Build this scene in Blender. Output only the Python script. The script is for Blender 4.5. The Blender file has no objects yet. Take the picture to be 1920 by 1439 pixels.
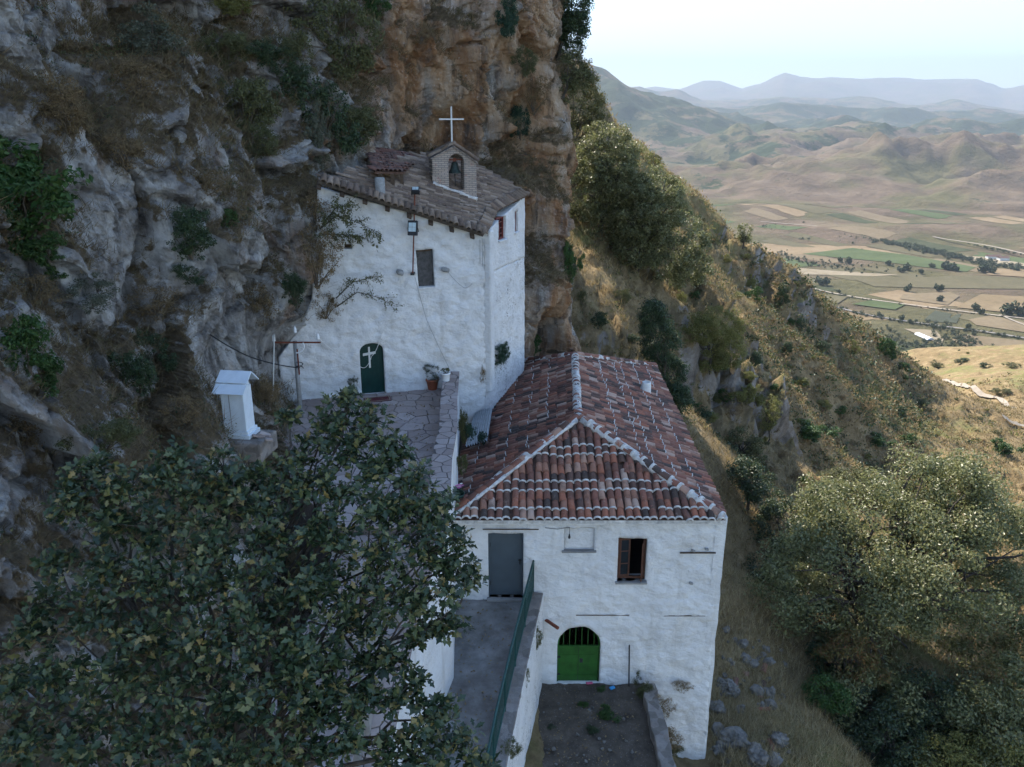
import bpy, bmesh, math, random
import numpy as np
from mathutils import Vector, Matrix
from mathutils.geometry import delaunay_2d_cdt
from mathutils.bvhtree import BVHTree

# ------------------------------------------------------------------ camera, sky, sun, exposure
SC = bpy.context.scene
COL = SC.collection
R = math.radians
F = 1508.0                 # focal length of the photograph in its own pixels (1920 wide)
PITCH = R(18.5)
cam_d = bpy.data.cameras.new('camera')
cam_d.sensor_width = 36.0
cam_d.lens = F / 1920 * 36.0
cam_d.clip_start = 0.1
cam_d.clip_end = 120000
cam = bpy.data.objects.new('camera', cam_d)
COL.objects.link(cam)
cam.location = (0, 0, 0)
cam.rotation_euler = (R(90) - PITCH, 0, 0)
SC.camera = cam

SUN_AZ, SUN_EL = -25.0, 46.0        # degrees from the view direction (minus = to the left), degrees up
world = bpy.data.worlds.new('World')
SC.world = world
world.use_nodes = True
wn = world.node_tree
wn.nodes.clear()
sky = wn.nodes.new('ShaderNodeTexSky')
sky.sky_type = 'NISHITA'
sky.sun_disc = False
sky.sun_elevation = R(SUN_EL)
sky.sun_rotation = R(SUN_AZ)
sky.altitude = 200
sky.air_density = 1.0
sky.dust_density = 0.1
sky.ozone_density = 3.0
bg = wn.nodes.new('ShaderNodeBackground')
bg.inputs['Strength'].default_value = 0.12
wo = wn.nodes.new('ShaderNodeOutputWorld')
wn.links.new(sky.outputs[0], bg.inputs[0])
wn.links.new(bg.outputs[0], wo.inputs[0])

sun_d = bpy.data.lights.new('sun', 'SUN')
sun_d.energy = 4.3
sun_d.angle = R(0.5)
sun_d.color = (1.0, 0.90, 0.76)
sun = bpy.data.objects.new('sun', sun_d)
COL.objects.link(sun)
_az, _el = R(SUN_AZ), R(SUN_EL)
TO_SUN = Vector((math.sin(_az) * math.cos(_el), math.cos(_az) * math.cos(_el), math.sin(_el)))
sun.rotation_euler = TO_SUN.to_track_quat('Z', 'Y').to_euler()

SC.view_settings.view_transform = 'Standard'
SC.view_settings.look = 'None'
SC.view_settings.gamma = 1.0
SC.view_settings.use_curve_mapping = False
SC.view_settings.exposure = 1.85
SC.render.engine = 'CYCLES'
SC.cycles.use_denoising = True
SC.cycles.max_bounces = 6
SC.cycles.diffuse_bounces = 4
SC.cycles.glossy_bounces = 2
SC.cycles.transmission_bounces = 3
SC.cycles.volume_bounces = 0
SC.cycles.use_adaptive_sampling = True
SC.cycles.adaptive_threshold = 0.02

# ------------------------------------------------------------------ helpers
random.seed(11)
RS = np.random.RandomState(5)
SP, CP = math.sin(PITCH), math.cos(PITCH)

def ray(px, py):
    """direction through a point of the photograph, scaled to 1 m of horizontal distance"""
    xn, yn = (px - 960) / F, (py - 719.5) / F
    d = Vector((xn, CP - yn * SP, -SP - yn * CP))
    return d / d.y

def at(px, py, D):
    return ray(px, py) * D

def on_z(px, py, z):
    d = ray(px, py)
    return d * (z / d.z)

# noise ------------------------------------------------------------
_perm = RS.permutation(512).astype(np.int32)
_grad = RS.normal(size=(512, 3)); _grad /= np.linalg.norm(_grad, axis=1)[:, None]

_g32 = _grad.astype(np.float32)
def perlin(p):
    fl = np.floor(p)
    i = fl.astype(np.int32)
    f = (p - fl).astype(np.float32)
    fx, fy, fz = f[:, 0].copy(), f[:, 1].copy(), f[:, 2].copy()
    u, v, w = (t * t * t * (t * (t * 6 - 15) + 10) for t in (fx, fy, fz))
    ix, iy, iz = i[:, 0].copy(), i[:, 1].copy(), i[:, 2].copy()
    def corner(hy, dx, dy, dz):
        h = _perm[(hy + iz + dz) & 511]
        return _gx[h] * (fx - dx) + _gy[h] * (fy - dy) + _gz[h] * (fz - dz)
    def col(dx, dy, hx):
        hy = _perm[(hx + iy + dy) & 511]
        a = corner(hy, dx, dy, 0); b = corner(hy, dx, dy, 1)
        return a + w * (b - a)
    def slab(dx):
        hx = _perm[(ix + dx) & 511]
        a = col(dx, 0, hx); b = col(dx, 1, hx)
        return a + v * (b - a)
    a = slab(0); b = slab(1)
    return (a + u * (b - a)) * 1.5
_gx, _gy, _gz = _g32[:, 0].copy(), _g32[:, 1].copy(), _g32[:, 2].copy()

def fbm(p, octaves=4, gain=0.5, lac=2.03):
    p = np.asarray(p, float)
    a, s = 1.0, np.zeros(len(p))
    for k in range(octaves):
        s += a * perlin(p + 17.3 * k)
        p = p * lac
        a *= gain
    return s

def ridged(p, octaves=4, gain=0.5, lac=2.1):
    p = np.asarray(p, float)
    a, s = 1.0, np.zeros(len(p))
    for k in range(octaves):
        s += a * (1 - 2 * np.abs(perlin(p + 31.7 * k)))
        p = p * lac
        a *= gain
    return s

def worley(p):
    """distance to nearest and second nearest feature point, random value of the nearest cell"""
    p = np.asarray(p, float)
    i = np.floor(p).astype(np.int64)
    f1 = np.full(len(p), 9.0); f2 = np.full(len(p), 9.0); cid = np.zeros(len(p))
    for dx in (-1, 0, 1):
        for dy in (-1, 0, 1):
            for dz in (-1, 0, 1):
                h = _perm[(_perm[(_perm[(i[:, 0] + dx) & 511] + i[:, 1] + dy) & 511] + i[:, 2] + dz) & 511]
                g = _grad[h] * 0.45
                c = np.stack([i[:, 0] + dx + .5 + g[:, 0], i[:, 1] + dy + .5 + g[:, 1], i[:, 2] + dz + .5 + g[:, 2]], 1)
                d = np.sqrt(((p - c) ** 2).sum(1))
                near = d < f1
                f2 = np.where(near, f1, np.minimum(f2, d))
                cid = np.where(near, h / 512.0, cid)
                f1 = np.where(near, d, f1)
    return f1, f2, cid

def facets(p, tilt=.5, seed=0):
    """broken rock: every cell is a tilted flat face; returns offset and closeness to a joint"""
    p = np.asarray(p, float)
    i = np.floor(p).astype(np.int64)
    f1 = np.full(len(p), 9.0); f2 = np.full(len(p), 9.0); off = np.zeros(len(p))
    for dx in (-1, 0, 1):
        for dy in (-1, 0, 1):
            for dz in (-1, 0, 1):
                h = _perm[(_perm[(_perm[(i[:, 0] + dx + seed) & 511] + i[:, 1] + dy) & 511] + i[:, 2] + dz) & 511]
                g = _grad[h] * 0.5
                r = p - np.stack([i[:, 0] + dx + .5 + g[:, 0], i[:, 1] + dy + .5 + g[:, 1], i[:, 2] + dz + .5 + g[:, 2]], 1)
                d = np.sqrt((r ** 2).sum(1))
                near = d < f1
                f2 = np.where(near, f1, np.minimum(f2, d))
                t = _grad[(h * 7 + 3) & 511]
                off = np.where(near, h / 512.0 - .5 + tilt * (r * t).sum(1), off)
                f1 = np.where(near, d, f1)
    return off, f2 - f1

class TPS:
    """smooth surface through scattered control points"""
    def __init__(self, xy, z, smooth=0.0):
        xy = np.asarray(xy, float); z = np.asarray(z, float)
        self.m = xy.mean(0); self.s = xy.std() + 1e-9
        q = (xy - self.m) / self.s
        n = len(q)
        K = self._k(q[:, None, :] - q[None]) + smooth * np.eye(n)
        P = np.c_[np.ones(n), q]
        A = np.zeros((n + 3, n + 3)); A[:n, :n] = K; A[:n, n:] = P; A[n:, :n] = P.T
        self.w = np.linalg.solve(A, np.r_[z, 0, 0, 0]); self.q = q
    @staticmethod
    def _k(d):
        r2 = (d ** 2).sum(-1) + 1e-12
        return 0.5 * r2 * np.log(r2)
    def __call__(self, xy):
        xy = (np.asarray(xy, float) - self.m) / self.s
        out = np.empty(len(xy)); n = len(self.q)
        for a in range(0, len(xy), 40000):
            b = xy[a:a + 40000]
            out[a:a + 40000] = self._k(b[:, None, :] - self.q[None]) @ self.w[:n] + self.w[n] + b @ self.w[n + 1:]
        return out

# objects ----------------------------------------------------------
def link(name, data, parent=None):
    o = bpy.data.objects.new(name, data)
    COL.objects.link(o)
    if parent is not None:
        o.parent = parent
    return o

def tag(o, label=None, cat=None, group=None, kind=None):
    if label: o['label'] = label
    if cat: o['category'] = cat
    if group: o['group'] = group
    if kind: o['kind'] = kind
    return o

def thing(name, label, cat, loc=(0, 0, 0), rz=0.0, group=None):
    o = bpy.data.objects.new(name, None)
    o.empty_display_size = 0.2
    COL.objects.link(o)
    o.location = loc
    o.rotation_euler = (0, 0, rz)
    return tag(o, label, cat, group)

def mesh_np(name, V, Fc, mats=(), midx=None, smooth=False):
    """mesh from numpy arrays; Fc is (n,3) or (n,4)"""
    V = np.asarray(V, np.float32); Fc = np.asarray(Fc, np.int32)
    me = bpy.data.meshes.new(name)
    n, k = Fc.shape
    me.vertices.add(len(V)); me.vertices.foreach_set('co', V.ravel())
    me.loops.add(n * k); me.loops.foreach_set('vertex_index', Fc.ravel())
    me.polygons.add(n)
    me.polygons.foreach_set('loop_start', np.arange(0, n * k, k, dtype=np.int32))
    me.polygons.foreach_set('loop_total', np.full(n, k, np.int32))
    me.polygons.foreach_set('use_smooth', np.full(n, bool(smooth)))
    for m in mats:
        me.materials.append(m)
    if midx is not None:
        me.polygons.foreach_set('material_index', np.asarray(midx, np.int32))
    me.update(calc_edges=True)
    return me

def grid_faces(nu, nv):
    a = np.arange(nu * nv).reshape(nu, nv)
    return np.stack([a[:-1, :-1], a[1:, :-1], a[1:, 1:], a[:-1, 1:]], -1).reshape(-1, 4)

def attr(me, name, vals):
    a = me.attributes.new(name, 'FLOAT', 'POINT')
    a.data.foreach_set('value', np.asarray(vals, np.float32))

class MB:
    """collects shapes; build() links them as one mesh object"""
    def __init__(self):
        self.v, self.f, self.m = [], [], []
    def add(self, verts, faces, mi=0):
        b = len(self.v)
        self.v += [tuple(x) for x in verts]
        self.f += [tuple(b + i for i in f) for f in faces]
        self.m += [mi] * len(faces)
        return self
    def box(self, c, s, rz=0.0, mi=0, rot=None):
        hx, hy, hz = s[0] / 2, s[1] / 2, s[2] / 2
        m = rot if rot is not None else Matrix.Rotation(rz, 3, 'Z')
        c = Vector(c)
        vs = [c + m @ Vector((x * hx, y * hy, z * hz)) for z in (-1, 1) for y in (-1, 1) for x in (-1, 1)]
        return self.add(vs, [(0, 2, 3, 1), (4, 5, 7, 6), (0, 1, 5, 4), (2, 6, 7, 3), (0, 4, 6, 2), (1, 3, 7, 5)], mi)
    def prism(self, pts, z0, z1, mi=0):
        n = len(pts)
        a = sum(pts[i][0] * pts[(i + 1) % n][1] - pts[(i + 1) % n][0] * pts[i][1] for i in range(n))
        if a < 0: pts = pts[::-1]
        def zz(z, i): return z[i] if hasattr(z, '__len__') else z
        vs = [(p[0], p[1], zz(z0, i)) for i, p in enumerate(pts)] + [(p[0], p[1], zz(z1, i)) for i, p in enumerate(pts)]
        fs = [tuple(range(n))[::-1], tuple(range(n, 2 * n))] + [(i, (i + 1) % n, n + (i + 1) % n, n + i) for i in range(n)]
        return self.add(vs, fs, mi)
    def tube(self, pts, rad, n=8, mi=0, cap=True):
        pts = [Vector(p) for p in pts]
        if not hasattr(rad, '__len__'): rad = [rad] * len(pts)
        rings = []
        for i, p in enumerate(pts):
            t = (pts[min(i + 1, len(pts) - 1)] - pts[max(i - 1, 0)]).normalized()
            ref = Vector((0, 0, 1)) if abs(t.z) < 0.9 else Vector((1, 0, 0))
            a = t.cross(ref).normalized(); b = t.cross(a)
            rings.append([p + (a * math.cos(2 * math.pi * k / n) + b * math.sin(2 * math.pi * k / n)) * rad[i] for k in range(n)])
        vs = [v for r in rings for v in r]
        fs = []
        for i in range(len(pts) - 1):
            for k in range(n):
                k2 = (k + 1) % n
                fs.append((i * n + k, i * n + k2, (i + 1) * n + k2, (i + 1) * n + k))
        if cap:
            fs.append(tuple(range(n))[::-1]); fs.append(tuple(range((len(pts) - 1) * n, len(pts) * n)))
        return self.add(vs, fs, mi)
    def lathe(self, c, prof, n=16, mi=0):
        c = Vector(c)
        vs = [c + Vector((r * math.cos(2 * math.pi * k / n), r * math.sin(2 * math.pi * k / n), z)) for r, z in prof for k in range(n)]
        fs = []
        for i in range(len(prof) - 1):
            for k in range(n):
                k2 = (k + 1) % n
                fs.append((i * n + k, i * n + k2, (i + 1) * n + k2, (i + 1) * n + k))
        return self.add(vs, fs, mi)
    def mesh(self, name, mats, smooth=False):
        me = bpy.data.meshes.new(name)
        me.from_pydata(self.v, [], self.f)
        for m in (mats if isinstance(mats, (list, tuple)) else [mats]):
            me.materials.append(m)
        me.polygons.foreach_set('material_index', self.m)
        if smooth:
            me.polygons.foreach_set('use_smooth', [True] * len(self.f))
        me.update()
        return me
    def build(self, name, mats, parent=None, smooth=False, bevel=0.0):
        o = link(name, self.mesh(name, mats, smooth), parent)
        if bevel:
            b = o.modifiers.new('bevel', 'BEVEL'); b.width = bevel; b.segments = 2; b.limit_method = 'ANGLE'
        return o

# materials --------------------------------------------------------
class Nodes:
    def __init__(self, name):
        self.mat = bpy.data.materials.new(name)
        self.mat.use_nodes = True
        self.t = self.mat.node_tree
        self.t.nodes.clear()
        self.out = self.t.nodes.new('ShaderNodeOutputMaterial')
        self._pos = None
    def n(self, kind, **kw):
        x = self.t.nodes.new(kind)
        for k, v in kw.items(): setattr(x, k, v)
        return x
    def put(self, sock, v):
        if v is None: return
        if isinstance(v, bpy.types.NodeSocket): self.t.links.new(v, sock)
        elif isinstance(v, (tuple, list)) and len(v) == 3 and sock.type == 'RGBA': sock.default_value = (*v, 1)
        else: sock.default_value = v
    def geo(self, out): return self.n('ShaderNodeNewGeometry').outputs[out]
    def pos(self): return self.geo('Position')
    def obj(self): return self.n('ShaderNodeTexCoord').outputs['Object']
    def rand(self): return self.n('ShaderNodeObjectInfo').outputs['Random']
    def island(self): return self.geo('Random Per Island')
    def attr(self, name):
        return self.n('ShaderNodeAttribute', attribute_name=name).outputs['Fac']
    def scale(self, vec, s):
        m = self.n('ShaderNodeMapping'); self.put(m.inputs['Vector'], vec); m.inputs['Scale'].default_value = s
        return m.outputs[0]
    def noise(self, scale, detail=4, rough=0.55, vec=None, dist=0.0):
        x = self.n('ShaderNodeTexNoise'); self.put(x.inputs['Vector'], vec if vec is not None else self.pos())
        x.inputs['Scale'].default_value = scale; x.inputs['Detail'].default_value = detail
        x.inputs['Roughness'].default_value = rough; x.inputs['Distortion'].default_value = dist
        return x.outputs['Fac']
    def voro(self, scale, vec=None, feature='F1', out='Distance', rnd=1.0):
        x = self.n('ShaderNodeTexVoronoi', feature=feature); self.put(x.inputs['Vector'], vec if vec is not None else self.pos())
        x.inputs['Scale'].default_value = scale; x.inputs['Randomness'].default_value = rnd
        return x.outputs[out]
    def ramp(self, fac, stops, interp='LINEAR'):
        x = self.n('ShaderNodeValToRGB'); self.put(x.inputs[0], fac)
        cr = x.color_ramp; cr.interpolation = interp
        while len(cr.elements) < len(stops): cr.elements.new(0.5)
        for e, (p, c) in zip(cr.elements, stops):
            e.position = p; e.color = (*c, 1) if hasattr(c, '__len__') else (c, c, c, 1)
        return x.outputs[0]
    def mix(self, fac, a, b, blend='MIX'):
        x = self.n('ShaderNodeMix', data_type='RGBA', blend_type=blend)
        self.put(x.inputs[0], fac); self.put(x.inputs[6], a); self.put(x.inputs[7], b)
        return x.outputs[2]
    def math(self, op, a, b=None, clamp=False):
        x = self.n('ShaderNodeMath', operation=op, use_clamp=clamp)
        self.put(x.inputs[0], a)
        if b is not None: self.put(x.inputs[1], b)
        return x.outputs[0]
    def sep(self, vec, i):
        x = self.n('ShaderNodeSeparateXYZ'); self.put(x.inputs[0], vec); return x.outputs[i]
    def bump(self, h, strength=0.5, dist=0.05, normal=None):
        x = self.n('ShaderNodeBump'); self.put(x.inputs['Height'], h)
        x.inputs['Strength'].default_value = strength; x.inputs['Distance'].default_value = dist
        if normal is not None: self.put(x.inputs['Normal'], normal)
        return x.outputs[0]
    def surf(self, color, rough=0.85, normal=None, metal=0.0, spec=0.3, trans=0.0):
        b = self.n('ShaderNodeBsdfPrincipled')
        self.put(b.inputs['Base Color'], color); self.put(b.inputs['Roughness'], rough)
        b.inputs['Metallic'].default_value = metal; b.inputs['Specular IOR Level'].default_value = spec
        if normal is not None: self.put(b.inputs['Normal'], normal)
        res = b.outputs[0]
        if trans > 0:
            tl = self.n('ShaderNodeBsdfTranslucent'); self.put(tl.inputs[0], color)
            mx = self.n('ShaderNodeMixShader'); mx.inputs[0].default_value = trans
            self.t.links.new(res, mx.inputs[1]); self.t.links.new(tl.outputs[0], mx.inputs[2])
            res = mx.outputs[0]
        self.t.links.new(res, self.out.inputs['Surface'])
        return self.mat

def plain(name, col, rough=0.7, metal=0.0, vary=0.12, scale=6.0, spec=0.3, bump=0.0):
    """painted or raw surface with a little unevenness and dirt"""
    x = Nodes(name)
    lo = tuple(c * (1 - vary) for c in col); hi = tuple(min(1, c * (1 + vary)) for c in col)
    nz = x.noise(scale, 5, 0.6)
    c = x.ramp(nz, [(0.3, lo), (0.7, hi)])
    nm = x.bump(x.noise(scale * 5, 4), bump, 0.02) if bump else None
    return x.surf(c, rough, nm, metal, spec)

def leafy(name, cols, rough=0.6, trans=0.3, spec=0.35):
    """foliage: each leaf its own tint"""
    x = Nodes(name)
    n = len(cols)
    c = x.ramp(x.island(), [(i / max(1, n - 1), k) for i, k in enumerate(cols)])
    big = x.noise(0.9, 2, vec=x.pos())
    c = x.mix(x.math('MULTIPLY', big, 0.5), c, x.mix(1.0, c, (0.55, 0.6, 0.5), 'MULTIPLY'))
    return x.surf(c, rough, None, 0, spec, trans)

# ------------------------------------------------------------------ ground and rock materials
def mat_cliff():
    x = Nodes('limestone_cliff')
    p = x.pos()
    st = x.scale(p, (1.0, 1.0, 0.28))
    grey = x.ramp(x.noise(1.1, 8, 0.62, p, 0.4), [(0.31, (.08, .075, .07)), (0.42, (.27, .255, .24)), (0.53, (.41, .395, .37)), (0.66, (.64, .63, .605))])
    warm = x.ramp(x.noise(0.9, 7, 0.6, st, 0.6), [(0.31, (.11, .065, .04)), (0.42, (.36, .20, .105)), (0.53, (.46, .31, .19)), (0.68, (.60, .49, .38))])
    wm = x.math('ADD', x.attr('warm'), x.math('MULTIPLY', x.math('SUBTRACT', x.noise(0.55, 5, 0.6, st), 0.5), 2.6), True)
    c = x.mix(x.ramp(wm, [(0.3, 0.0), (0.75, 1.0)]), grey, warm)
    streak = x.ramp(x.noise(2.3, 6, 0.65, x.scale(p, (1, 1, 0.13)), 0.3), [(0.53, 0.0), (0.68, 1.0)])
    c = x.mix(x.math('MULTIPLY', streak, 0.75), c, (.055, .05, .046))
    lich = x.ramp(x.noise(7.0, 5, 0.7), [(0.58, 0.0), (0.7, 1.0)])
    c = x.mix(x.math('MULTIPLY', lich, 0.55), c, (.62, .61, .59))
    pit = x.ramp(x.noise(14.0, 5, 0.75), [(0.30, 1.0), (0.42, 0.0)])
    c = x.mix(x.math('MULTIPLY', pit, 0.6), c, (.07, .06, .05))
    soil = x.ramp(x.noise(5.0, 6, 0.7), [(0.3, (.08, .062, .04)), (0.6, (.19, .145, .09)), (0.8, (.31, .25, .16))])
    up = x.attr('veg')
    vm = x.ramp(x.math('ADD', up, x.math('MULTIPLY', x.math('SUBTRACT', x.noise(2.6, 6, 0.7), 0.5), 1.3)), [(0.36, 0.0), (0.52, 1.0)])
    c = x.mix(vm, c, soil)
    b = x.bump(x.noise(4.2, 12, 0.74, x.scale(p, (1, 1, .6)), 0.6), 1.0, 0.24)
    b = x.bump(x.voro(7.0, x.scale(p, (1, 1, .55))), 0.5, 0.10, b)
    b = x.bump(x.noise(24.0, 6, 0.75), 0.9, 0.04, b)
    return x.surf(c, 0.92, b, 0, 0.15)

def mat_hill():
    x = Nodes('dry_hillside')
    p = x.pos()
    straw = x.ramp(x.noise(0.35, 8, 0.7, p), [(0.25, (.10, .076, .042)), (0.5, (.235, .178, .10)), (0.75, (.38, .30, .18))])
    fine = x.ramp(x.noise(3.0, 6, 0.75, p), [(0.25, (.45, .42, .38)), (0.7, (1.1, 1.08, 1.02))])
    straw = x.mix(1.0, straw, fine, 'MULTIPLY')
    green = x.ramp(x.noise(1.3, 6, 0.7, p), [(0.3, (.075, .085, .028)), (0.7, (.19, .20, .075))])
    gm = x.ramp(x.math('ADD', x.noise(0.06, 5, 0.65, p), x.math('MULTIPLY', x.noise(0.5, 5, 0.7, p), 0.45)), [(0.72, 0.0), (0.86, 1.0)])
    c = x.mix(x.math('MULTIPLY', gm, 0.75), straw, green)
    rock = x.ramp(x.noise(0.8, 9, 0.68, p, 0.5), [(0.28, (.07, .06, .05)), (0.5, (.20, .175, .15)), (0.72, (.36, .335, .30))])
    rm = x.ramp(x.math('ADD', x.attr('rock'), x.math('MULTIPLY', x.math('SUBTRACT', x.noise(0.7, 7, 0.7, p), 0.5), 1.2)), [(0.45, 0.0), (0.62, 1.0)])
    c = x.mix(rm, c, rock)
    b = x.bump(x.noise(2.2, 9, 0.72, p), 0.9, 0.22)
    return x.surf(c, 0.95, b, 0, 0.1)

def mat_valley():
    x = Nodes('valley_land')
    p = x.pos()
    tan = x.ramp(x.noise(0.012, 8, 0.65, p), [(0.3, (.075, .055, .038)), (0.5, (.125, .093, .064)), (0.7, (.18, .138, .096))])
    olive = x.ramp(x.noise(0.03, 7, 0.65, p), [(0.3, (.055, .06, .026)), (0.7, (.13, .12, .055))])
    flat = x.attr('flat')
    gm = x.ramp(x.noise(0.0045, 7, 0.6, p), [(0.45, 0.0), (0.58, 1.0)])
    c = x.mix(x.math('MULTIPLY', gm, 0.8), tan, olive)
    wood = x.ramp(x.noise(0.02, 8, 0.75, p), [(0.3, (.014, .024, .012)), (0.7, (.045, .06, .028))])
    wm = x.ramp(x.math('ADD', x.attr('wood'), x.math('MULTIPLY', x.math('SUBTRACT', x.noise(0.006, 9, 0.72, p), 0.5), 2.6)), [(0.46, 0.0), (0.56, 1.0)])
    c = x.mix(wm, c, wood)
    speck = x.ramp(x.noise(0.06, 4, 0.85, p), [(0.60, 0.0), (0.68, 1.0)])
    c = x.mix(x.math('MULTIPLY', speck, 0.6), c, (.04, .055, .022))
    b = x.bump(x.noise(0.008, 12, 0.7, p), 0.9, 26.0)
    return x.surf(c, 0.95, b, 0, 0.05)

# ------------------------------------------------------------------ the cliff
CU = Vector((.512, .859, 0)).normalized()      # along the cliff, away from the camera
CV = Vector((CU.y, -CU.x, 0))                  # out of the rock, towards the valley
cliff_ctl = [
    (-200, 0, 16.5), (-200, 400, 13.5), (-200, 800, 11), (-200, 1200, 9), (-200, 1700, 7),
    (0, 0, 20), (0, 250, 17.6), (0, 500, 15.4), (0, 750, 13.2), (0, 1000, 11), (0, 1300, 9.2), (0, 1600, 8),
    (110, 140, 20.3), (60, 230, 17.6),
    (200, 0, 23), (200, 250, 20.4), (200, 420, 18.0), (210, 560, 17.6), (200, 750, 15.6), (200, 1000, 13.2), (200, 1300, 10.8), (200, 1600, 9),
    (370, 60, 26), (385, 200, 23.2), (400, 300, 23.0), (390, 460, 21.0), (330, 620, 19.0), (420, 680, 20.8), (450, 812, 19.5), (400, 900, 16.6), (400, 1100, 14.2), (400, 1400, 11.4),
    (520, 100, 28), (520, 300, 26.0), (520, 440, 24.0), (540, 560, 23.6), (550, 640, 25.0), (510, 650, 24.0), (540, 730, 24.4), (530, 850, 21.0), (520, 1000, 18.0),(520, 1300, 13),
    (600, 0, 30.5), (600, 160, 28.8), (600, 290, 26.4), (570, 350, 25.0), (588, 380, 24.9), (596, 470, 24.6), (606, 540, 24.8), (622, 600, 26.2), (604, 330, 25.6), (610, 720, 26.4),
    (650, 330, 27.0), (660, 420, 27.5), (660, 600, 27.5), (660, 720, 27.5),
    (660, 60, 31), (660, 200, 29.6), (690, 260, 29.6), (700, 330, 30.2), (700, 420, 30.5), (690, 720, 30),
    (730, 40, 32.3), (740, 150, 31.6), (750, 215, 31.2), (755, 262, 32.6), (745, 300, 34), (745, 420, 34),
    (800, 20, 33.4), (800, 130, 34.0), (800, 230, 35.6), (810, 290, 36.0), (800, 420, 36.0),
    (860, 20, 34.4), (850, 130, 35.6), (855, 230, 36.6), (870, 285, 36.2), (860, 420, 36.0),
    (930, 10, 34.6), (930, 110, 34.0), (920, 200, 34.2), (915, 270, 34.6), (930, 330, 34.0), (920, 450, 34),
    (985, 40, 36.2), (990, 140, 35.6), (985, 240, 34.6), (990, 330, 33.6), (995, 430, 33.4), (1010, 520, 33.2), (985, 620, 32.8),
    (1030, 40, 38.6), (1030, 150, 38), (1030, 260, 37.2), (1025, 360, 36), (1030, 450, 35.4), (1040, 540, 35.2), (1020, 640, 34.6), (1030, 760, 33),
    (1056, 100, 41.5), (1047, 260, 40.2), (1042, 350, 39), (1052, 470, 38.2), (1066, 560, 38.4),
]
cw = [at(*c) for c in cliff_ctl]
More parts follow.
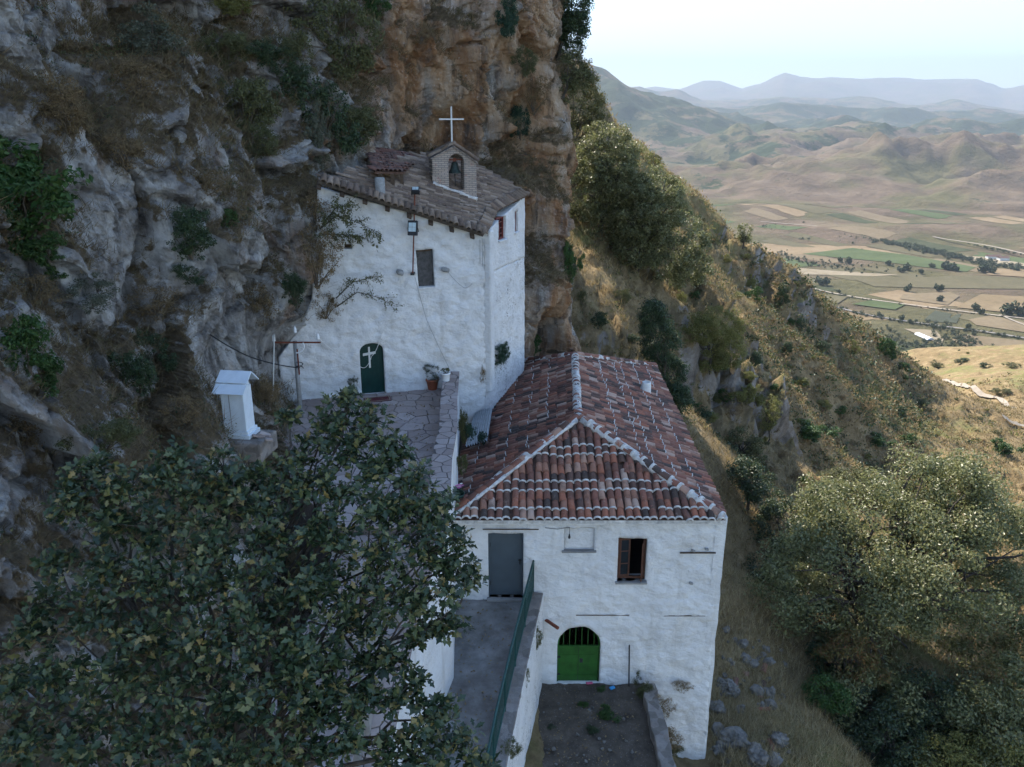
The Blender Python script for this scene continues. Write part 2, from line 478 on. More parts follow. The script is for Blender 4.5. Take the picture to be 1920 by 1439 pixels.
# unseen rock above and round the corner, shaped to shade the house, in metres
cw += [Vector(v) for v in ((-13.5, 20, 12), (-9, 28, 13), (-4, 33.5, 13), (-1, 36, 13), (1.2, 39.5, 12),
                           (-15, 24, 26), (-9.5, 31, 26), (-4, 36, 26), (0, 40, 26),
                           (1.7, 46, -4), (1.6, 46, 6), (1.2, 47, 18), (0.2, 54, -3), (0, 54, 8), (-1, 55, 20), (-7, 64, 0), (-8, 64, 18),
                           (2.6, 41.5, -10), (2.2, 47, -9), (0, 56, -7))]
cuv = np.array([(p.dot(CU), p.z) for p in cw]); cvv = np.array([p.dot(CV) for p in cw])
cliffF = TPS(cuv, cvv, 0.0006)
def build_cliff():
    us = np.r_[np.arange(-2.0, 5.0, 0.12), np.arange(5.0, 37.5, 0.068), np.arange(37.5, 58.0, 0.14)]
    zs = np.r_[np.arange(-19.0, -13.0, 0.2), np.arange(-13.0, 6.5, 0.061), np.arange(6.5, 24.0, 0.22)]
    nu, nz = len(us), len(zs)
    U, Z = np.meshgrid(us, zs, indexing='ij')
    # smooth surface on a coarse lattice, then interpolated: quick and smooth
    cu, cz = np.arange(-2.5, 59.0, 0.5), np.arange(-19.5, 25.0, 0.5)
    A, B = np.meshgrid(cu, cz, indexing='ij')
    C = cliffF(np.c_[A.ravel(), B.ravel()]).reshape(A.shape)
    fu, fz = (U - cu[0]) / .5, (Z - cz[0]) / .5
    iu, iz = np.floor(fu).astype(int), np.floor(fz).astype(int)
    fu -= iu; fz -= iz
    V = (C[iu, iz] * (1 - fu) * (1 - fz) + C[iu + 1, iz] * fu * (1 - fz) + C[iu, iz + 1] * (1 - fu) * fz + C[iu + 1, iz + 1] * fu * fz)
    V0 = V.copy()
    q = np.stack([U.ravel(), V.ravel(), Z.ravel()], 1)
    w = q + 0.55 * np.stack([fbm(q * .5, 3), fbm(q * .5 + 40, 3), fbm(q * .5 + 80, 3)], 1)
    A_1, j1 = facets(w * np.array([.40, .40, .26]), 1.0)
    A_2, j2 = facets((q + .5 * (w - q)) * np.array([1.05, 1.05, .62]) + 7, 1.0, 5)
    A_3, j3 = facets((q + .12 * np.stack([fbm(q * 2.2, 2), fbm(q * 2.2 + 9, 2), fbm(q * 2.2 + 19, 2)], 1)) * np.array([2.9, 2.9, 1.8]) + 3, 1.0, 11)
    soft = np.clip(fbm(q * .12 + 60, 3) + .55, 0.1, 1)                    # some faces are smooth slabs, some are broken
    d = 0.85 * fbm(q * np.array([.20, .20, .12]) + 5, 4)
    d += 0.95 * A_1 - 0.35 * np.exp(-(j1 / .05) ** 2)
    d += (.35 + .65 * soft) * (0.42 * A_2 - 0.16 * np.exp(-(j2 / .05) ** 2))
    d += soft * (0.15 * A_3 - 0.07 * np.exp(-(j3 / .06) ** 2))
    d += 0.20 * ridged(q * np.array([.75, .75, .16]) + 9, 4) - .15         # upright ribs and flutes
    d += 0.05 * ridged(q * np.array([4.6, 4.6, 3.0]), 4, .62) - .03
    for c_, rad_ in ((at(555, 665, 24.4), 1.5), (at(515, 660, 23.6), 1.2), (at(448, 770, 19.5), 1.3)):
        m_ = np.exp(-(((q[:, 0] - c_.dot(CU)) ** 2 + (q[:, 2] - c_.z) ** 2) / rad_ ** 2))
        d = d * (1 - .8 * m_) - .25 * m_
    # keep the rock out of the buildings: calmer just behind the chapel
    P = U.ravel()[:, None] * np.array(CU)[None, :2] + (V.ravel() + d)[:, None] * np.array(CV)[None, :2]
    X, Y = P[:, 0], P[:, 1]
    Vv = (V.ravel() + d).reshape(nu, nz)
    co = np.stack([X, Y, Z.ravel()], 1)
    me = mesh_np('cliff', co, grid_faces(nu, nz)[:, ::-1], [mat_cliff()], smooth=False)
    # where dry plants and soil sit: the ledges
    gz = np.gradient(Vv, zs, axis=1)
    gz = sum(np.roll(gz, s, 1) for s in range(-5, 6)) / 11
    up = (-gz) / np.sqrt(1 + gz ** 2)
    veg = np.clip(up * .66 - .02 + .14 * fbm(q * .35 + 3, 4).reshape(nu, nz) + 0.10 * (X.reshape(nu, nz) < -4.5), 0, 1)
    attr(me, 'veg', veg.ravel())
    warm = np.clip((X + 6.5) / 4.0, 0, 1) * .62 + .12 + .3 * fbm(q * .18 + 21, 3)
    attr(me, 'warm', warm)
    o = link('cliff', me)
    tag(o, kind='structure')
    return o, co, veg.ravel()
cliff, cliff_co, cliff_veg = build_cliff()

# ------------------------------------------------------------------ the hillside
hill_px = [
    (1352, 1060, 31), (1345, 1180, 25.5), (1400, 1110, 27.5), (1350, 1300, 22.6), (1450, 1370, 20.6), (1600, 1439, 20.0), (1340, 1430, 19.4),
    (1450, 1250, 24.5), (1550, 1150, 29), (1700, 1250, 26), (1900, 1300, 26), (1900, 1100, 33), (1700, 1050, 36),
    (1240, 700, 41), (1100, 605, 42), (1090, 500, 47), (1150, 430, 55), (1200, 530, 52), (1040, 640, 38),
    (1250, 600, 50), (1300, 570, 56), (1350, 565, 57), (1385, 600, 55), (1390, 690, 52.5), (1300, 680, 48.5), (1310, 790, 46.5), (1380, 770, 49),
    (1450, 800, 50), (1430, 900, 42), (1450, 700, 62), (1480, 640, 76), (1430, 560, 84), (1480, 590, 88),
    (1478, 500, 97), (1440, 480, 96), (1395, 462, 101), (1340, 420, 103), (1288, 390, 104), (1250, 340, 101), (1190, 265, 92), (1140, 225, 86), (1105, 150, 76),
    (1300, 470, 76), (1350, 500, 80), (1250, 420, 78), (1170, 330, 70), (1100, 280, 62), (1110, 380, 58),
    (1540, 560, 108), (1600, 608, 118), (1600, 680, 92), (1550, 700, 76), (1690, 680, 122), (1700, 740, 104), (1780, 735, 124), (1750, 800, 96), (1830, 820, 98),
    (1600, 850, 71), (1480, 860, 55), (1600, 960, 54), (1750, 950, 62), (1900, 870, 88), (1900, 770, 140), (1830, 725, 160), (1850, 690, 205), (1920, 650, 265), (1720, 655, 245),
    (1920, 960, 64), (2100, 800, 120), (2100, 1000, 55), (2100, 1250, 30),
]
hw = [at(*c) for c in hill_px]
hw += [Vector(v) for v in (
    (4.6, 19.2, -18.3), (5.9, 19.4, -18.9), (4.4, 15, -17.6), (6.5, 24, -17.8), (7.2, 30, -16.4), (7.6, 35, -14.6), (3, 25, -17), (0, 30, -13.5), (3, 37, -12.2), (5.5, 38, -13.6), (1.5, 40, -10.6),
    (-3, 6, -13.6), (0, 9, -15.2), (-4, 14, -12.6), (-6, 20, -10), (-6.5, 26, -9.5), (-9, 10, -11.5), (1, 14, -16.4), (3, 12, -17.4), (7, 14, -19.8), (12, 12, -23), (20, 16, -27), (14, 24, -22.6),
    (22, 30, -26.5), (34, 30, -33), (0, 2, -18), (10, 2, -24), (-6, 60, -2), (-14, 80, 12), (0, 75, 6), (-20, 60, 14))]
# behind the ridge the ground drops out of sight
for px, py, D in ((1478, 500, 97), (1395, 462, 101), (1288, 390, 104), (1250, 340, 101), (1190, 265, 92), (1140, 225, 86), (1600, 608, 118), (1540, 560, 108), (1690, 680, 122)):
    a = at(px, py, D)
    hw.append(Vector((a.x * 1.32 + 6, a.y * 1.32, a.z - 16 - .06 * D)))
    hw.append(Vector((a.x * 2.2 + 16, a.y * 2.2, a.z - 52)))
for x, y, z in ((60, 300, -86), (130, 330, -98), (220, 330, -108), (40, 420, -118), (130, 450, -132), (260, 440, -138), (90, 560, -152), (250, 560, -156), (420, 420, -152), (500, 250, -150), (320, 180, -104), (200, 90, -84), (120, 60, -62), (400, 80, -130), (0, 560, -140), (-60, 300, -60), (-120, 500, -80)):
    hw.append(Vector((x, y, z)))
hillF = TPS([(p.x, p.y) for p in hw], [p.z for p in hw], 0.00002)
def ss(x, a, b):
    t = np.clip((x - a) / (b - a), 0, 1); return t * t * (3 - 2 * t)
def build_hill():
    rs = np.exp(np.arange(math.log(9.0), math.log(590.0), 0.0088))
    az = np.radians(np.arange(-22, 58, 0.185))
    Rr, A = np.meshgrid(rs, az, indexing='ij')
    X, Y = (Rr * np.sin(A)).ravel(), (Rr * np.cos(A)).ravel()
    Z = hillF(np.c_[X, Y])
    r = Rr.ravel()
    q = np.stack([X, Y, Z], 1)
    w = q + 1.2 * np.stack([fbm(q * .16, 3), fbm(q * .16 + 40, 3), fbm(q * .16 + 80, 3)], 1)
    amp = ss(r, 24, 60)
    zone = np.clip(fbm(q * .05 + 2, 4) * 1.0 + .22, 0, 1)             # where rock breaks through
    spur = np.exp(-(((X - 12.5) / 5.0) ** 2 + ((Y - 51) / 5.5) ** 2)) + .85 * np.exp(-(((X - 31) / 4.5) ** 2 + ((Y - 92) / 6) ** 2)) + np.exp(-(((X - 9.5) / 3.5) ** 2 + ((Y - 20) / 5.0) ** 2)) * .7
    spur += np.exp(-(((X - 4) / 3) ** 2 + ((Y - 41) / 4) ** 2))
    zone = np.clip(zone + spur, 0, 1.3)
    c1, e1_ = facets(w * np.array([.28, .28, .22]), 1.0, 3)
    c2, e2_ = facets(w * np.array([.9, .9, .7]) + 5, 1.0, 8)
    cid, cid2 = c1 + .5, c2 + .5
    d = amp * 1.05 * fbm(q * .09, 5)
    d += zone * (1.0 * (cid - .42) * ss(r, 30, 60) + .6 * (cid2 - .45) - .3 * np.exp(-(e1_ / .06) ** 2) - .12 * np.exp(-(e2_ / .07) ** 2))
    d += .10 * fbm(q * 1.3, 4) + .22 * amp * fbm(q * .45, 4)
    far = ss(r, 150, 350)
    d = d * (1 - far) + far * (2.2 * fbm(q * .02, 5))
    near = ss(np.hypot(X - 2, Y - 22), 9, 14)
    d *= .25 + .75 * near
    # horizontal push makes steep rock faces stand and overhang a little
    hx = zone * (.7 * (cid - .5) + .3 * (cid2 - .5)) * ss(r, 30, 60)
    X = X + hx * .8; Y = Y - hx * .6
    Z = Z + d
    co = np.stack([X, Y, Z], 1)
    nu, nv = Rr.shape
    me = mesh_np('hillside', co, grid_faces(nu, nv)[:, ::-1], [mat_hill()], smooth=True)
    nrm = np.empty(len(co) * 3, np.float32); me.vertices.foreach_get('normal', nrm)
    nz = np.abs(nrm.reshape(-1, 3)[:, 2])
    rock = np.clip((0.72 - nz) * 1.4, 0, 1) + .35 * np.clip(zone - .6, 0, 1) + .12 * spur
    rock *= 1 - far
    attr(me, 'rock', rock)
    o = link('hillside', me); tag(o, kind='structure')
    return o, co, rock, nz
hill, hill_co, hill_rock, hill_nz = build_hill()

def bvh_of(co, nu_faces):
    return BVHTree.FromPolygons(co.tolist(), nu_faces)
def faces_of(o):
    n = len(o.data.polygons); a = np.empty(n * 4, np.int32)
    o.data.loops.foreach_get('vertex_index', a)
    return a.reshape(-1, 4).tolist()
BV = [BVHTree.FromPolygons(cliff_co.tolist(), faces_of(cliff)), BVHTree.FromPolygons(hill_co.tolist(), faces_of(hill))]
def pick(px, py, which=(0, 1)):
    """the point of rock or ground seen at a place of the photograph, with its normal"""
    d = ray(px, py); best = None
    for k in which:
        h = BV[k].ray_cast(Vector((0, 0, 0)), d.normalized())
        if h[0] is not None and (best is None or h[3] < best[3]): best = h
    if best is None: return None, None
    n = best[1]
    if n.dot(d) > 0: n = -n
    return best[0], n
def ground(x, y, which=(1,)):
    for k in which:
        h = BV[k].ray_cast(Vector((x, y, 60)), Vector((0, 0, -1)))
        if h[0] is not None: return h[0]
    return Vector((x, y, -20))

# ------------------------------------------------------------------ valley and mountains
PLAIN = -150.0
def prof(pts, D):
    """silhouette of a range in the photograph -> heights over azimuth, for a range D metres away"""
    a = np.array([math.atan2(ray(px, py).x, 1) for px, py in pts])
    h = np.array([ray(px, py).z / math.hypot(ray(px, py).x, 1) * D for px, py in pts])
    return a, h
ranges = [  # distance, depth of the range towards and away from us, silhouette, wood cover, roughness
    (16500, 3800, 5000, [(700, 150), (1180, 176), (1230, 165), (1275, 168), (1320, 150), (1350, 150), (1392, 165), (1430, 155), (1470, 140), (1500, 147), (1560, 144), (1660, 149), (1830, 156), (1880, 176), (1930, 163), (2100, 175), (2500, 170)], .12, 170),
    (9500, 1500, 2500, [(1000, 190), (1200, 168), (1232, 178), (1270, 174), (1320, 192), (1400, 190), (1460, 185), (1560, 192), (1640, 188), (1720, 205), (1800, 192), (1930, 213), (2100, 205), (2500, 208)], .45, 110),
    (6800, 1400, 1500, [(1000, 215), (1300, 205), (1400, 206), (1500, 206), (1600, 210), (1660, 206), (1740, 222), (1840, 216), (1930, 232), (2100, 225), (2500, 225)], .62, 90),
    (4300, 1100, 1300, [(900, 40), (1040, 85), (1095, 118), (1130, 132), (1160, 158), (1205, 185), (1260, 200), (1330, 222), (1420, 245), (1520, 262), (1700, 275), (2500, 300)], .62, 90),
    (4700, 700, 800, [(1200, 300), (1400, 260), (1500, 250), (1560, 236), (1590, 232), (1640, 246), (1700, 252), (1800, 238), (1860, 246), (1930, 240), (2100, 245), (2500, 240)], .66, 90),
    (3300, 620, 700, [(1100, 320), (1290, 292), (1360, 272), (1400, 262), (1440, 276), (1500, 272), (1560, 262), (1620, 270), (1700, 266), (1730, 270), (1800, 290), (1870, 300), (1930, 300), (2100, 300), (2500, 300)], .48, 95),
    (2350, 480, 560, [(1100, 360), (1300, 350), (1400, 345), (1480, 340), (1560, 318), (1640, 300), (1720, 300), (1800, 292), (1860, 306), (1930, 296), (2100, 300), (2500, 310)], .22, 90),
    (1950, 230, 320, [(1200, 400), (1480, 385), (1540, 372), (1600, 348), (1660, 342), (1720, 352), (1760, 372), (1820, 366), (1930, 330), (2100, 330), (2500, 340)], .08, 42),
]
def build_valley():
    rs = np.r_[np.exp(np.arange(math.log(430.0), math.log(1500.0), 0.014)), np.exp(np.arange(math.log(1500.0), math.log(24000.0), 0.0072))]
    az = np.radians(np.arange(-10, 60, 0.19))
    Rr, A = np.meshgrid(rs, az, indexing='ij')
    X, Y = (Rr * np.sin(A)).ravel(), (Rr * np.cos(A)).ravel()
    r, a = Rr.ravel(), A.ravel()
    Z = np.full(len(r), PLAIN); wood = np.full(len(r), .12)
    q0 = np.stack([X, Y, np.zeros_like(X)], 1)
    for D, w0, w1, pts, wd, ro in ranges:
        aa, hh = prof(pts, D)
        k = np.where((r > D - 2.6 * w0) & (r < D + 2.6 * w1))[0]
        qk = q0[k]
        h = np.interp(a[k], aa, hh) - PLAIN
        wp = np.stack([fbm(qk / (D * .1), 3), fbm(qk / (D * .1) + 7, 2), np.zeros(len(k))], 1)
        t = r[k] - D + D * .05 * wp[:, 0]
        s = np.where(t < 0, np.exp(-(t / w0) ** 2), np.exp(-(t / w1) ** 2))
        s = np.maximum(0, s - .03) / .97
        # side valleys run down the slopes
        rid = ridged((qk + D * .02 * wp) / (D * .17) + D * .37, 5, .45) - .47
        z = PLAIN + h * s + ro * rid * s ** .6 * (1 - s ** 8 * .85) * (s > .02)
        wood[k] = np.where((z > Z[k]) & (s > .05), wd, wood[k])
        Z[k] = np.maximum(Z[k], z)
    # low mounds on the plain itself
    for px, py, rx, ry, hh in ((1500, 408, 330, 90, 13), (1790, 440, 230, 60, 12), (1400, 402, 160, 60, 6)):
        c = on_z(px, py, PLAIN)
        Z += hh * np.exp(-(((X - c.x) / rx) ** 2 + ((Y - c.y) / ry) ** 2))
    far = ss(r, 1500, 2600)
    Z += far * 4 * fbm(q0 / 220, 4)
    Z -= (r / 1000) ** 2 * 0.06
    co = np.stack([X, Y, Z], 1)
    nu, nv = Rr.shape
    me = mesh_np('valley', co, grid_faces(nu, nv)[:, ::-1], [mat_valley()], smooth=True)
    attr(me, 'wood', wood); attr(me, 'flat', 1 - far)
    o = link('valley', me); tag(o, kind='structure')
    return o, co
valley, valley_co = build_valley()

# ------------------------------------------------------------------ building materials
def mat_white(name, dirt=0.6, flake=0.0, cool=0.0):
    x = Nodes(name)
    p = x.pos()
    base = x.ramp(x.noise(1.4, 6, 0.6, p), [(0.25, (.56, .56, .555)), (0.6, (.69, .69, .68))])
    d = x.ramp(x.noise(2.6, 9, 0.72, p, .4), [(0.60, 0.0), (0.74, 1.0)])
    c = x.mix(x.math('MULTIPLY', d, dirt), base, (.42, .40, .36))
    drip = x.ramp(x.noise(3.0, 6, 0.6, x.scale(p, (1, 1, .12))), [(0.6, 0.0), (0.8, 1.0)])
    c = x.mix(x.math('MULTIPLY', drip, dirt * .5), c, (.50, .48, .44))
    if not flake:
        ch = x.ramp(x.noise(8.0, 8, 0.78, x.scale(p, (1, 1, 2.2))), [(0.655, 0.0), (0.675, 1.0)])
        c = x.mix(x.math('MULTIPLY', ch, .8), c, (.24, .22, .195))
        st_ = x.ramp(x.noise(1.6, 7, 0.6, x.scale(p, (1.4, 1.4, .16))), [(0.56, 0.0), (0.72, 1.0)])
        c = x.mix(x.math('MULTIPLY', st_, .38), c, (.40, .375, .33))
    if flake:
        fl = x.ramp(x.math('ADD', x.noise(11.0, 7, 0.75, x.scale(p, (1, 1, 1.6))), x.math('MULTIPLY', x.math('SUBTRACT', x.noise(1.0, 3, .5, p), .5), .35)), [(0.60 - .03 * flake, 0.0), (0.63, 1.0)])
        c = x.mix(fl, c, (.20, .18, .155))
    b = x.bump(x.noise(5.5, 7, 0.6, x.scale(p, (1, 1, 1.5))), 0.8, 0.09)
    b = x.bump(x.noise(38.0, 3, 0.6, p), 0.25, 0.008, b)
    return x.surf(c, 0.9, b, 0, 0.2)

def mat_tile(name, stops, obj=True):
    x = Nodes(name)
    r = x.rand() if obj else x.island()
    c = x.ramp(r, stops, 'CONSTANT')
    p = x.pos()
    soot = x.ramp(x.noise(2.2, 7, 0.7, p), [(0.5, 0.0), (0.66, 1.0)])
    c = x.mix(x.math('MULTIPLY', soot, 0.6), c, (.06, .045, .04))
    lich = x.ramp(x.noise(9.0, 6, 0.75, p), [(0.56, 0.0), (0.68, 1.0)])
    c = x.mix(x.math('MULTIPLY', lich, 0.42), c, (.36, .29, .25))
    b = x.bump(x.noise(30.0, 5, 0.65, p), 0.35, 0.012)
    return x.surf(c, 0.9, b, 0, 0.2)
RED = [(0.0, (.22, .10, .072)), (0.14, (.16, .08, .062)), (0.28, (.27, .14, .10)), (0.42, (.11, .068, .056)), (0.54, (.28, .115, .075)), (0.66, (.36, .225, .17)), (0.76, (.07, .055, .05)), (0.85, (.22, .10, .075)), (0.94, (.40, .29, .235))]
GREY = [(0.0, (.155, .118, .09)), (0.2, (.215, .165, .125)), (0.4, (.115, .088, .07)), (0.55, (.19, .135, .10)), (0.7, (.27, .215, .17)), (0.85, (.14, .105, .085))]
MT = {
    'white': mat_white('whitewash'), 'flaked': mat_white('flaking_whitewash', .6, 1.0), 'mortar': plain('dirty_lime_mortar', (.50, .485, .46), .95, vary=.4, scale=7, bump=.5),
    'tile': mat_tile('clay_tile', RED), 'tile_many': mat_tile('clay_tiles_joined', RED, False), 'grey_tile': mat_tile('weathered_grey_tiles', GREY, False), 'grey_tile_one': mat_tile('weathered_grey_tile', GREY),
    'deck': plain('roof_bedding', (.11, .065, .05), .95, vary=.4, scale=9, bump=.4),
    'steel': plain('grey_steel_paint', (.065, .085, .10), .45, vary=.10, scale=2.5),
    'green_gate': plain('bright_green_paint', (.024, .095, .018), .5, vary=.3, scale=3),
    'green_door': plain('dark_green_paint', (.004, .035, .030), .35, vary=.2, scale=4),
    'rail': plain('railing_green_paint', (.012, .055, .05), .4, vary=.25),
    'wood': plain('brown_window_wood', (.09, .04, .025), .6, vary=.3, scale=14),
    'rafter': plain('old_rafter_wood', (.085, .06, .042), .85, vary=.35, scale=12, bump=.3),
    'dark': plain('dark_metal', (.025, .027, .03), .5, vary=.3),
    'rust': plain('rusty_iron', (.16, .05, .03), .8, vary=.4, scale=18),
    'glass': plain('window_glass', (.02, .025, .03), .08, spec=.6),
    'bronze': plain('bell_bronze', (.035, .05, .045), .55, .6, vary=.35, scale=14),
    'bluewhite': plain('pale_blue_white_paint', (.60, .67, .72), .6, vary=.08, scale=4),
    'zinc': plain('corrugated_zinc', (.42, .45, .47), .42, .55, vary=.18, scale=4),
    'concrete': plain('worn_concrete', (.235, .23, .22), .92, vary=.35, scale=1.6, bump=.3),
    'floor': plain('interior_floor', (.12, .10, .08), .9),
    'terracotta': plain('terracotta_pot', (.30, .095, .05), .8, vary=.2),
    'plaster_pot': plain('pale_plaster', (.62, .62, .60), .8, vary=.12),
    'porcelain': plain('porcelain', (.75, .76, .76), .25, vary=.05),
    'grey_cement': plain('grey_cement_pipe', (.27, .275, .27), .9, vary=.25, scale=10, bump=.3),
}
def mat_brick():
    x = Nodes('pale_brick')
    bt = x.n('ShaderNodeTexBrick'); x.put(bt.inputs['Vector'], x.obj())
    bt.inputs['Color1'].default_value = (.40, .33, .28, 1); bt.inputs['Color2'].default_value = (.32, .275, .24, 1); bt.inputs['Mortar'].default_value = (.16, .15, .14, 1)
    bt.inputs['Scale'].default_value = 1.0; bt.inputs['Mortar Size'].default_value = .009; bt.inputs['Brick Width'].default_value = .21; bt.inputs['Row Height'].default_value = .062
    red = x.ramp(x.noise(3.5, 5, .7), [(.60, 0.0), (.68, 1.0)])
    c = x.mix(x.math('MULTIPLY', red, .6), bt.outputs[0], (.34, .14, .10))
    c = x.mix(x.ramp(x.noise(2.4, 7, .7), [(.5, 0.0), (.8, .4)]), c, (.2, .18, .165))
    b = x.bump(bt.outputs['Fac'], -.6, .012)
    b = x.bump(x.noise(25, 5, .6), .4, .012, b)
    return x.surf(c, .92, b, 0, .15)
MT['brick'] = mat_brick()
MT['dull_tile'] = mat_tile('dull_red_tiles', [(0.0, (.17, .085, .065)), (.25, (.12, .075, .062)), (.5, (.21, .11, .085)), (.75, (.15, .10, .085))], False)
def mat_flag(name, objrand=True):
    x = Nodes(name)
    r = x.rand() if objrand else x.island()
    c = x.ramp(r, [(0.0, (.28, .225, .20)), (0.3, (.36, .305, .28)), (0.55, (.235, .185, .165)), (0.8, (.40, .345, .32)), (1.0, (.27, .215, .195))])
    c = x.mix(x.ramp(x.noise(4.0, 7, .68), [(.46, 0.0), (.8, .55)]), c, (.21, .185, .17))
    b = x.bump(x.noise(12, 6, .6), .4, .02)
    return x.surf(c, .85, b, 0, .25)
MT['flag'] = mat_flag('flagstone')
MT['bedding'] = plain('dark_joint_mortar', (.115, .10, .092), .95, vary=.3, scale=8, bump=.3)
def mat_soil():
    x = Nodes('yard_soil')
    c = x.ramp(x.noise(2.0, 9, .72), [(.3, (.05, .042, .034)), (.55, (.105, .088, .07)), (.75, (.17, .145, .115))])
    st = x.ramp(x.voro(16.0), [(.10, 1.0), (.16, 0.0)])
    c = x.mix(x.math('MULTIPLY', st, .6), c, (.34, .33, .31))
    return x.surf(c, .95, x.bump(x.noise(9, 8, .7), .8, .06), 0, .1)
MT['soil'] = mat_soil()
def mat_rubble():
    x = Nodes('dry_stone')
    c = x.ramp(x.voro(4.5, out='Color'), [(.2, (.17, .15, .13)), (.6, (.30, .275, .25)), (.9, (.24, .20, .17))])
    c = x.mix(x.ramp(x.noise(3, 8, .7), [(.4, 0.0), (.75, .7)]), c, (.12, .11, .10))
    return x.surf(c, .95, x.bump(x.noise(7, 8, .7), .9, .06), 0, .1)
MT['rubble'] = mat_rubble()

# ------------------------------------------------------------------ walls with openings
def in_poly(pts, poly):
    x, y = pts[:, 0], pts[:, 1]
    c = np.zeros(len(pts), bool)
    n = len(poly)
    for i in range(n):
        x0, y0 = poly[i]; x1, y1 = poly[(i + 1) % n]
        if y0 == y1: continue
        hit = ((y0 > y) != (y1 > y)) & (x < (x1 - x0) * (y - y0) / (y1 - y0) + x0)
        c ^= hit
    return c
def subdiv(poly, step):
    out = []
    for i in range(len(poly)):
        a, b = Vector(poly[i]), Vector(poly[(i + 1) % len(poly)])
        k = max(1, int((b - a).length / step))
        out += [tuple(a.lerp(b, j / k)) for j in range(k)]
    return out
def relief_wall(name, outline, holes, org, ux, nrm, mat, parent=None, depth=0.28, step=0.11, amp=0.03, seed=0, calm=()):
    """a thick uneven wall: outline and holes in (along, up) metres; front faces nrm"""
    org, ux, nrm = Vector(org), Vector(ux).normalized(), Vector(nrm).normalized()
    loops = [subdiv(outline, step)] + [subdiv(h, step * .6) for h in holes]
    vs, es = [], []
    for lp in loops:
        b = len(vs); vs += lp
        es += [(b + i, b + (i + 1) % len(lp)) for i in range(len(lp))]
    o = np.array(outline); lo, hi = o.min(0), o.max(0)
    gx, gy = np.meshgrid(np.arange(lo[0], hi[0], step), np.arange(lo[1], hi[1], step * .87))
    gx[::2] += step * .5
    g = np.c_[gx.ravel(), gy.ravel()] + RS.uniform(-.2, .2, (gx.size, 2)) * step
    ring = np.array(vs)
    keep = in_poly(g, outline)
    for h in holes: keep &= ~in_poly(g, h)
    g = g[keep]
    dmin = np.array([np.min(np.abs(ring - q).max(1)) for q in g]) if len(g) else np.zeros(0)
    g = g[dmin > step * .45]
    allv = [Vector(v) for v in vs] + [Vector(v) for v in g]
    V2, E2, F2, *_ = delaunay_2d_cdt(allv, es, [], 0, 1e-5)
    V2 = np.array([tuple(v) for v in V2]); F2 = np.array([f for f in F2 if len(f) == 3])
    cen = V2[F2].mean(1)
    ok = in_poly(cen, outline)
    for h in holes: ok &= ~in_poly(cen, h)
    F2 = F2[ok]
    P = np.array(org)[None] + V2[:, :1] * np.array(ux)[None] + V2[:, 1:] * np.array([[0, 0, 1.0]])
    f1, f2_, cid = worley((P + seed) * np.array([2.6, 2.6, 3.8]))
    d = amp * (.9 * fbm(P * .8 + seed, 3) + .9 * (.55 - f1) + .5 * (cid - .5) + .35 * fbm(P * 5.0, 3))
    for (x0, x1, z0, z1) in calm:
        m = (V2[:, 0] > x0) & (V2[:, 0] < x1) & (V2[:, 1] > z0) & (V2[:, 1] < z1); d[m] *= .3
    P += d[:, None] * np.array(nrm)[None]
    nv = len(P)
    tri = F2
    # orientation towards nrm
    t0 = P[tri[0]]; nn = np.cross(t0[1] - t0[0], t0[2] - t0[0])
    if np.dot(nn, np.array(nrm)) < 0: tri = tri[:, ::-1]
    # rims: boundary edges extruded back
    ed = np.concatenate([tri[:, [0, 1]], tri[:, [1, 2]], tri[:, [2, 0]]])
    key = {}
    for a, b in ed: key[(a, b)] = key.get((a, b), 0) + 1
    bd = [(a, b) for (a, b) in key if (b, a) not in key]
    bi = sorted({i for e in bd for i in e}); mp = {v: nv + i for i, v in enumerate(bi)}
    back = P[bi] - d[bi][:, None] * np.array(nrm)[None] - depth * np.array(nrm)[None]
    rim = [(b, a, mp[a], mp[b]) for a, b in bd]
    me = bpy.data.meshes.new(name)
    me.from_pydata([tuple(p) for p in P] + [tuple(p) for p in back], [], [tuple(t) for t in tri.tolist()] + rim)
    me.materials.append(mat)
    me.polygons.foreach_set('use_smooth', [True] * len(tri) + [False] * len(rim))
    me.update()
    return link(name, me, parent)
def arch(x0, x1, z0, zt, n=10, rise=None):
    """door outline with a round or flat arch"""
    c, r = (x0 + x1) / 2, (x1 - x0) / 2
    rise = r if rise is None else rise
    return [(x0, z0), (x1, z0)] + [(c + r * math.cos(math.pi * k / n), zt - rise + rise * math.sin(math.pi * k / n)) for k in range(n + 1)]

# ------------------------------------------------------------------ barrel tiles
def tile_arrays(r0=.105, r1=.086, ln=.42, th=.016, n=6, squash=.9):
    v = []
    for (r, y) in ((r0, 0), (r1, ln), (r0 - th, 0)):
        for k in range(n + 1):
            a = math.pi * k / n
            v.append((-r * math.cos(a), y, r * math.sin(a) * squash))
    m = n + 1
    f = [(k, k + 1, m + k + 1, m + k) for k in range(n)] + [(k + 1, k, 2 * m + k, 2 * m + k + 1) for k in range(n)]
    return np.array(v), np.array(f)
TV, TF = tile_arrays()
def tile_mesh(mat, name='roof_tile', **k):
    v, f = tile_arrays(**k)
    return mesh_np(name, v, f, [mat], smooth=True)
def frame(ex, ey, ez, p):
    m = Matrix((ex, ey, ez)).transposed().to_4x4(); m.translation = p
    return m
def join_tiles(name, mats4, mat, parent, kind='stuff', V=TV, Fc=TF):
    if not mats4: return None
    A = np.array([np.array(m) for m in mats4])
    H = np.c_[V, np.ones(len(V))]
    W = np.einsum('nij,vj->nvi', A, H)[:, :, :3].reshape(-1, 3)
    FF = (Fc[None] + (np.arange(len(A)) * len(V))[:, None, None]).reshape(-1, Fc.shape[1])
    o = link(name, mesh_np(name, W, FF, [mat], smooth=True), parent)
    if kind: o['kind'] = kind
    return o
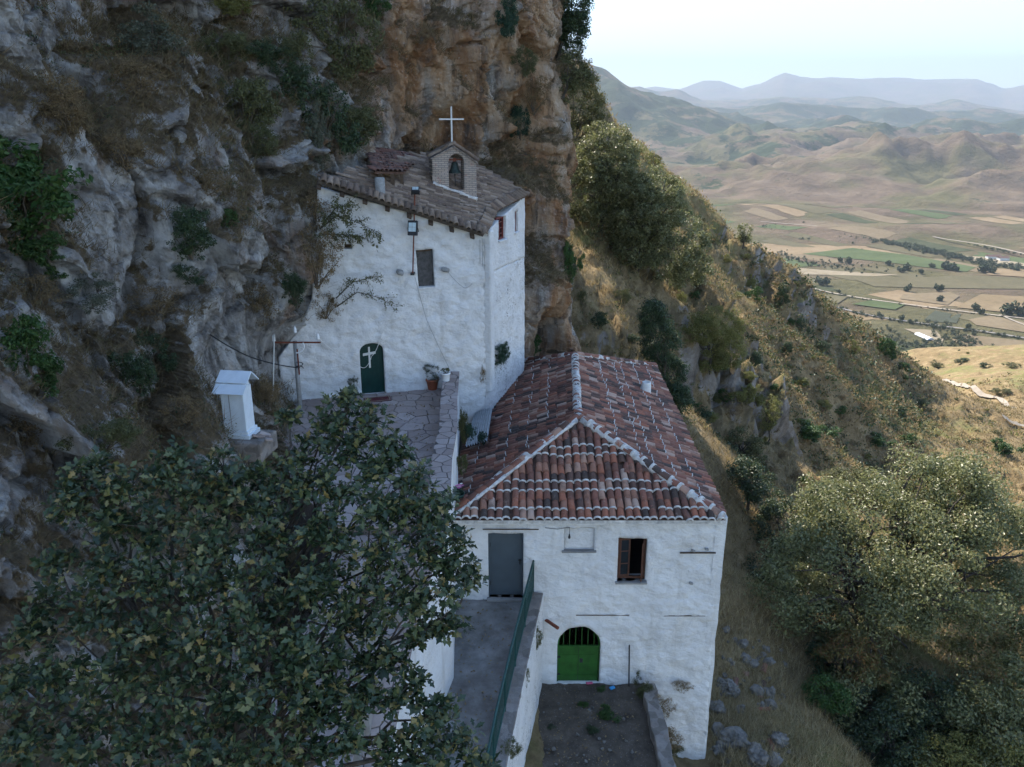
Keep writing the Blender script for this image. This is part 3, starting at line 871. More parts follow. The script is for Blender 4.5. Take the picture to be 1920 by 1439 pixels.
def jit(m, a=.012, rot=.035):
    """small unevenness of a laid tile"""
    r = Matrix.Rotation(random.gauss(0, rot), 4, 'Z') @ Matrix.Rotation(random.gauss(0, rot * .6), 4, 'X') @ Matrix.Rotation(random.gauss(0, rot), 4, 'Y')
    return m @ Matrix.Translation((random.gauss(0, a), random.gauss(0, a), random.uniform(0, a))) @ r
def band(V_r=.110, ln=.038, n=6):
    v = []
    for (r, y) in ((V_r * 1.06, -.006), (V_r * 1.0, ln), (V_r - .03, -.008)):
        for k in range(n + 1):
            a = math.pi * k / n
            v.append((-r * math.cos(a), y, r * math.sin(a) * .9 + .004))
    m = n + 1
    f = [(k, k + 1, m + k + 1, m + k) for k in range(n)] + [(k + 1, k, 2 * m + k, 2 * m + k + 1) for k in range(n)]
    return np.array(v), np.array(f)
BNDV, BNDF = band()

# ------------------------------------------------------------------ the long house with the red tiled hip roof
FY = 19.7                                   # front wall
HL0, HR0 = -1.68, 5.64                      # front corners
HL1, HR1, BY = -0.95, 6.05, 33.4            # rear corners
EZ, RZ = -10.46, -8.88                      # eaves, ridge
house = thing('stone_house', 'long whitewashed stone house with red tiled hip roof, a grey door and a green gate', 'house', (2.0, 26.0, -16.0))
def P_(o): return o.matrix_world.inverted() if False else None
def hb(mb, name, mats, parent=house, **k):
    """build in world coordinates under a parent at its own place"""
    return settle(mb.build(name, mats, parent, **k), parent)
def settle(o, parent):
    off = Vector((0, 0, 0)); p = parent
    m = Matrix.Identity(4)
    chain = []
    while p is not None:
        chain.append(p); p = p.parent
    for q in reversed(chain): m = m @ q.matrix_parent_inverse @ q.matrix_basis
    o.parent = parent
    o.matrix_parent_inverse = m.inverted()
    return o
def FX(px, py): p = at(px, py, FY); return (p.x, p.z)
def rect(px0, py0, px1, py1):
    (a, b), (c, d) = FX(px0, py0), FX(px1, py1)
    return [(a, d), (c, d), (c, b), (a, b)]
gd = rect(915, 1001, 981, 1121); wi = rect(1160, 1010, 1209, 1088); ni = rect(1058, 992, 1114, 1032)
gx0, gz1 = FX(1046, 1175); gx1, gz0 = FX(1123, 1281)
ga = arch(gx0, gx1, gz0, gz1, 12)
w = relief_wall('wall', [(HL0, -16.6), (.9, -16.8), (3.9, -17.6), (4.25, -19.6), (5.92, -19.9), (5.66, EZ), (HL0, EZ)], [gd, wi, ni, ga], (0, FY, 0), (1, 0, 0), (0, -1, 0), MT['white'], house, .34, .085, .06, 3)
settle(w, house); w['label'] = 'uneven whitewashed front wall with door, window, niche and arched gate'
w = relief_wall('wall', [(0, -19.9), (BY - FY, -16), (BY - FY, EZ), (0, EZ)], [], (5.9, FY, 0), (HR1 - 5.75, BY - FY, 0), (1, 0, 0), MT['white'], house, .3, .3, .03, 9); settle(w, house)
w = relief_wall('wall', [(0, -16), (BY - FY, -15), (BY - FY, EZ), (0, EZ)], [], (HL0, FY, 0), (HL1 - HL0, BY - FY, 0), (-1, 0, 0), MT['white'], house, .3, .3, .03, 19); settle(w, house)
hb(MB().box(((HL1 + HR1) / 2, BY, -12.8), (HR1 - HL1, .3, 4.7)), 'wall', MT['white'])
hb(MB().box((2.2, 26.5, -13.15), (7.0, 13.2, .1)), 'floor', MT['floor'])
# roof deck: four planes
ov = .2
e = [Vector((HL0 - .12, FY - ov, EZ + .02)), Vector((HR0 + .16, FY - ov, EZ + .02)), Vector((HR1 + .16, BY + ov, EZ + .02)), Vector((HL1 - .12, BY + ov, EZ + .02))]
ra, rb = Vector((2.03, 23.05, RZ)), Vector((2.42, 29.7, RZ))
mb = MB().add(list(e) + [ra, rb], [(0, 1, 4), (1, 2, 5, 4), (2, 3, 5), (3, 0, 4, 5)])
lo_ = [v - Vector((0, 0, .10)) for v in e]
skirt = MB().add(list(e) + lo_, [(4, 5, 1, 0), (5, 6, 2, 1), (6, 7, 3, 2), (7, 4, 0, 3), (7, 6, 5, 4)])
roof = hb(mb, 'roof', MT['deck']); hb(skirt, 'eave_board', MT['mortar'], roof); roof['label'] = 'hip roof of red and sooty clay tiles banded with white mortar'
hb(MB().box(((e[0].x + e[1].x) / 2, FY - .06, EZ - .10), (e[1].x - e[0].x - .12, .16, .12)), 'cornice', MT['white'], bevel=.02)
T_one = tile_mesh(MT['tile'])
def lay(tri, eave_a, eave_b, rows_white, pitch=.222, expo=.335):
    """rows of cover tiles over one roof plane; tri: convex plane polygon; returns matrices (largest first later)"""
    a, b = Vector(eave_a), Vector(eave_b)
    ex = (b - a).normalized()
    n = (tri[1] - tri[0]).cross(tri[2] - tri[0]).normalized()
    if n.z < 0: n = -n
    ey = n.cross(ex).normalized()
    if ey.z < 0: ey = -ey
    # right-handed frame: x across, y up the slope, z out
    ex = ey.cross(n)
    poly = [((v - a).dot(ex), (v - a).dot(ey)) for v in tri]
    xs = [p[0] for p in poly]; top = max(p[1] for p in poly)
    res, wh = [], []
    x = min(xs) + pitch * .5
    pl = poly
    while x < max(xs):
        wob = random.gauss(0, .010)
        row = 0
        y0_ = -.03 + random.gauss(0, .018); y = y0_
        while y < top - .1:
            if in_poly(np.array([[x, max(.02, y + expo * .6)]]), pl)[0]:
                tilt = .028
                m = frame(ex, (ey - n * .05).normalized(), n, a + ex * (x + wob) + ey * y + n * .055)
                sg_ = perlin(np.array([[m.translation.x * .7, m.translation.y * .7, 5.]]))[0]
                m.translation = m.translation + n * (.035 * sg_)
                if random.random() < .03: m = m @ Matrix.Translation((random.gauss(0, .03), -random.uniform(.02, .09), 0)) @ Matrix.Rotation(random.gauss(0, .16), 4, 'Z')
                m = jit(m, .011, .035)
                res.append(m)
                if row in rows_white and random.random() < .93: wh.append(m)
            y += expo * random.uniform(.95, 1.05); row += 1
        x += pitch
    return res, wh
front, fw = lay([e[0], e[1], ra], e[0], e[1], {0, 1, 3, 4, 7, 8})
right, rw = lay([e[1], e[2], rb, ra], e[1], e[2], {2, 4, 6, 7, 9})
left, lw = lay([e[3], e[0], ra, rb], e[3], e[0], {2, 5, 7, 9})
random.shuffle(right); random.shuffle(left)
sides = sorted(right + left, key=lambda m: m.translation.y)
n_one = max(0, 300 - len(front))
for m in front + sides[:n_one]:
    o = link('roof_tile', T_one, roof); settle(o, roof); o.matrix_basis = m
o = join_tiles('roof_tiles', sides[n_one:], MT['tile_many'], roof); settle(o, roof)
lw = [m for m in lw if random.random() < .55]
rw = [m for m in rw if random.random() < .85]
o = join_tiles('mortar_bands', fw, MT['mortar'], roof, V=BNDV, Fc=BNDF); settle(o, roof)
o = join_tiles('mortar_dabs', rw + lw, MT['mortar'], roof, V=BNDV * np.array([1.01, .55, 1.0]), Fc=BNDF); settle(o, roof)
# hip and ridge tiles in white mortar
T_ridge = tile_mesh(MT['tile'], 'ridge_tile', r0=.135, r1=.11, ln=.43, th=.02)
def ridge_line(a, b, lift=.05, expo=.33, cap=True):
    a, b = Vector(a), Vector(b)
    ey = (b - a).normalized(); ex = ey.cross(Vector((0, 0, 1))).normalized(); ez = ex.cross(ey)
    n = int((b - a).length / expo)
    bed = MB()
    pts = [a.lerp(b, k / n) + ez * (.015 + random.uniform(-.012, .012)) + ex * random.uniform(-.02, .02) for k in range(n + 1)]
    bed.tube(pts, [random.uniform(.12, .16) for _ in pts], 8)
    o = hb(bed, 'mortar_bed', MT['mortar'], roof, smooth=True)
    for k in range(n):
        m = jit(frame(ex, ey, ez, a.lerp(b, (k + .1) / n) + ez * lift), .012, .04)
        o = link('ridge_tile', T_ridge, roof); settle(o, roof); o.matrix_basis = m
        if cap:
            c = link('mortar_collar', band_me, roof); settle(c, roof); c.matrix_basis = m
band_me = mesh_np('mortar_collar', *band(.142, .08), [MT['mortar']], smooth=True)
ridge_line(ra + Vector((0, -.1, .03)), rb + Vector((0, .1, .03)))
ridge_line(e[0] + Vector((.08, .05, .04)), ra + Vector((-.12, -.12, .03)), cap=False)
ridge_line(e[1] + Vector((-.08, .05, .04)), ra + Vector((.12, -.12, .03)))
ridge_line(e[2] + Vector((0, -.2, .04)), rb + Vector((.1, .1, .03)), cap=False)
ridge_line(e[3] + Vector((0, -.2, .04)), rb + Vector((-.1, .1, .03)), cap=False)
c = at(1211, 738, 28.7)
mb = MB().lathe((c.x, c.y, c.z - .3), [(.2, 0), (.19, .3), (.175, .72), (.15, .76), (.12, .76), (.11, .3)], 14)
ch = hb(mb, 'chimney', MT['plaster_pot'], roof, smooth=True); ch['label'] = 'short round whitewashed chimney on the roof edge'
# plaster strip flashing along the hip on the left
mb = MB()
pa, pb = e[0] + Vector((.10, -.10, .06)), ra + Vector((-.05, -.22, .05))
pts = [pa.lerp(pb, k / 18) + Vector((random.uniform(-.012, .012), random.uniform(-.02, .02), .02)) for k in range(19)]
mb.tube(pts, [random.uniform(.045, .075) for _ in pts], 6)
hb(mb, 'mortar_fillet', MT['mortar'], roof, smooth=True)

# grey steel door
def panel(px0, py0, px1, py1, y, th=.04):
    (a, b), (c, d) = FX(px0, py0), FX(px1, py1)
    return ((a + c) / 2, y, (b + d) / 2), (c - a, th, b - d)
c, s = panel(915, 1001, 981, 1121, FY + .16)
dz = s[2] / 2
d0 = hb(MB().box((c[0], c[1], c[2] + dz * .43), (s[0] + .02, .04, s[2] * .565)).box((c[0], c[1] + .012, c[2] - dz * .565), (s[0] + .02, .04, s[2] * .43)), 'door', MT['steel'], bevel=.004)
d0['label'] = 'plain grey steel door in two panels'
hb(MB().box((c[0] + s[0] * .40, c[1] - .05, c[2] + .12), (.10, .03, .03)).box((c[0] + s[0] * .40, c[1] - .035, c[2] + .06), (.04, .02, .16)), 'door_handle', MT['dark'], d0, bevel=.005)
hb(MB().box((c[0], FY + .1, gd[0][1] - .035), (s[0] + .1, .42, .07)), 'threshold', MT['concrete'], bevel=.012)
# open brown window
(x0, z0), (x1, z1) = (wi[0][0], wi[0][1]), (wi[1][0], wi[2][1])
wn_ = hb(MB().box((x0 + .03, FY + .13, (z0 + z1) / 2), (.06, .07, z1 - z0)).box((x1 - .03, FY + .13, (z0 + z1) / 2), (.06, .07, z1 - z0))
         .box(((x0 + x1) / 2, FY + .131, z1 - .03), (x1 - x0 - .12, .066, .06)).box(((x0 + x1) / 2, FY + .131, z0 + .03), (x1 - x0 - .12, .066, .06)), 'window', MT['wood'], bevel=.004)
wn_['label'] = 'brown wooden window with one sash standing open'
def sash(hx, ang, wd):
    m = Matrix.Rotation(ang, 3, 'Z'); org = Vector((hx, FY + .10, 0))
    f = MB(); g = MB()
    h = z1 - z0 - .14; zc = (z0 + z1) / 2
    def bxx(cx, cz, sx, sz): f.box(org + m @ Vector((cx, 0, 0)) + Vector((0, 0, cz)), (sx, .035, sz), rot=m)
    sgn = 1 if wd > 0 else -1; a = abs(wd)
    bxx(sgn * .022, zc, .044, h); bxx(sgn * (a - .022), zc, .044, h)
    for z in (zc - h / 2 + .022, zc - h / 6, zc + h / 6, zc + h / 2 - .022): bxx(sgn * a / 2, z, a - .088, .044 if abs(z - zc) > h / 4 else .026)
    sa = hb(f, 'sash', MT['wood'], wn_, bevel=.003)
    for k in range(3):
        z = zc + (k - 1) * h / 3
        g = MB().box(org + m @ Vector((sgn * a / 2, .004, 0)) + Vector((0, 0, z)), (a - .09, .006, h / 3 - .03), rot=m)
        hb(g, 'pane', MT['glass'], wn_)
sash(x0 + .06, R(8), .30)
sash(x1 - .06, R(74), -.32)
hb(MB().box(((x0 + x1) / 2, FY + .03, z0 - .03), (x1 - x0 + .1, .34, .06)), 'window_sill', MT['concrete'], bevel=.012)
# walled-up niche
(x0, z0), (x1, z1) = ni[0], ni[2]
w = relief_wall('niche_panel', [(x0 - .03, z0 - .03), (x1 + .03, z0 - .03), (x1 + .03, z1 + .03), (x0 - .03, z1 + .03)], [], (0, FY + .11, 0), (1, 0, 0), (0, -1, 0), MT['white'], house, .1, .12, .01, 5); settle(w, house)
hb(MB().box(((x0 + x1) / 2, FY - .005, z0 - .02), (x1 - x0 + .12, .16, .05)), 'niche_sill', MT['concrete'], bevel=.014)
# lamp on a cable over the niche
p0 = at(1022, 990, FY - .03); p1 = at(1068, 989, FY - .04)
cb = hb(MB().tube([p0, p0.lerp(p1, .5) + Vector((0, 0, -.05)), p1, p1 + Vector((0, 0, -.22))], .008, 5), 'lamp_cable', MT['dark'])
q = p1 + Vector((0, 0, -.30))
hb(MB().lathe(q, [(.0, -.06), (.03, -.04), (.036, 0), (.02, .06), (.016, .09), (0, .09)], 10), 'lamp_socket', MT['dark'], cb, smooth=True)
# old tie beams showing through the whitewash
for (a0, a1, yy, hh) in ((1275, 1342, 1037, .035), (1244, 1322, 1155, .02), (1080, 1180, 1154, .012), (905, 1010, 993, .02)):
    A, B = at(a0, yy, FY - .018), at(a1, yy, FY - .018)
    hb(MB().box((A + B) / 2, ((B - A).length, .03, hh)), 'tie_beam', MT['rafter'])
for (a0, yy) in ((1296, 1094), (1325, 1030), (1300, 1033)):
    A = at(a0, yy, FY - .02)
    hb(MB().box(A, (.11, .09, .06), rot=Matrix.Rotation(.3, 3, 'Y')), 'stone_stub', MT['grey_cement'], bevel=.02)
# bright green arched gate
gy = FY + .12
gate = MB()
gw = gx1 - gx0
zs_ = gz0 + (gz1 - gz0) * .62
gate.box(((gx0 + gx1) / 2, gy, (gz0 + zs_) / 2), (gw - .05, .035, zs_ - gz0))
gate.box(((gx0 + gx1) / 2, gy - .012, zs_), (gw - .05, .06, .05))
g1 = hb(gate, 'gate', MT['green_gate'], bevel=.004); g1['label'] = 'bright green arched metal gate, solid below and barred above'
rim = [Vector((p[0] + (.02 if p[0] < (gx0 + gx1) / 2 else -.02), gy - .01, p[1])) for p in arch(gx0, gx1, gz0, gz1 - .02, 14)[2:]]
hb(MB().tube([Vector((gx1 - .02, gy - .01, gz0))] + rim + [Vector((gx0 + .02, gy - .01, gz0))], .032, 8), 'gate_frame', MT['green_gate'], g1, smooth=True)
for k in range(1, 7):
    xb = gx0 + gw * k / 7
    zt = gz1 - gw / 2 + math.sqrt(max(0, (gw / 2) ** 2 - (xb - (gx0 + gx1) / 2) ** 2)) - .03
    hb(MB().tube([(xb, gy, zs_ - .02), (xb, gy, zt)], .011, 6), 'gate_bar', MT['green_gate'], g1)
# drain pipe stub beside the gate
A, B = at(1022, 1168, FY - .05), at(1046, 1178, FY - .45)
hb(MB().tube([A + Vector((-.1, .2, .06)), B], .05, 10), 'drain_pipe', MT['rust'])
A = at(1180, 1278, FY - .12); B = at(1180, 1210, FY - .12)
tag(MB().tube([A + Vector((0, 0, -.3)), B], .022, 6).build('iron_rod', MT['dark']), 'thin dark iron rod standing upright against the white wall beside the green gate', 'rod')

# ------------------------------------------------------------------ the chapel under the rock
K0 = Vector((-.92, 26.55, 0)); L0 = Vector((-7.5, 24.75, 0)); K1 = Vector((1.0, 31.6, 0))
chapel = thing('chapel', 'tall whitewashed chapel under the cliff with brown tiled roof and dark green door', 'chapel', (-3.5, 27.0, -8.9))
ptsR = [at(640, 352, 24.95), at(908, 440, 26.25), at(927, 396, 28.3), at(990, 364, 30.0)]
Am = np.array([(p.x, p.y, 1) for p in ptsR]); gx, gyy, g0 = np.linalg.lstsq(Am, np.array([p.z for p in ptsR]), rcond=None)[0]
def rz_(x, y): return gx * x + gyy * y + g0
nR = Vector((-gx, -gyy, 1)).normalized()
def on_roof(px, py, lift=0.0):
    d = ray(px, py); t = (g0 + lift) / (d.z - gx * d.x - gyy * d.y)
    return d * t
uF = (K0 - L0).normalized(); nF = Vector((uF.y, -uF.x, 0))
def on_front(px, py, off=0.0):
    d = ray(px, py); t = (L0 + nF * off).dot(nF) / d.dot(nF)
    p = d * t
    return p
def SZ(px, py):
    p = on_front(px, py); return ((p - L0).dot(uF), p.z)
lenF = (K0 - L0).length
(da, dt), (db, dbz) = SZ(673, 645), SZ(723, 738)
door_h = arch(da, db, dbz, dt, 12, .26)
win_h = [SZ(785, 539), SZ(815, 537), SZ(812, 467), SZ(780, 470)]
hole_h = [SZ(645, 467), SZ(660, 467), SZ(660, 458), SZ(646, 458)]
zl, zr = rz_(L0.x, L0.y) - .14, rz_(K0.x, K0.y) - .12
w = relief_wall('wall', [(0, -11.6), (lenF, -11.6), (lenF, zr), SZ(596, 351), SZ(590, 470), SZ(585, 560), SZ(560, 620), (0, -7.4)], [door_h, win_h, hole_h], L0, uF, nF, MT['white'], chapel, .4, .085, .085, 13); settle(w, chapel)
w['label'] = 'tall whitewashed rubble wall with an arched door and one shuttered opening'
uS = (K1 - K0).normalized(); nS = Vector((uS.y, -uS.x, 0)); lenS = (K1 - K0).length
def on_side(px, py, off=0.0):
    d = ray(px, py); t = (K0 + nS * off).dot(nS) / d.dot(nS); return d * t
def SS(px, py): p = on_side(px, py); return ((p - K0).dot(uS), p.z)
K1 = K0 + uS * SS(984, 420)[0]; lenS = (K1 - K0).length
zk0, zk1 = rz_(K0.x, K0.y) - .12, rz_(K1.x, K1.y) - .12
w1h = [SS(935, 452), SS(948, 448), SS(948, 405), SS(935, 408)]
w2h = [SS(966, 436), SS(971, 434), SS(971, 395), SS(966, 397)]
zmid = SS(945, 500)[1]
w = relief_wall('wall', [(0, zmid), (lenS, zmid), (lenS, zk1), (0, zk0)], [w1h, w2h], K0, uS, nS, MT['white'], chapel, .35, .10, .025, 23); settle(w, chapel)
w = relief_wall('wall', [(0, -11.6), (lenS, -11.6), (lenS, zmid), (0, zmid)], [], K0, uS, nS, MT['flaked'], chapel, .35, .09, .035, 31); settle(w, chapel)
w['label'] = 'lower side wall with flaking whitewash'
# corner buttress strip
cb0 = K0 + nF * .02
hb(MB().box((K0.x + .12, K0.y + .12, -6.4), (.34, .34, 5.6), rz=math.atan2(uS.y, uS.x)), 'corner_pier', MT['white'], chapel, bevel=.06)
# rear and ceiling so that the rooms stay dark
hb(MB().box((-3.8, 30.5, -7.0), (6.4, .3, 7)), 'rear_wall', MT['white'], chapel)
hb(MB().box((-4.0, 28.7, -8.95), (5.2, 2.9, .1)), 'floor', MT['floor'], chapel)
# front door
def front_slab(pts, y0, y1):
    """prism from (along, up) points between two depths in front of the wall line (minus = inside)"""
    v = [L0 + uF * s + nF * y0 + Vector((0, 0, z)) for s, z in pts] + [L0 + uF * s + nF * y1 + Vector((0, 0, z)) for s, z in pts]
    n = len(pts)
    return v, [tuple(range(n))[::-1], tuple(range(n, 2 * n))] + [(i, (i + 1) % n, n + (i + 1) % n, n + i) for i in range(n)]
dr = hb(MB().add(*front_slab(arch(da + .0, db - .0, dbz, dt - .01, 12, .26), -.24, -.18)), 'door', MT['green_door'], chapel, bevel=.004)
dr['label'] = 'dark green arched wooden door with a pale cross'
cs = MB()
cx = da + (db - da) * .42; dh = dt - dbz
cs.add(*front_slab([(cx - .03, dbz + dh * .50), (cx + .03, dbz + dh * .50), (cx + .03, dbz + dh * .90), (cx - .03, dbz + dh * .90)], -.178, -.155))
cs.add(*front_slab([(cx - .21, dbz + dh * .735), (cx + .21, dbz + dh * .765), (cx + .21, dbz + dh * .81), (cx - .21, dbz + dh * .78)], -.178, -.150))
hb(cs, 'door_cross', MT['plaster_pot'], dr)
for k in range(1, 5):
    s_ = da + (db - da) * k / 5
    hb(MB().add(*front_slab([(s_ - .006, dbz + .02), (s_ + .006, dbz + .02), (s_ + .006, dt - .24), (s_ - .006, dt - .24)], -.182, -.174)), 'door_batten', MT['green_door'], dr)
hb(MB().add(*front_slab([(da - .04, dbz - .10), (db + .04, dbz - .10), (db + .04, dbz - .005), (da - .04, dbz - .005)], -.3, .12)), 'door_step', MT['terracotta'], chapel, bevel=.015)
# shuttered opening
sh = hb(MB().add(*front_slab(win_h, -.2, -.15)), 'shutter', plain('grey_board', (.075, .072, .07), .8, vary=.4, scale=9, bump=.3), chapel)
sh['label'] = 'dark grey board closing the tall opening'
hb(MB().add(*front_slab([SZ(783, 474), SZ(810, 471), SZ(810, 468), SZ(782, 471)], -.15, -.11)), 'shutter_rail', MT['rafter'], sh)
hb(MB().add(*front_slab([SZ(784, 543), SZ(818, 541), SZ(818, 537), SZ(784, 539.5)], -.1, .07)), 'window_sill', MT['white'], chapel, bevel=.01)
hb(MB().add(*front_slab([SZ(640, 470), SZ(664, 470), SZ(664, 455), SZ(640, 455)], -.34, -.28)), 'hole_back', MT['rafter'], chapel)
# red windows of the side wall
def side_box(q, y0, y1):
    v = [K0 + uS * s + nS * y0 + Vector((0, 0, z)) for s, z in q] + [K0 + uS * s + nS * y1 + Vector((0, 0, z)) for s, z in q]
    n = len(q)
    return v, [tuple(range(n))[::-1], tuple(range(n, 2 * n))] + [(i, (i + 1) % n, n + (i + 1) % n, n + i) for i in range(n)]
MT['red_wood'] = plain('dark_red_paint', (.14, .03, .025), .6, vary=.3, scale=14)
for hpts in (w1h, w2h):
    f = hb(MB().add(*side_box(hpts, -.16, -.14)), 'window', MT['glass'], chapel)
    (s0, zA), (s1, _), (_, zB), _2 = hpts[0], hpts[1], hpts[2], 0
    fr = MB()
    for (a, b, c_, d_) in ((s0, s0 + .06, zA, zB), (s1 - .06, s1, zA, zB), (s0 + .06, s1 - .06, zB - .06, zB), (s0 + .06, s1 - .06, zA, zA + .06)):
        fr.add(*side_box([(a, c_), (b, c_), (b, d_), (a, d_)], -.138, -.08))
    hb(fr, 'frame', MT['red_wood'], f)
    for k in (1, 2, 3):
        z = zA + (zB - zA) * k / 4
        hb(MB().add(*side_box([(s0 + .06, z - .014), (s1 - .06, z - .014), (s1 - .06, z + .014), (s0 + .06, z + .014)], -.138, -.09)), 'glazing_bar', MT['red_wood'], f)
    hb(MB().add(*side_box([((s0 + s1) / 2 - .014, zA + .06), ((s0 + s1) / 2 + .014, zA + .06), ((s0 + s1) / 2 + .014, zB - .06), ((s0 + s1) / 2 - .014, zB - .06)], -.136, -.085)), 'glazing_bar', MT['red_wood'], f)
    hb(MB().add(*side_box([(s0 - .06, zA - .05), (s1 + .06, zA - .05), (s1 + .06, zA), (s0 - .06, zA)], -.1, .08)), 'sill', MT['white'], f, bevel=.01)

# chapel roof -------------------------------------------------------
A_, B_, B2_, C_ = on_roof(640, 352), on_roof(908, 439), on_roof(927, 396), on_roof(990, 364)
e1 = (A_ - B_).normalized(); e2 = nR.cross(e1); e2 = e2 if e2.y > 0 else -e2
A2_ = A_ + e1 * .7
out = [B_, B2_, C_, on_roof(940, 333), on_roof(890, 306), on_roof(800, 290), on_roof(694, 316), A2_]
mb = MB(); n = len(out)
mb.add([p - nR * .0 for p in out] + [p - nR * .12 for p in out], [tuple(range(n)), tuple(range(2 * n - 1, n - 1, -1))] + [(i, n + i, n + (i + 1) % n, (i + 1) % n) for i in range(n)])
croof = hb(mb, 'roof', plain('dark_roof_bed', (.10, .085, .072), .95, vary=.4, scale=8, bump=.4), chapel)
croof['label'] = 'sagging roof of weathered grey brown tiles with a scalloped edge'
poly = [((p - B_).dot(e1), (p - B_).dot(e2)) for p in out]
tl = []
yv = .10
ex_ = e2.copy(); ey_ = e1.copy()
if ex_.cross(ey_).dot(nR) < 0: ex_ = -ex_
while yv < max(p[1] for p in poly):
    xv = min(p[0] for p in poly) - .3 + random.uniform(-.06, .06)
    while xv < max(p[0] for p in poly):
        if in_poly(np.array([[xv + .12, yv]]), poly)[0] and random.random() < .985:
            m = frame(ex_, (ey_ - nR * .07).normalized(), nR, B_ + e1 * xv + e2 * yv + nR * .03)
            tl.append(jit(m, .016, .05))
        xv += .29 + random.uniform(-.02, .02)
    yv += .122
o = join_tiles('roof_tiles', tl, MT['grey_tile'], croof, V=TV * np.array([.62, 1.05, .52])); settle(o, croof)
# scalloped verge: short tiles laid across the edge
T_verge = tile_mesh(MT['grey_tile_one'], 'verge_tile', r0=.10, r1=.085, ln=.40, th=.022, squash=1.15)
k = 0; L_ = (A2_ - B_).length
while k * .205 < L_:
    p = B_ + e1 * (k * .205) - e2 * .13 + nR * .035
    m = jit(frame(e1 if e1.cross(e2).dot(nR) > 0 else -e1, e2, nR, p), .012, .05)
    o = link('verge_tile', T_verge, croof); settle(o, croof); o.matrix_basis = m
    k += 1
# eave along the side wall
for (a, b) in ((B_, B2_), (B2_, C_)):
    d_ = (b - a).normalized(); ib = nR.cross(d_); ib = ib if ib.x < 0 else -ib
    for j in range(int((b - a).length / .2)):
        m = jit(frame(d_ if d_.cross(ib).dot(nR) > 0 else -d_, ib, nR, a + d_ * (.1 + .2 * j) - ib * .10 + nR * .035), .012, .05)
        o = link('verge_tile', T_verge, croof); settle(o, croof); o.matrix_basis = m
# rafter ends and wall plate under the edge
hb(MB().box((A2_ + B_) / 2 - nR * .15 + e2 * .14, (.07, (A2_ - B_).length * .96, .05), rot=Matrix((e2, e1, e2.cross(e1))).transposed()), 'wall_plate', MT['rafter'], chapel)
for k in range(8):
    p = B_ + e1 * (.35 + k * .72) - nR * .19 - e2 * .02
    hb(MB().box(p + e2 * .06, (.40, .14, .06), rot=Matrix((e2, e1, e2.cross(e1))).transposed()), 'rafter_end', MT['rafter'], chapel)

# small upper roof of red tiles against the rock
u0, u1, u2, u3 = on_roof(703, 322, .5), on_roof(757, 323, .5), at(787, 297, 30.0), at(692, 275, 30.4)
nn = (u1 - u0).cross(u3 - u0).normalized(); nn = nn if nn.z > 0 else -nn
mb = MB().add([u0, u1, u2, u3] + [p - nn * .07 for p in (u0, u1, u2, u3)], [(0, 1, 2, 3), (7, 6, 5, 4), (0, 4, 5, 1), (1, 5, 6, 2), (2, 6, 7, 3), (3, 7, 4, 0)])
lr = hb(mb, 'lean_to_roof', MT['deck'], chapel); lr['label'] = 'small red tiled roof between chapel and rock'
ux_ = (u1 - u0).normalized(); uy_ = nn.cross(ux_)
uy_ = uy_ if uy_.dot(u3 - u0) > 0 else -uy_
ux_ = uy_.cross(nn)
pl = [((p - u0).dot(ux_), (p - u0).dot(uy_)) for p in (u0, u1, u2, u3)]
tl = []
xv = min(p[0] for p in pl) + .05
while xv < max(p[0] for p in pl):
    yv = -.06
    while yv < max(p[1] for p in pl):
        if in_poly(np.array([[xv, max(.01, yv + .1)]]), pl)[0]:
            tl.append(jit(frame(ux_, (uy_ - nn * .06).normalized(), nn, u0 + ux_ * xv + uy_ * yv + nn * .03), .012, .05))
        yv += .3
    xv += .17
o = join_tiles('lean_to_tiles', tl, MT['dull_tile'], lr, V=TV * np.array([.8, 1, .8])); settle(o, lr)
for px in (712, 735, 752):
    t = on_roof(px, 330, .38); b = t.copy(); b.z = rz_(b.x, b.y) - .05
    t.y += .12; b.y += .12
    hb(MB().box((t + b) / 2, (.12, .12, abs(t.z - b.z) + .15)), 'post', MT['rafter'], chapel)
# grey vent pipe
v = on_roof(713, 362)
hb(MB().lathe((v.x, v.y, v.z - .1), [(.16, 0), (.155, .55), (.13, .57), (.10, .57), (.10, .2)], 14), 'vent_pipe', MT['grey_cement'], chapel, smooth=True)
# small board lying on the roof
v = on_roof(797, 386, .1)

# bell gable ---------------------------------------------------------
gl, gr = on_roof(811, 346), on_roof(894, 376)
gdir = Vector((gr.x - gl.x, gr.y - gl.y, 0)); glen = gdir.length; gdir.normalize(); gn = Vector((gdir.y, -gdir.x, 0))
def on_gable(px, py):
    d = ray(px, py); t = gl.dot(gn) / d.dot(gn); p = d * t
    return ((p - gl).dot(gdir), p.z)
sl, sr, ap = on_gable(811, 296)[1], on_gable(894, 304)[1], on_gable(850, 276)
ob = [(0, gl.z - .3), (glen, gr.z - .35), (glen, sr), (ap[0], ap[1]), (0, sl)]
oz = on_gable(855, 357)[1]; ot = on_gable(856, 289)[1]; o0, o1 = on_gable(841, 320)[0], on_gable(870, 320)[0]
op = arch(o0, o1, oz, ot, 12)
mb = MB()
fr_ = Matrix((gdir, -gn, Vector((0, 0, 1)))).transposed().to_4x4(); fr_.translation = Vector((gl.x, gl.y, 0))
w = relief_wall('bell_gable', ob, [op], (0, 0, 0), (1, 0, 0), (0, -1, 0), MT['brick'], None, .5, .07, .035, 3)
me = w.data
# brick pattern runs in the plane of the wall: object space x along, y up
rotm = Matrix(((1, 0, 0), (0, 0, 1), (0, -1, 0))).to_4x4()
me.transform(rotm)
w.matrix_basis = fr_ @ rotm.inverted()
bm_ = w.matrix_basis.copy(); settle(w, chapel); w.matrix_basis = bm_
gable = w; gable['label'] = 'brick bell gable with arched opening, tile coping and white cross'
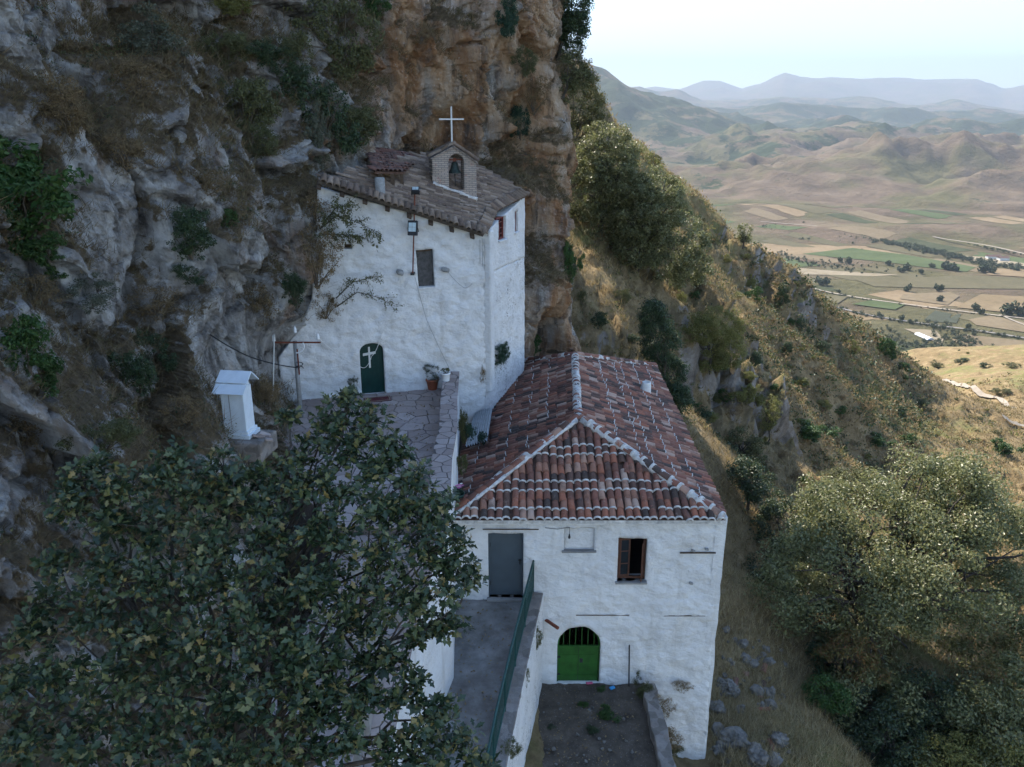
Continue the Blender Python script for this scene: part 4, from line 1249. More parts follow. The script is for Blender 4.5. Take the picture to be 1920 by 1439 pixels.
# back face
def G(s, z, y=0.0): return Vector((gl.x, gl.y, 0)) + gdir * s - gn * y + Vector((0, 0, z))
def gable_child(mb, name, mat, **k):
    o = mb.build(name, mat, gable, **k)
    o.matrix_parent_inverse = (chapel.matrix_basis.copy() @ (chapel.matrix_parent_inverse.copy()) ).inverted() if False else (gable.matrix_parent_inverse.inverted() @ Matrix.Identity(4)) @ Matrix.Identity(4)
    o.matrix_parent_inverse = (chapel.matrix_basis @ gable.matrix_parent_inverse @ gable.matrix_basis).inverted()
    return o
bk = []
for ring in ([(0, gl.z - .3), (o0, gl.z - .3), (o0, ot - .2), (0, sl)], [(o1, gr.z - .35), (glen, gr.z - .35), (glen, sr), (o1, ot - .2)], [(o0, ot), (o1, ot), (o1, ot + .1), (ap[0], ap[1]), (o0, ot + .1)]):
    bk.append(ring)
mbk = MB()
for ring in bk: mbk.add([G(s, z, .5) for s, z in ring], [tuple(range(len(ring)))])
gable_child(mbk, 'rear_face', MT['grey_cement'])
for (s0, z0_, s1, z1_) in ((-.05, sl - .05, ap[0] + .02, ap[1] + .02), (glen + .05, sr - .05, ap[0] - .02, ap[1] + .02)):
    a, b = G(s0, z0_, -.08), G(s1, z1_, -.08); c_, d_ = G(s1, z1_, .58), G(s0, z0_, .58)
    up = Vector((0, 0, .03))
    gable_child(MB().add([a, b, c_, d_, a + up, b + up, c_ + up, d_ + up], [(3, 2, 1, 0), (4, 5, 6, 7), (0, 1, 5, 4), (1, 2, 6, 5), (2, 3, 7, 6), (3, 0, 4, 7)]), 'coping', MT['brick'], bevel=.01)
    sd = (b - a).normalized(); cr = -gn; nz_ = sd.cross(cr); nz_ = nz_ if nz_.z > 0 else -nz_
    for j in range(4):
        for yy in (.06, .30, .52):
            p = a.lerp(b, (j + .05) / 4) + cr * (yy + .04) + nz_ * .07
            m = jit(frame(sd.cross(nz_), sd, nz_, p), .01, .04)
            o = link('coping_tile', T_verge, gable); o.matrix_parent_inverse = (chapel.matrix_basis @ gable.matrix_parent_inverse @ gable.matrix_basis).inverted(); o.matrix_basis = m @ Matrix.Scale(.8, 4)
# mortar lip where it meets the roof
q = [gl + gn * .06 + Vector((0, 0, .03)), gr + gn * .06 + Vector((0, 0, .03))]
gable_child(MB().tube([q[0].lerp(q[1], k / 8) + Vector((0, 0, random.uniform(-.02, .02))) for k in range(9)], [random.uniform(.05, .08) for _ in range(9)], 7), 'mortar_lip', MT['mortar'], smooth=True)
# white cross on the gable
cb_ = G(ap[0], ap[1] + .05, .22)
ctop = on_gable(849, 200)[1]; carm = on_gable(849, 224)[1]
cm = MB().box((cb_.x, cb_.y, (cb_.z + ctop) / 2), (.052, .052, ctop - cb_.z), rz=math.atan2(gdir.y, gdir.x))
cm.box((cb_.x, cb_.y - .003, carm), (.84, .045, .05), rz=math.atan2(gdir.y, gdir.x))
gable_child(cm, 'cross', MT['plaster_pot'], bevel=.006)
# bell, hung from an iron bar
bs = (o0 + o1) / 2
bt_, bb_ = on_gable(850, 304)[1], on_gable(850, 326)[1]
bc = G(bs, 0, .24)
h_ = bt_ - bb_
bell = thing('church_bell', 'small dark bronze bell hanging in the arch of the brick bell gable', 'bell', (bc.x, bc.y, bb_))
MB().lathe((0, 0, 0), [(.215, 0), (.222, .02), (.19, .07), (.15, h_ * .35), (.125, h_ * .62), (.105, h_ * .88), (.06, h_), (0, h_ * 1.02)], 20).lathe((0, 0, 0), [(.19, .002), (.14, h_ * .35), (.09, h_ * .86), (0, h_ * .9)], 20).build('bell_body', MT['bronze'], bell, smooth=True)
MB().tube([(0, 0, h_ * .9), (0, 0, -.05)], .012, 6).lathe((0, 0, -.09), [(0, 0), (.03, .02), (.03, .05), (0, .07)], 8).build('clapper', MT['dark'], bell)
MB().tube([Vector(gdir) * -.30 + Vector((0, 0, h_ + .06)), Vector(gdir) * .30 + Vector((0, 0, h_ + .06))], .025, 6).box((0, 0, h_ + .05), (.10, .08, .14)).build('yoke', MT['rust'], bell)
MB().tube([(0, 0, -.08), (.01, -.02, -.4), (0, -.05, -.78)], .014, 5).build('bell_rope', MT['dark'], bell)

# ------------------------------------------------------------------ terrace, stairs, ramp and yard
TZ = -8.9
def voronoi(poly, spacing, rng=.42):
    """irregular cells filling a polygon"""
    p = np.array(poly); lo, hi = p.min(0) - spacing, p.max(0) + spacing
    gx_, gy_ = np.meshgrid(np.arange(lo[0], hi[0], spacing), np.arange(lo[1], hi[1], spacing))
    pts = np.c_[gx_.ravel(), gy_.ravel()] + RS.uniform(-rng, rng, (gx_.size, 2)) * spacing
    cells = []
    def clip(pg, n, d):
        out = []
        for i in range(len(pg)):
            a, b = pg[i], pg[(i + 1) % len(pg)]
            da_, db_ = a[0] * n[0] + a[1] * n[1] - d, b[0] * n[0] + b[1] * n[1] - d
            if da_ <= 0: out.append(a)
            if da_ * db_ < 0:
                t = da_ / (da_ - db_); out.append((a[0] + (b[0] - a[0]) * t, a[1] + (b[1] - a[1]) * t))
        return out
    for i, c in enumerate(pts):
        dd = np.hypot(*(pts - c).T)
        near = np.argsort(dd)[1:16]
        pg = list(map(tuple, poly))
        for j in near:
            n = pts[j] - c; m = (pts[j] + c) / 2
            L = np.hypot(*n); n = n / L
            pg = clip(pg, n, m @ n - .016)
            if len(pg) < 3: break
        if len(pg) >= 3:
            a = .5 * abs(sum(pg[k][0] * pg[(k + 1) % len(pg)][1] - pg[(k + 1) % len(pg)][0] * pg[k][1] for k in range(len(pg))))
            if a > .012: cells.append(pg)
    return cells
wallb = lambda s: L0 + uF * s
pA, pB, pC, pD_ = (-1.98, 26.1), (-1.86, 21.2), (-1.80, 19.0), (-1.72, 16.2)     # inner edge of the parapet is 0.25 to the left
t_poly = [(wallb(.6).x, wallb(.6).y + .02), (wallb(5.3).x, wallb(5.3).y + .02), (-2.2, 25.9), (-2.08, 21.2), (-2.02, 19.0), (-1.95, 16.3), (-4.0, 16.3), (-5.6, 18.6), (-7.0, 22.4)]
terr = MB().prism(t_poly, TZ - 2.4, TZ - .03).build('terrace', MT['bedding'])
tag(terr, kind='structure')
for pg in voronoi(t_poly, .52):
    dz_ = random.uniform(-.006, .006)
    MB().prism(pg, TZ - .05, TZ + dz_).build('flagstone', MT['flag'], terr)

# parapet with stone coping, running down beside the stairs
par_path = [Vector((-2.06, 26.25, -8.35)), Vector((-1.96, 23.6, -8.35)), Vector((-1.80, 21.2, -8.35)), Vector((-1.80, 19.0, -8.35)), Vector((-1.68, 16.6, -8.45)),
            Vector((-1.95, 15.3, -9.25)), Vector((-2.24, 13.8, -10.05)), Vector((-2.5, 11.7, -11.1)), Vector((-2.75, 10.2, -11.7))]
parapet = thing('parapet_wall', 'low white parapet wall capped with crazy paving, running from chapel down beside the steps', 'wall', (-1.9, 21, TZ))
def strip(path, half, z0f, z1f):
    vs, fs = [], []
    for i, p in enumerate(path):
        t = (path[min(i + 1, len(path) - 1)] - path[max(i - 1, 0)]); t.z = 0; t.normalize()
        nrm = Vector((t.y, -t.x, 0))
        for sgn in (-1, 1):
            q = p + nrm * half * sgn
            vs += [(q.x, q.y, z0f(p)), (q.x, q.y, z1f(p))]
    for i in range(len(path) - 1):
        a, b = i * 4, i * 4 + 4
        fs += [(a, b, b + 1, a + 1), (a + 3, b + 3, b + 2, a + 2), (a + 1, b + 1, b + 3, a + 3), (a + 2, b + 2, b, a)]
    fs += [(0, 1, 3, 2)]; e_ = (len(path) - 1) * 4; fs += [(e_ + 2, e_ + 3, e_ + 1, e_)]
    return vs, fs
def dense(path, step=.35):
    out = []
    for a, b in zip(path[:-1], path[1:]):
        k = max(1, int((b - a).length / step)); out += [a.lerp(b, j / k) for j in range(k)]
    return out + [path[-1]]
dp = dense(par_path)
o = MB().add(*strip(dp, .235, lambda p: -13.6 if p.y < 20.5 else -11.4, lambda p: p.z - .055)).build('wall_body', MT['white'], parapet, bevel=.02); settle(o, parapet)
o = MB().add(*strip([p + Vector((0, 0, 0)) for p in dp], .262, lambda p: p.z - .05, lambda p: p.z - .012)).build('coping_bed', MT['bedding'], parapet); settle(o, parapet)
# coping stones: irregular pieces along the wall
s_acc = [0.0]
for a, b in zip(dp[:-1], dp[1:]): s_acc.append(s_acc[-1] + (b - a).length)
def along(s):
    for i in range(len(dp) - 1):
        if s <= s_acc[i + 1] or i == len(dp) - 2:
            t = (s - s_acc[i]) / (s_acc[i + 1] - s_acc[i]); d = (dp[i + 1] - dp[i]); dh_ = Vector((d.x, d.y, 0)).normalized()
            return dp[i].lerp(dp[i + 1], t), Vector((dh_.y, -dh_.x, 0))
for pg in voronoi([(0, -.262), (s_acc[-1], -.262), (s_acc[-1], .262), (0, .262)], .33, .44):
    vs = []
    for z in (-.03, random.uniform(.0, .006)):
        for (s, tt) in pg:
            p, nn_ = along(min(max(s, 0), s_acc[-1])); vs.append(p + nn_ * tt + Vector((0, 0, z)))
    n = len(pg)
    o = MB().add(vs, [tuple(range(n))[::-1], tuple(range(n, 2 * n))] + [(i, (i + 1) % n, n + (i + 1) % n, n + i) for i in range(n)]).build('coping_stone', MT['flag'], parapet); settle(o, parapet)

# steps down from the terrace
stairs = thing('stone_stairs', 'grey stone steps descending from the flagstone terrace under the oak', 'stairs', (-3, 13, -11))
for k in range(12):
    y1 = 16.3 - k * .52; z = TZ - .02 - (k + 1) * .2
    xr = -2.1 - max(0, (15.3 - y1)) * .20
    o = MB().box((xr - .95, y1 - .29, z - .9), (1.9, .58, 1.8)).build('step_riser', MT['concrete'], stairs); settle(o, stairs)
    for pg in voronoi([(xr - 1.9, y1 - .58), (xr, y1 - .58), (xr, y1 - .02), (xr - 1.9, y1 - .02)], .5):
        o = MB().prism(pg, z, z + .03 + random.uniform(-.004, .004)).build('step_slab', MT['flag'], stairs); settle(o, stairs)

# concrete ramp to the grey door
ramp_pts = [(-1.6, FY + .02), (.62, FY + .02), (.05, 16.6), (-.42, 14.0), (-.75, 11.6), (-2.6, 11.6), (-2.2, 14.0), (-1.75, 16.6)]
def rampz(y): return -13.06 - max(0, FY - y) * .055
rp = MB()
n = 24
for i in range(n):
    pass
vs, fs = [], []
ys = np.linspace(FY + .02, 11.4, 40)
for y in ys:
    xl = np.interp(-y, [-FY, -16.6, -14, -11.6], [-1.6, -1.72, -2.2, -2.6]); xr = np.interp(-y, [-FY, -16.6, -14, -11.6], [.5, -.02, -.45, -.8])
    for xx in np.linspace(xl, xr, 14):
        vs.append((xx, y, rampz(y) + .02 * perlin(np.array([[xx * .9, y * .9, 3.]]))[0] - (.05 if 17.2 < y < 19.0 else 0)))
fs = [tuple(int(i) for i in f) for f in grid_faces(40, 14)]
def mat_ramp():
    x = Nodes('ramp_concrete')
    c = x.ramp(x.noise(1.3, 8, .68), [(.28, (.10, .094, .085)), (.5, (.20, .195, .185)), (.72, (.30, .295, .285))])
    c = x.mix(x.ramp(x.noise(.55, 6, .65), [(.5, 0.0), (.68, .75)]), c, (.085, .07, .058))
    return x.surf(c, .93, x.bump(x.noise(16, 7, .7), .5, .03), 0, .12)
tag(MB().add(vs, fs).build('ramp', mat_ramp(), smooth=True), kind='structure')

# retaining wall of the ramp with a white outer face
rw_path = [Vector((.70, FY - .03, 0)), Vector((.20, 16.8, 0)), Vector((-.22, 14.2, 0)), Vector((-.60, 11.4, 0))]
rdp = dense(rw_path, .25)
ret = thing('retaining_wall', 'narrow white retaining wall between the concrete ramp and the soil yard', 'wall', (.2, 16.5, -16))
vs, fs = strip(rdp, .19, lambda p: -16.6, lambda p: rampz(p.y) + .22)
V = np.array(vs); V[:, 0] += .03 * fbm(V * 1.7, 3); V[1::2, 2] += .05 * fbm(V[1::2] * 2.2 + 5, 3)
o = MB().add(V, fs).build('wall_body', MT['flaked'], ret, bevel=.03); settle(o, ret)
vs, fs = strip([p + Vector((-.02, 0, 0)) for p in rdp], .20, lambda p: rampz(p.y) + .18, lambda p: rampz(p.y) + .27)
V = np.array(vs); V[:, 2] += .03 * fbm(V * 3, 3)
o = MB().add(V, fs).build('wall_top', MT['rubble'], ret, bevel=.02); settle(o, ret)

# green railing on that wall
rail = thing('railing', 'dark green metal railing along the edge of the concrete ramp', 'railing', (.1, 16.5, -12.9))
rl = [p + Vector((-.10, 0, 0)) for p in rdp if p.y > 12.9]
def top(p): return Vector((p.x, p.y, rampz(p.y) + 1.28))
def bot(p): return Vector((p.x, p.y, rampz(p.y) + .40))
def bar(pa, pb, r, name, nseg=6):
    o = MB().tube([pa, pb], r, nseg).build(name, MT['rail'], rail); settle(o, rail)
o = MB().tube([top(p) for p in rl], .032, 8).build('top_rail', MT['rail'], rail, smooth=True); settle(o, rail)
o = MB().tube([bot(p) for p in rl], .02, 6).build('bottom_rail', MT['rail'], rail, smooth=True); settle(o, rail)
tot = (rl[-1] - rl[0]).length
path_len = np.cumsum([0] + [(b - a).length for a, b in zip(rl[:-1], rl[1:])])
def rp_at(s):
    i = min(int(np.searchsorted(path_len, s, 'right')) - 1, len(rl) - 2); t = (s - path_len[i]) / (path_len[i + 1] - path_len[i]); return rl[i].lerp(rl[i + 1], t)
nb = int(path_len[-1] / .125)
for k in range(nb + 1):
    p = rp_at(path_len[-1] * k / nb)
    if k % 12 == 0: bar(Vector((p.x, p.y, rampz(p.y) + .2)), top(p), .024, 'post')
    else: bar(bot(p), top(p), .009, 'baluster', 5)

# soil yard in front of the green gate
vs = []
ys = np.linspace(FY + .05, 11.0, 60)
for y in ys:
    for xx in np.linspace(.4, 4.1, 40):
        q = np.array([[xx, y, 0.]])
        vs.append((xx, y, -15.93 - (FY - y) * .035 + .05 * fbm(q * 1.3, 3)[0] + .03 * fbm(q * 6, 2)[0]))
tag(MB().add(vs, [tuple(int(i) for i in f) for f in grid_faces(60, 40)]).build('yard', MT['soil'], smooth=True), kind='structure')
yw = [Vector((3.95, 19.4, 0)), Vector((3.98, 17, 0)), Vector((4.02, 14.5, 0)), Vector((4.05, 12, 0))]
yw = dense(yw, .3)
vs, fs = strip(yw, .2, lambda p: -19.6, lambda p: -15.62 - (FY - p.y) * .03)
V = np.array(vs); V += .06 * np.stack([fbm(V * 1.9, 3), fbm(V * 1.9 + 9, 3), .8 * fbm(V * 2.3 + 20, 3)], 1)
tag(MB().add(V, fs).build('yard_wall', MT['rubble'], bevel=.03), 'rough low stone wall bordering the soil yard in front of the green gate', 'wall')

# strip of soil between parapet and house, and rough ground under the terrace
vs = []
for y in np.linspace(27.5, 19.95, 30):
    for xx in np.linspace(-1.9, -.5, 8):
        q = np.array([[xx, y, 0.]]); vs.append((xx, y, -10.62 + .07 * fbm(q * 1.6, 3)[0]))
tag(MB().add(vs, [tuple(int(i) for i in f) for f in grid_faces(30, 8)]).build('garden_strip', MT['soil'], smooth=True), kind='structure')

# ------------------------------------------------------------------ fields, tracks and trees on the valley floor
def mat_field(name, lo, hi, sc=.03, rows=None):
    x = Nodes(name)
    c = x.ramp(x.noise(sc, 7, .7), [(.3, lo), (.7, hi)])
    c = x.mix(x.ramp(x.noise(.25, 4, .7), [(.45, 0.0), (.75, .45)]), c, tuple(k * .5 for k in lo))
    if rows:
        wv = x.n('ShaderNodeTexWave', wave_type='BANDS', bands_direction='DIAGONAL'); x.put(wv.inputs['Vector'], x.pos())
        wv.inputs['Scale'].default_value = rows; wv.inputs['Distortion'].default_value = 1.5
        c = x.mix(x.math('MULTIPLY', wv.outputs['Fac'], .6), c, tuple(k * .45 for k in lo))
    return x.surf(c, .95, None, 0, .05)
FM = {
    'gold': mat_field('stubble_field', (0.156, 0.115, 0.067), (0.222, 0.172, 0.109)), 'green': mat_field('green_field', (0.049, 0.067, 0.028), (0.085, 0.106, 0.049)),
    'olive': mat_field('olive_field', (0.092, 0.083, 0.046), (0.140, 0.123, 0.073), rows=.12), 'ochre': mat_field('ochre_field', (0.136, 0.102, 0.057), (0.190, 0.148, 0.090)),
    'soil': mat_field('bare_soil', (.125, .098, .060), (.175, .14, .09)), 'pale': mat_field('pale_soil', (.18, .15, .10), (.25, .215, .155)),
    'crop': mat_field('row_crop', (0.049, 0.055, 0.038), (0.091, 0.099, 0.070), rows=.35), 'scrub': mat_field('green_scrub', (0.029, 0.037, 0.018), (0.071, 0.076, 0.040), .08),
}
fields = [
    ('gold', [(1369, 437), (1480, 433), (1560, 452), (1628, 462), (1581, 474), (1480, 478), (1396, 476)]),
    ('green', [(1500, 476), (1596, 465), (1692, 477), (1835, 502), (1812, 510), (1658, 491), (1560, 482)]),
    ('olive', [(1600, 521), (1820, 517), (1925, 522), (1925, 541), (1760, 541), (1635, 538)]),
    ('gold', [(1838, 502), (1925, 507), (1925, 519), (1850, 515)]),
    ('ochre', [(1812, 566), (1838, 553), (1925, 556), (1925, 590), (1800, 578)]),
    ('soil', [(1700, 553), (1780, 549), (1800, 555), (1780, 572), (1690, 560)]),
    ('green', [(1600, 570), (1635, 562), (1704, 573), (1677, 582)]),
    ('olive', [(1500, 553), (1590, 556), (1560, 572), (1520, 566)]),
    ('crop', [(1731, 599), (1752, 583), (1790, 588), (1768, 604)]), ('crop', [(1772, 604), (1794, 588), (1812, 590), (1795, 607)]),
    ('soil', [(1816, 601), (1850, 591), (1925, 606), (1925, 623), (1828, 610)]),
    ('pale', [(1690, 616), (1762, 621), (1776, 636), (1772, 648), (1740, 636)]),
    ('pale', [(1790, 480), (1850, 483), (1920, 494), (1925, 500), (1850, 495)]),
    ('green', [(1819, 416), (1925, 421), (1925, 436), (1845, 427)]), ('scrub', [(1780, 404), (1925, 412), (1925, 419), (1800, 413)]),
    ('olive', [(1320, 365), (1400, 361), (1500, 363), (1540, 378), (1440, 386), (1340, 379)]),
    ('scrub', [(1640, 628), (1700, 640), (1800, 652), (1925, 656), (1925, 672), (1800, 668), (1690, 660), (1600, 634)]),
    ('pale', [(1480, 500), (1560, 508), (1680, 515), (1640, 519), (1500, 514)]),
    ('soil', [(1800, 626), (1925, 640), (1925, 655), (1820, 650), (1786, 640)]),
]
fz = 0.0
for kind, pts in fields:
    w_ = [on_z(px, py, PLAIN + .5) for px, py in pts]
    # wavering edge
    poly = subdiv([(p.x, p.y) for p in w_], 30)
    poly = [(x_ + random.uniform(-3, 3), y_ + random.uniform(-3, 3)) for x_, y_ in poly]
    fz = (fz + .06) % .5
    o = link('field', None) if False else MB().add([(x_, y_, PLAIN + .35 + fz) for x_, y_ in poly], [tuple(range(len(poly)))]).build('field', FM[kind])
    tag(o, kind='structure')
MOUNDS = [(on_z(px, py, PLAIN), rx, ry, hh) for px, py, rx, ry, hh in ((1500, 408, 330, 90, 13), (1790, 440, 230, 60, 12), (1400, 402, 160, 60, 6))]
def mound(x, y): return sum(hh * math.exp(-(((x - c.x) / rx) ** 2 + ((y - c.y) / ry) ** 2)) for c, rx, ry, hh in MOUNDS)
# the rest of the plain: a patchwork of stubble, fallow and green strips
rf = np.random.RandomState(14)
ang = R(-62)
ca, sa = math.cos(ang), math.sin(ang)
for gi in range(-12, 26):
    for gj in range(-14, 34):
        if rf.rand() < .42: continue
        wu, wv = 92 * rf.uniform(.5, 1.0), 46 * rf.uniform(.5, 1.0)
        cu, cv = gi * 92 + rf.uniform(-8, 8), gj * 46 + rf.uniform(-4, 4)
        cx_, cy_ = 420 + cu * ca - cv * sa, 820 + cu * sa + cv * ca
        rr0 = math.hypot(cx_, cy_); az0 = math.degrees(math.atan2(cx_, cy_))
        if rr0 < 640 or rr0 > 1440 or az0 < 8 or az0 > 48: continue
        kd = rf.choice(['gold', 'soil', 'olive', 'green', 'olive', 'ochre', 'scrub', 'olive', 'olive', 'olive'])
        jx = rf.uniform(-6, 6, (2, 2)); jy = rf.uniform(-4, 4, (2, 2))
        vs = []
        for a in np.linspace(-.5, .5, 7):
            for b in np.linspace(-.5, .5, 5):
                du, dv = a * wu + jx[int(a > 0), int(b > 0)] * abs(a) * 2, b * wv + jy[int(a > 0), int(b > 0)] * abs(b) * 2
                x_, y_ = cx_ + du * ca - dv * sa, cy_ + du * sa + dv * ca
                vs.append((x_, y_, PLAIN + .22 + .001 * ((gi * 7 + gj) % 50) + mound(x_, y_)))
        tag(MB().add(vs, [tuple(int(k) for k in f) for f in grid_faces(7, 5)]).build('field', FM[kd]), kind='structure')
M_road = plain('pale_dirt_track', (.26, .225, .18), .95, vary=.15, scale=.2)
M_asph = plain('old_asphalt', (.16, .15, .14), .95, vary=.2, scale=.1)
def track(name, pts, width, mat, z=None, lift=1.1, drape=False):
    width *= .62
    w_ = [Vector(p) for p in pts]
    pts_ = []
    for i in range(len(w_) - 1):
        p0, p1, p2, p3 = w_[max(i - 1, 0)], w_[i], w_[i + 1], w_[min(i + 2, len(w_) - 1)]
        for k in range(10):
            t = k / 10
            pts_.append(.5 * ((2 * p1) + (p2 - p0) * t + (2 * p0 - 5 * p1 + 4 * p2 - p3) * t * t + (3 * p1 - p0 - 3 * p2 + p3) * t ** 3))
    pts_.append(w_[-1])
    vs, fs = [], []
    for i, p in enumerate(pts_):
        t = (pts_[min(i + 1, len(pts_) - 1)] - pts_[max(i - 1, 0)]); t.z = 0; t.normalize()
        n_ = Vector((-t.y, t.x, 0)); h = width / 2 * random.uniform(.9, 1.1)
        for sg in (1, -1):
            q = p + n_ * h * sg
            if drape: q.z = ground(q.x, q.y).z + lift
            vs.append(q)
    fs = [(2 * i, 2 * i + 1, 2 * i + 3, 2 * i + 2) for i in range(len(pts_) - 1)]
    o = MB().add(vs, fs).build(name, mat)
    tag(o, kind='structure')
def onp(l, z=PLAIN + 1.0): return [on_z(px, py, z) for px, py in l]
track('road', onp([(1281, 363), (1290, 375), (1312, 383), (1318, 395), (1335, 407), (1400, 413), (1480, 420), (1600, 428), (1690, 429), (1722, 437), (1765, 447), (1850, 460), (1930, 478)], PLAIN + 5), 5.5, M_road)
track('road', onp([(1470, 524), (1484, 529), (1546, 546), (1623, 560), (1720, 573), (1816, 585), (1930, 598)]), 4.2, M_road)
track('road', onp([(1520, 563), (1560, 574), (1642, 593), (1758, 610), (1835, 620), (1930, 635)]), 5.0, M_asph)
track('path', onp([(1700, 431), (1709, 425), (1718, 420), (1705, 417)], PLAIN + 4), 4, M_road)
track('path', onp([(1875, 590), (1905, 603), (1930, 612)]), 3, M_road)
hp = []
for px, py in ((1770, 714), (1795, 723), (1830, 735), (1874, 751), (1930, 771), (1990, 790)):
    h, _ = pick(px, py, (1,))
    if h is not None: hp.append(h)
if len(hp) > 2: track('path', hp, 1.7, M_road, lift=.4, drape=True)
hp = []
for px, py in ((1880, 786), (1902, 797), (1930, 806), (1970, 820)):
    h, _ = pick(px, py, (1,))
    if h is not None: hp.append(h)
if len(hp) > 2: track('path', hp, 1.4, M_road, lift=.4, drape=True)

# trees down there
def clump(n, rad, leaf, seed, flat=1.0):
    r = np.random.RandomState(seed)
    lob = r.normal(size=(7, 3)) * rad * .42; lob[:, 2] = np.abs(lob[:, 2]) * .8
    c = lob[r.randint(0, 7, n)]
    d = r.normal(size=(n, 3)); d /= np.linalg.norm(d, axis=1)[:, None]
    P = c + d * rad * (.35 + .3 * r.rand(n, 1) ** .5)
    P[:, 2] = np.maximum(P[:, 2] * flat, -rad * .3)
    return P
def quads(P, size, r, up=.5, fold=.12, aspect=.55, bias=None):
    """one folded leaf per point: two triangles"""
    n = len(P)
    nm = r.normal(size=(n, 3)) * (1 if bias is None else .55); nm[:, 2] += up
    if bias is not None: nm += bias
    nm /= np.linalg.norm(nm, axis=1)[:, None]
    t = r.normal(size=(n, 3)); t -= (t * nm).sum(1)[:, None] * nm; t /= np.linalg.norm(t, axis=1)[:, None]
    b = np.cross(nm, t)
    s = (size * r.uniform(.65, 1.3, n))[:, None] if np.isscalar(size) else size[:, None]
    V = np.stack([P - t * s * .5, P + b * s * aspect * .5 + nm * s * fold, P + t * s * .5, P - b * s * aspect * .5 + nm * s * fold], 1).reshape(-1, 3)
    i = (np.arange(n) * 4)[:, None]
    Fc = np.concatenate([i + np.array([[0, 2, 1]]), i + np.array([[0, 3, 2]])], 1).reshape(-1, 3)
    return V, Fc
M_far = leafy('valley_foliage', [(.025, .04, .016), (.045, .065, .024), (.07, .09, .035)], trans=.1)
VT = []
for k in range(4):
    r = np.random.RandomState(40 + k)
    P = clump(260, 2.6, 1, 70 + k); P[:, 2] += 1.2
    V, Fc = quads(P, 1.5, r)
    VT.append(mesh_np('valley_tree', V, Fc, [M_far]))
singles = [(1545, 535, 1.9), (1663, 497, 1.3), (1675, 430, 1.5), (1692, 430, 1.3), (1716, 439, 1.4), (1750, 443, 1.9), (1376, 352, 2.2), (1700, 546, 1.1), (1762, 546, 1.2), (1763, 566, 1.0), (1886, 590, 1.7), (1912, 592, 1.9), (1830, 583, 1.1), (1840, 590, .9),
           (1500, 531, .8), (1522, 541, .8), (1573, 549, .7), (1770, 505, 1.0), (1840, 510, 1.5), (1850, 507, 1.7), (1858, 512, 1.3), (1575, 491, 1.1), (1590, 494, 1.2), (1700, 506, 1.5), (1692, 511, 1.2), (1770, 503, 1.4), (1778, 506, 1.3), (1790, 508, 1.3), (1748, 502, 1.1), (1725, 513, 1.0),
           (1862, 391, 2.0), (1870, 393, 1.8), (1878, 394, 1.8), (1900, 393, 1.4), (1880, 408, 1.2), (1508, 424, 1.0), (1490, 423, 1.0), (1540, 428, .9), (1816, 615, .7), (1650, 595, .8), (1690, 601, .8), (1708, 606, .7)]
for i, (px, py, sc) in enumerate(singles):
    p = on_z(px, py, PLAIN + .3)
    o = link('valley_tree', VT[i % 4]); o.location = p; o.scale = (sc, sc, sc * random.uniform(.9, 1.25)); o.rotation_euler = (0, 0, random.uniform(0, 6))
    wh = ('at the foot of the far hills' if py < 400 else 'beside the far pale road' if py < 450 else 'between the green field and the olive grove' if py < 516 and px < 1760 else 'in the clump right of the green field' if py < 516
          else 'by the small square fields' if py < 560 else 'along the nearer valley roads')
    tag(o, '%s dark green valley tree %s' % ('tall' if sc > 1.6 else 'middling' if sc > 1.15 else 'small', wh), 'tree', 'valley trees ' + wh)
def wood(name, label_pts, n, sc, spread):
    """a band of trees that reads as one mass"""
    A = []
    pts = [on_z(px, py, PLAIN + .3) for px, py in label_pts]
    seg = [(b - a).length for a, b in zip(pts[:-1], pts[1:])]; tot_ = sum(seg)
    V_all, F_all, off = [], [], 0
    base = [(np.array([v.co for v in m.vertices]), np.array([tuple(p.vertices) for p in m.polygons])) for m in VT]
    for k in range(n):
        s = random.uniform(0, tot_); i = 0
        while i < len(seg) - 1 and s > seg[i]: s -= seg[i]; i += 1
        p = pts[i].lerp(pts[i + 1], min(1, s / seg[i]))
        q = sc * random.uniform(.5, 1.2)
        v, f = base[k % 4]
        sub = RS.permutation(260)[:90]
        f = f.reshape(260, 2, 3)[sub].reshape(-1, 3)
        a_ = random.uniform(0, 6.28); ca, sa = math.cos(a_), math.sin(a_)
        vv = np.stack([v[:, 0] * ca - v[:, 1] * sa, v[:, 0] * sa + v[:, 1] * ca, v[:, 2]], 1) * q
        vv += np.array([p.x + random.gauss(0, spread * .6), p.y + random.gauss(0, spread), p.z])
        V_all.append(vv); F_all.append(f + off); off += len(vv)
    o = link(name, mesh_np(name, np.concatenate(V_all), np.concatenate(F_all), [M_far])); tag(o, kind='stuff')
wood('riverside_trees', [(1427, 428), (1500, 438), (1596, 446), (1660, 455), (1712, 466), (1797, 485), (1893, 502), (1930, 508)], 330, 1.0, 10)
wood('riverside_trees', [(1440, 432), (1540, 443), (1600, 449)], 160, .9, 22)
wood('olive_grove', [(1435, 470), (1490, 488), (1560, 500), (1700, 508)], 150, .5, 16)
wood('hedge_trees', [(1370, 358), (1470, 350), (1500, 368), (1560, 372)], 120, 1.1, 40)
wood('hedge_trees', [(1535, 570), (1642, 596), (1758, 613), (1835, 623), (1930, 638)], 130, .45, 3)
wood('hedge_trees', [(1484, 532), (1546, 549), (1623, 563), (1720, 576), (1816, 588), (1930, 600)], 60, .35, 3)
wood('scrub_trees', [(1640, 632), (1700, 645), (1800, 658), (1925, 664)], 220, .5, 16)
wood('scrub_trees', [(1765, 615), (1800, 628), (1780, 645)], 60, .6, 10)
wood('hedge_trees', [(1720, 437), (1800, 456), (1930, 482)], 70, .55, 4)
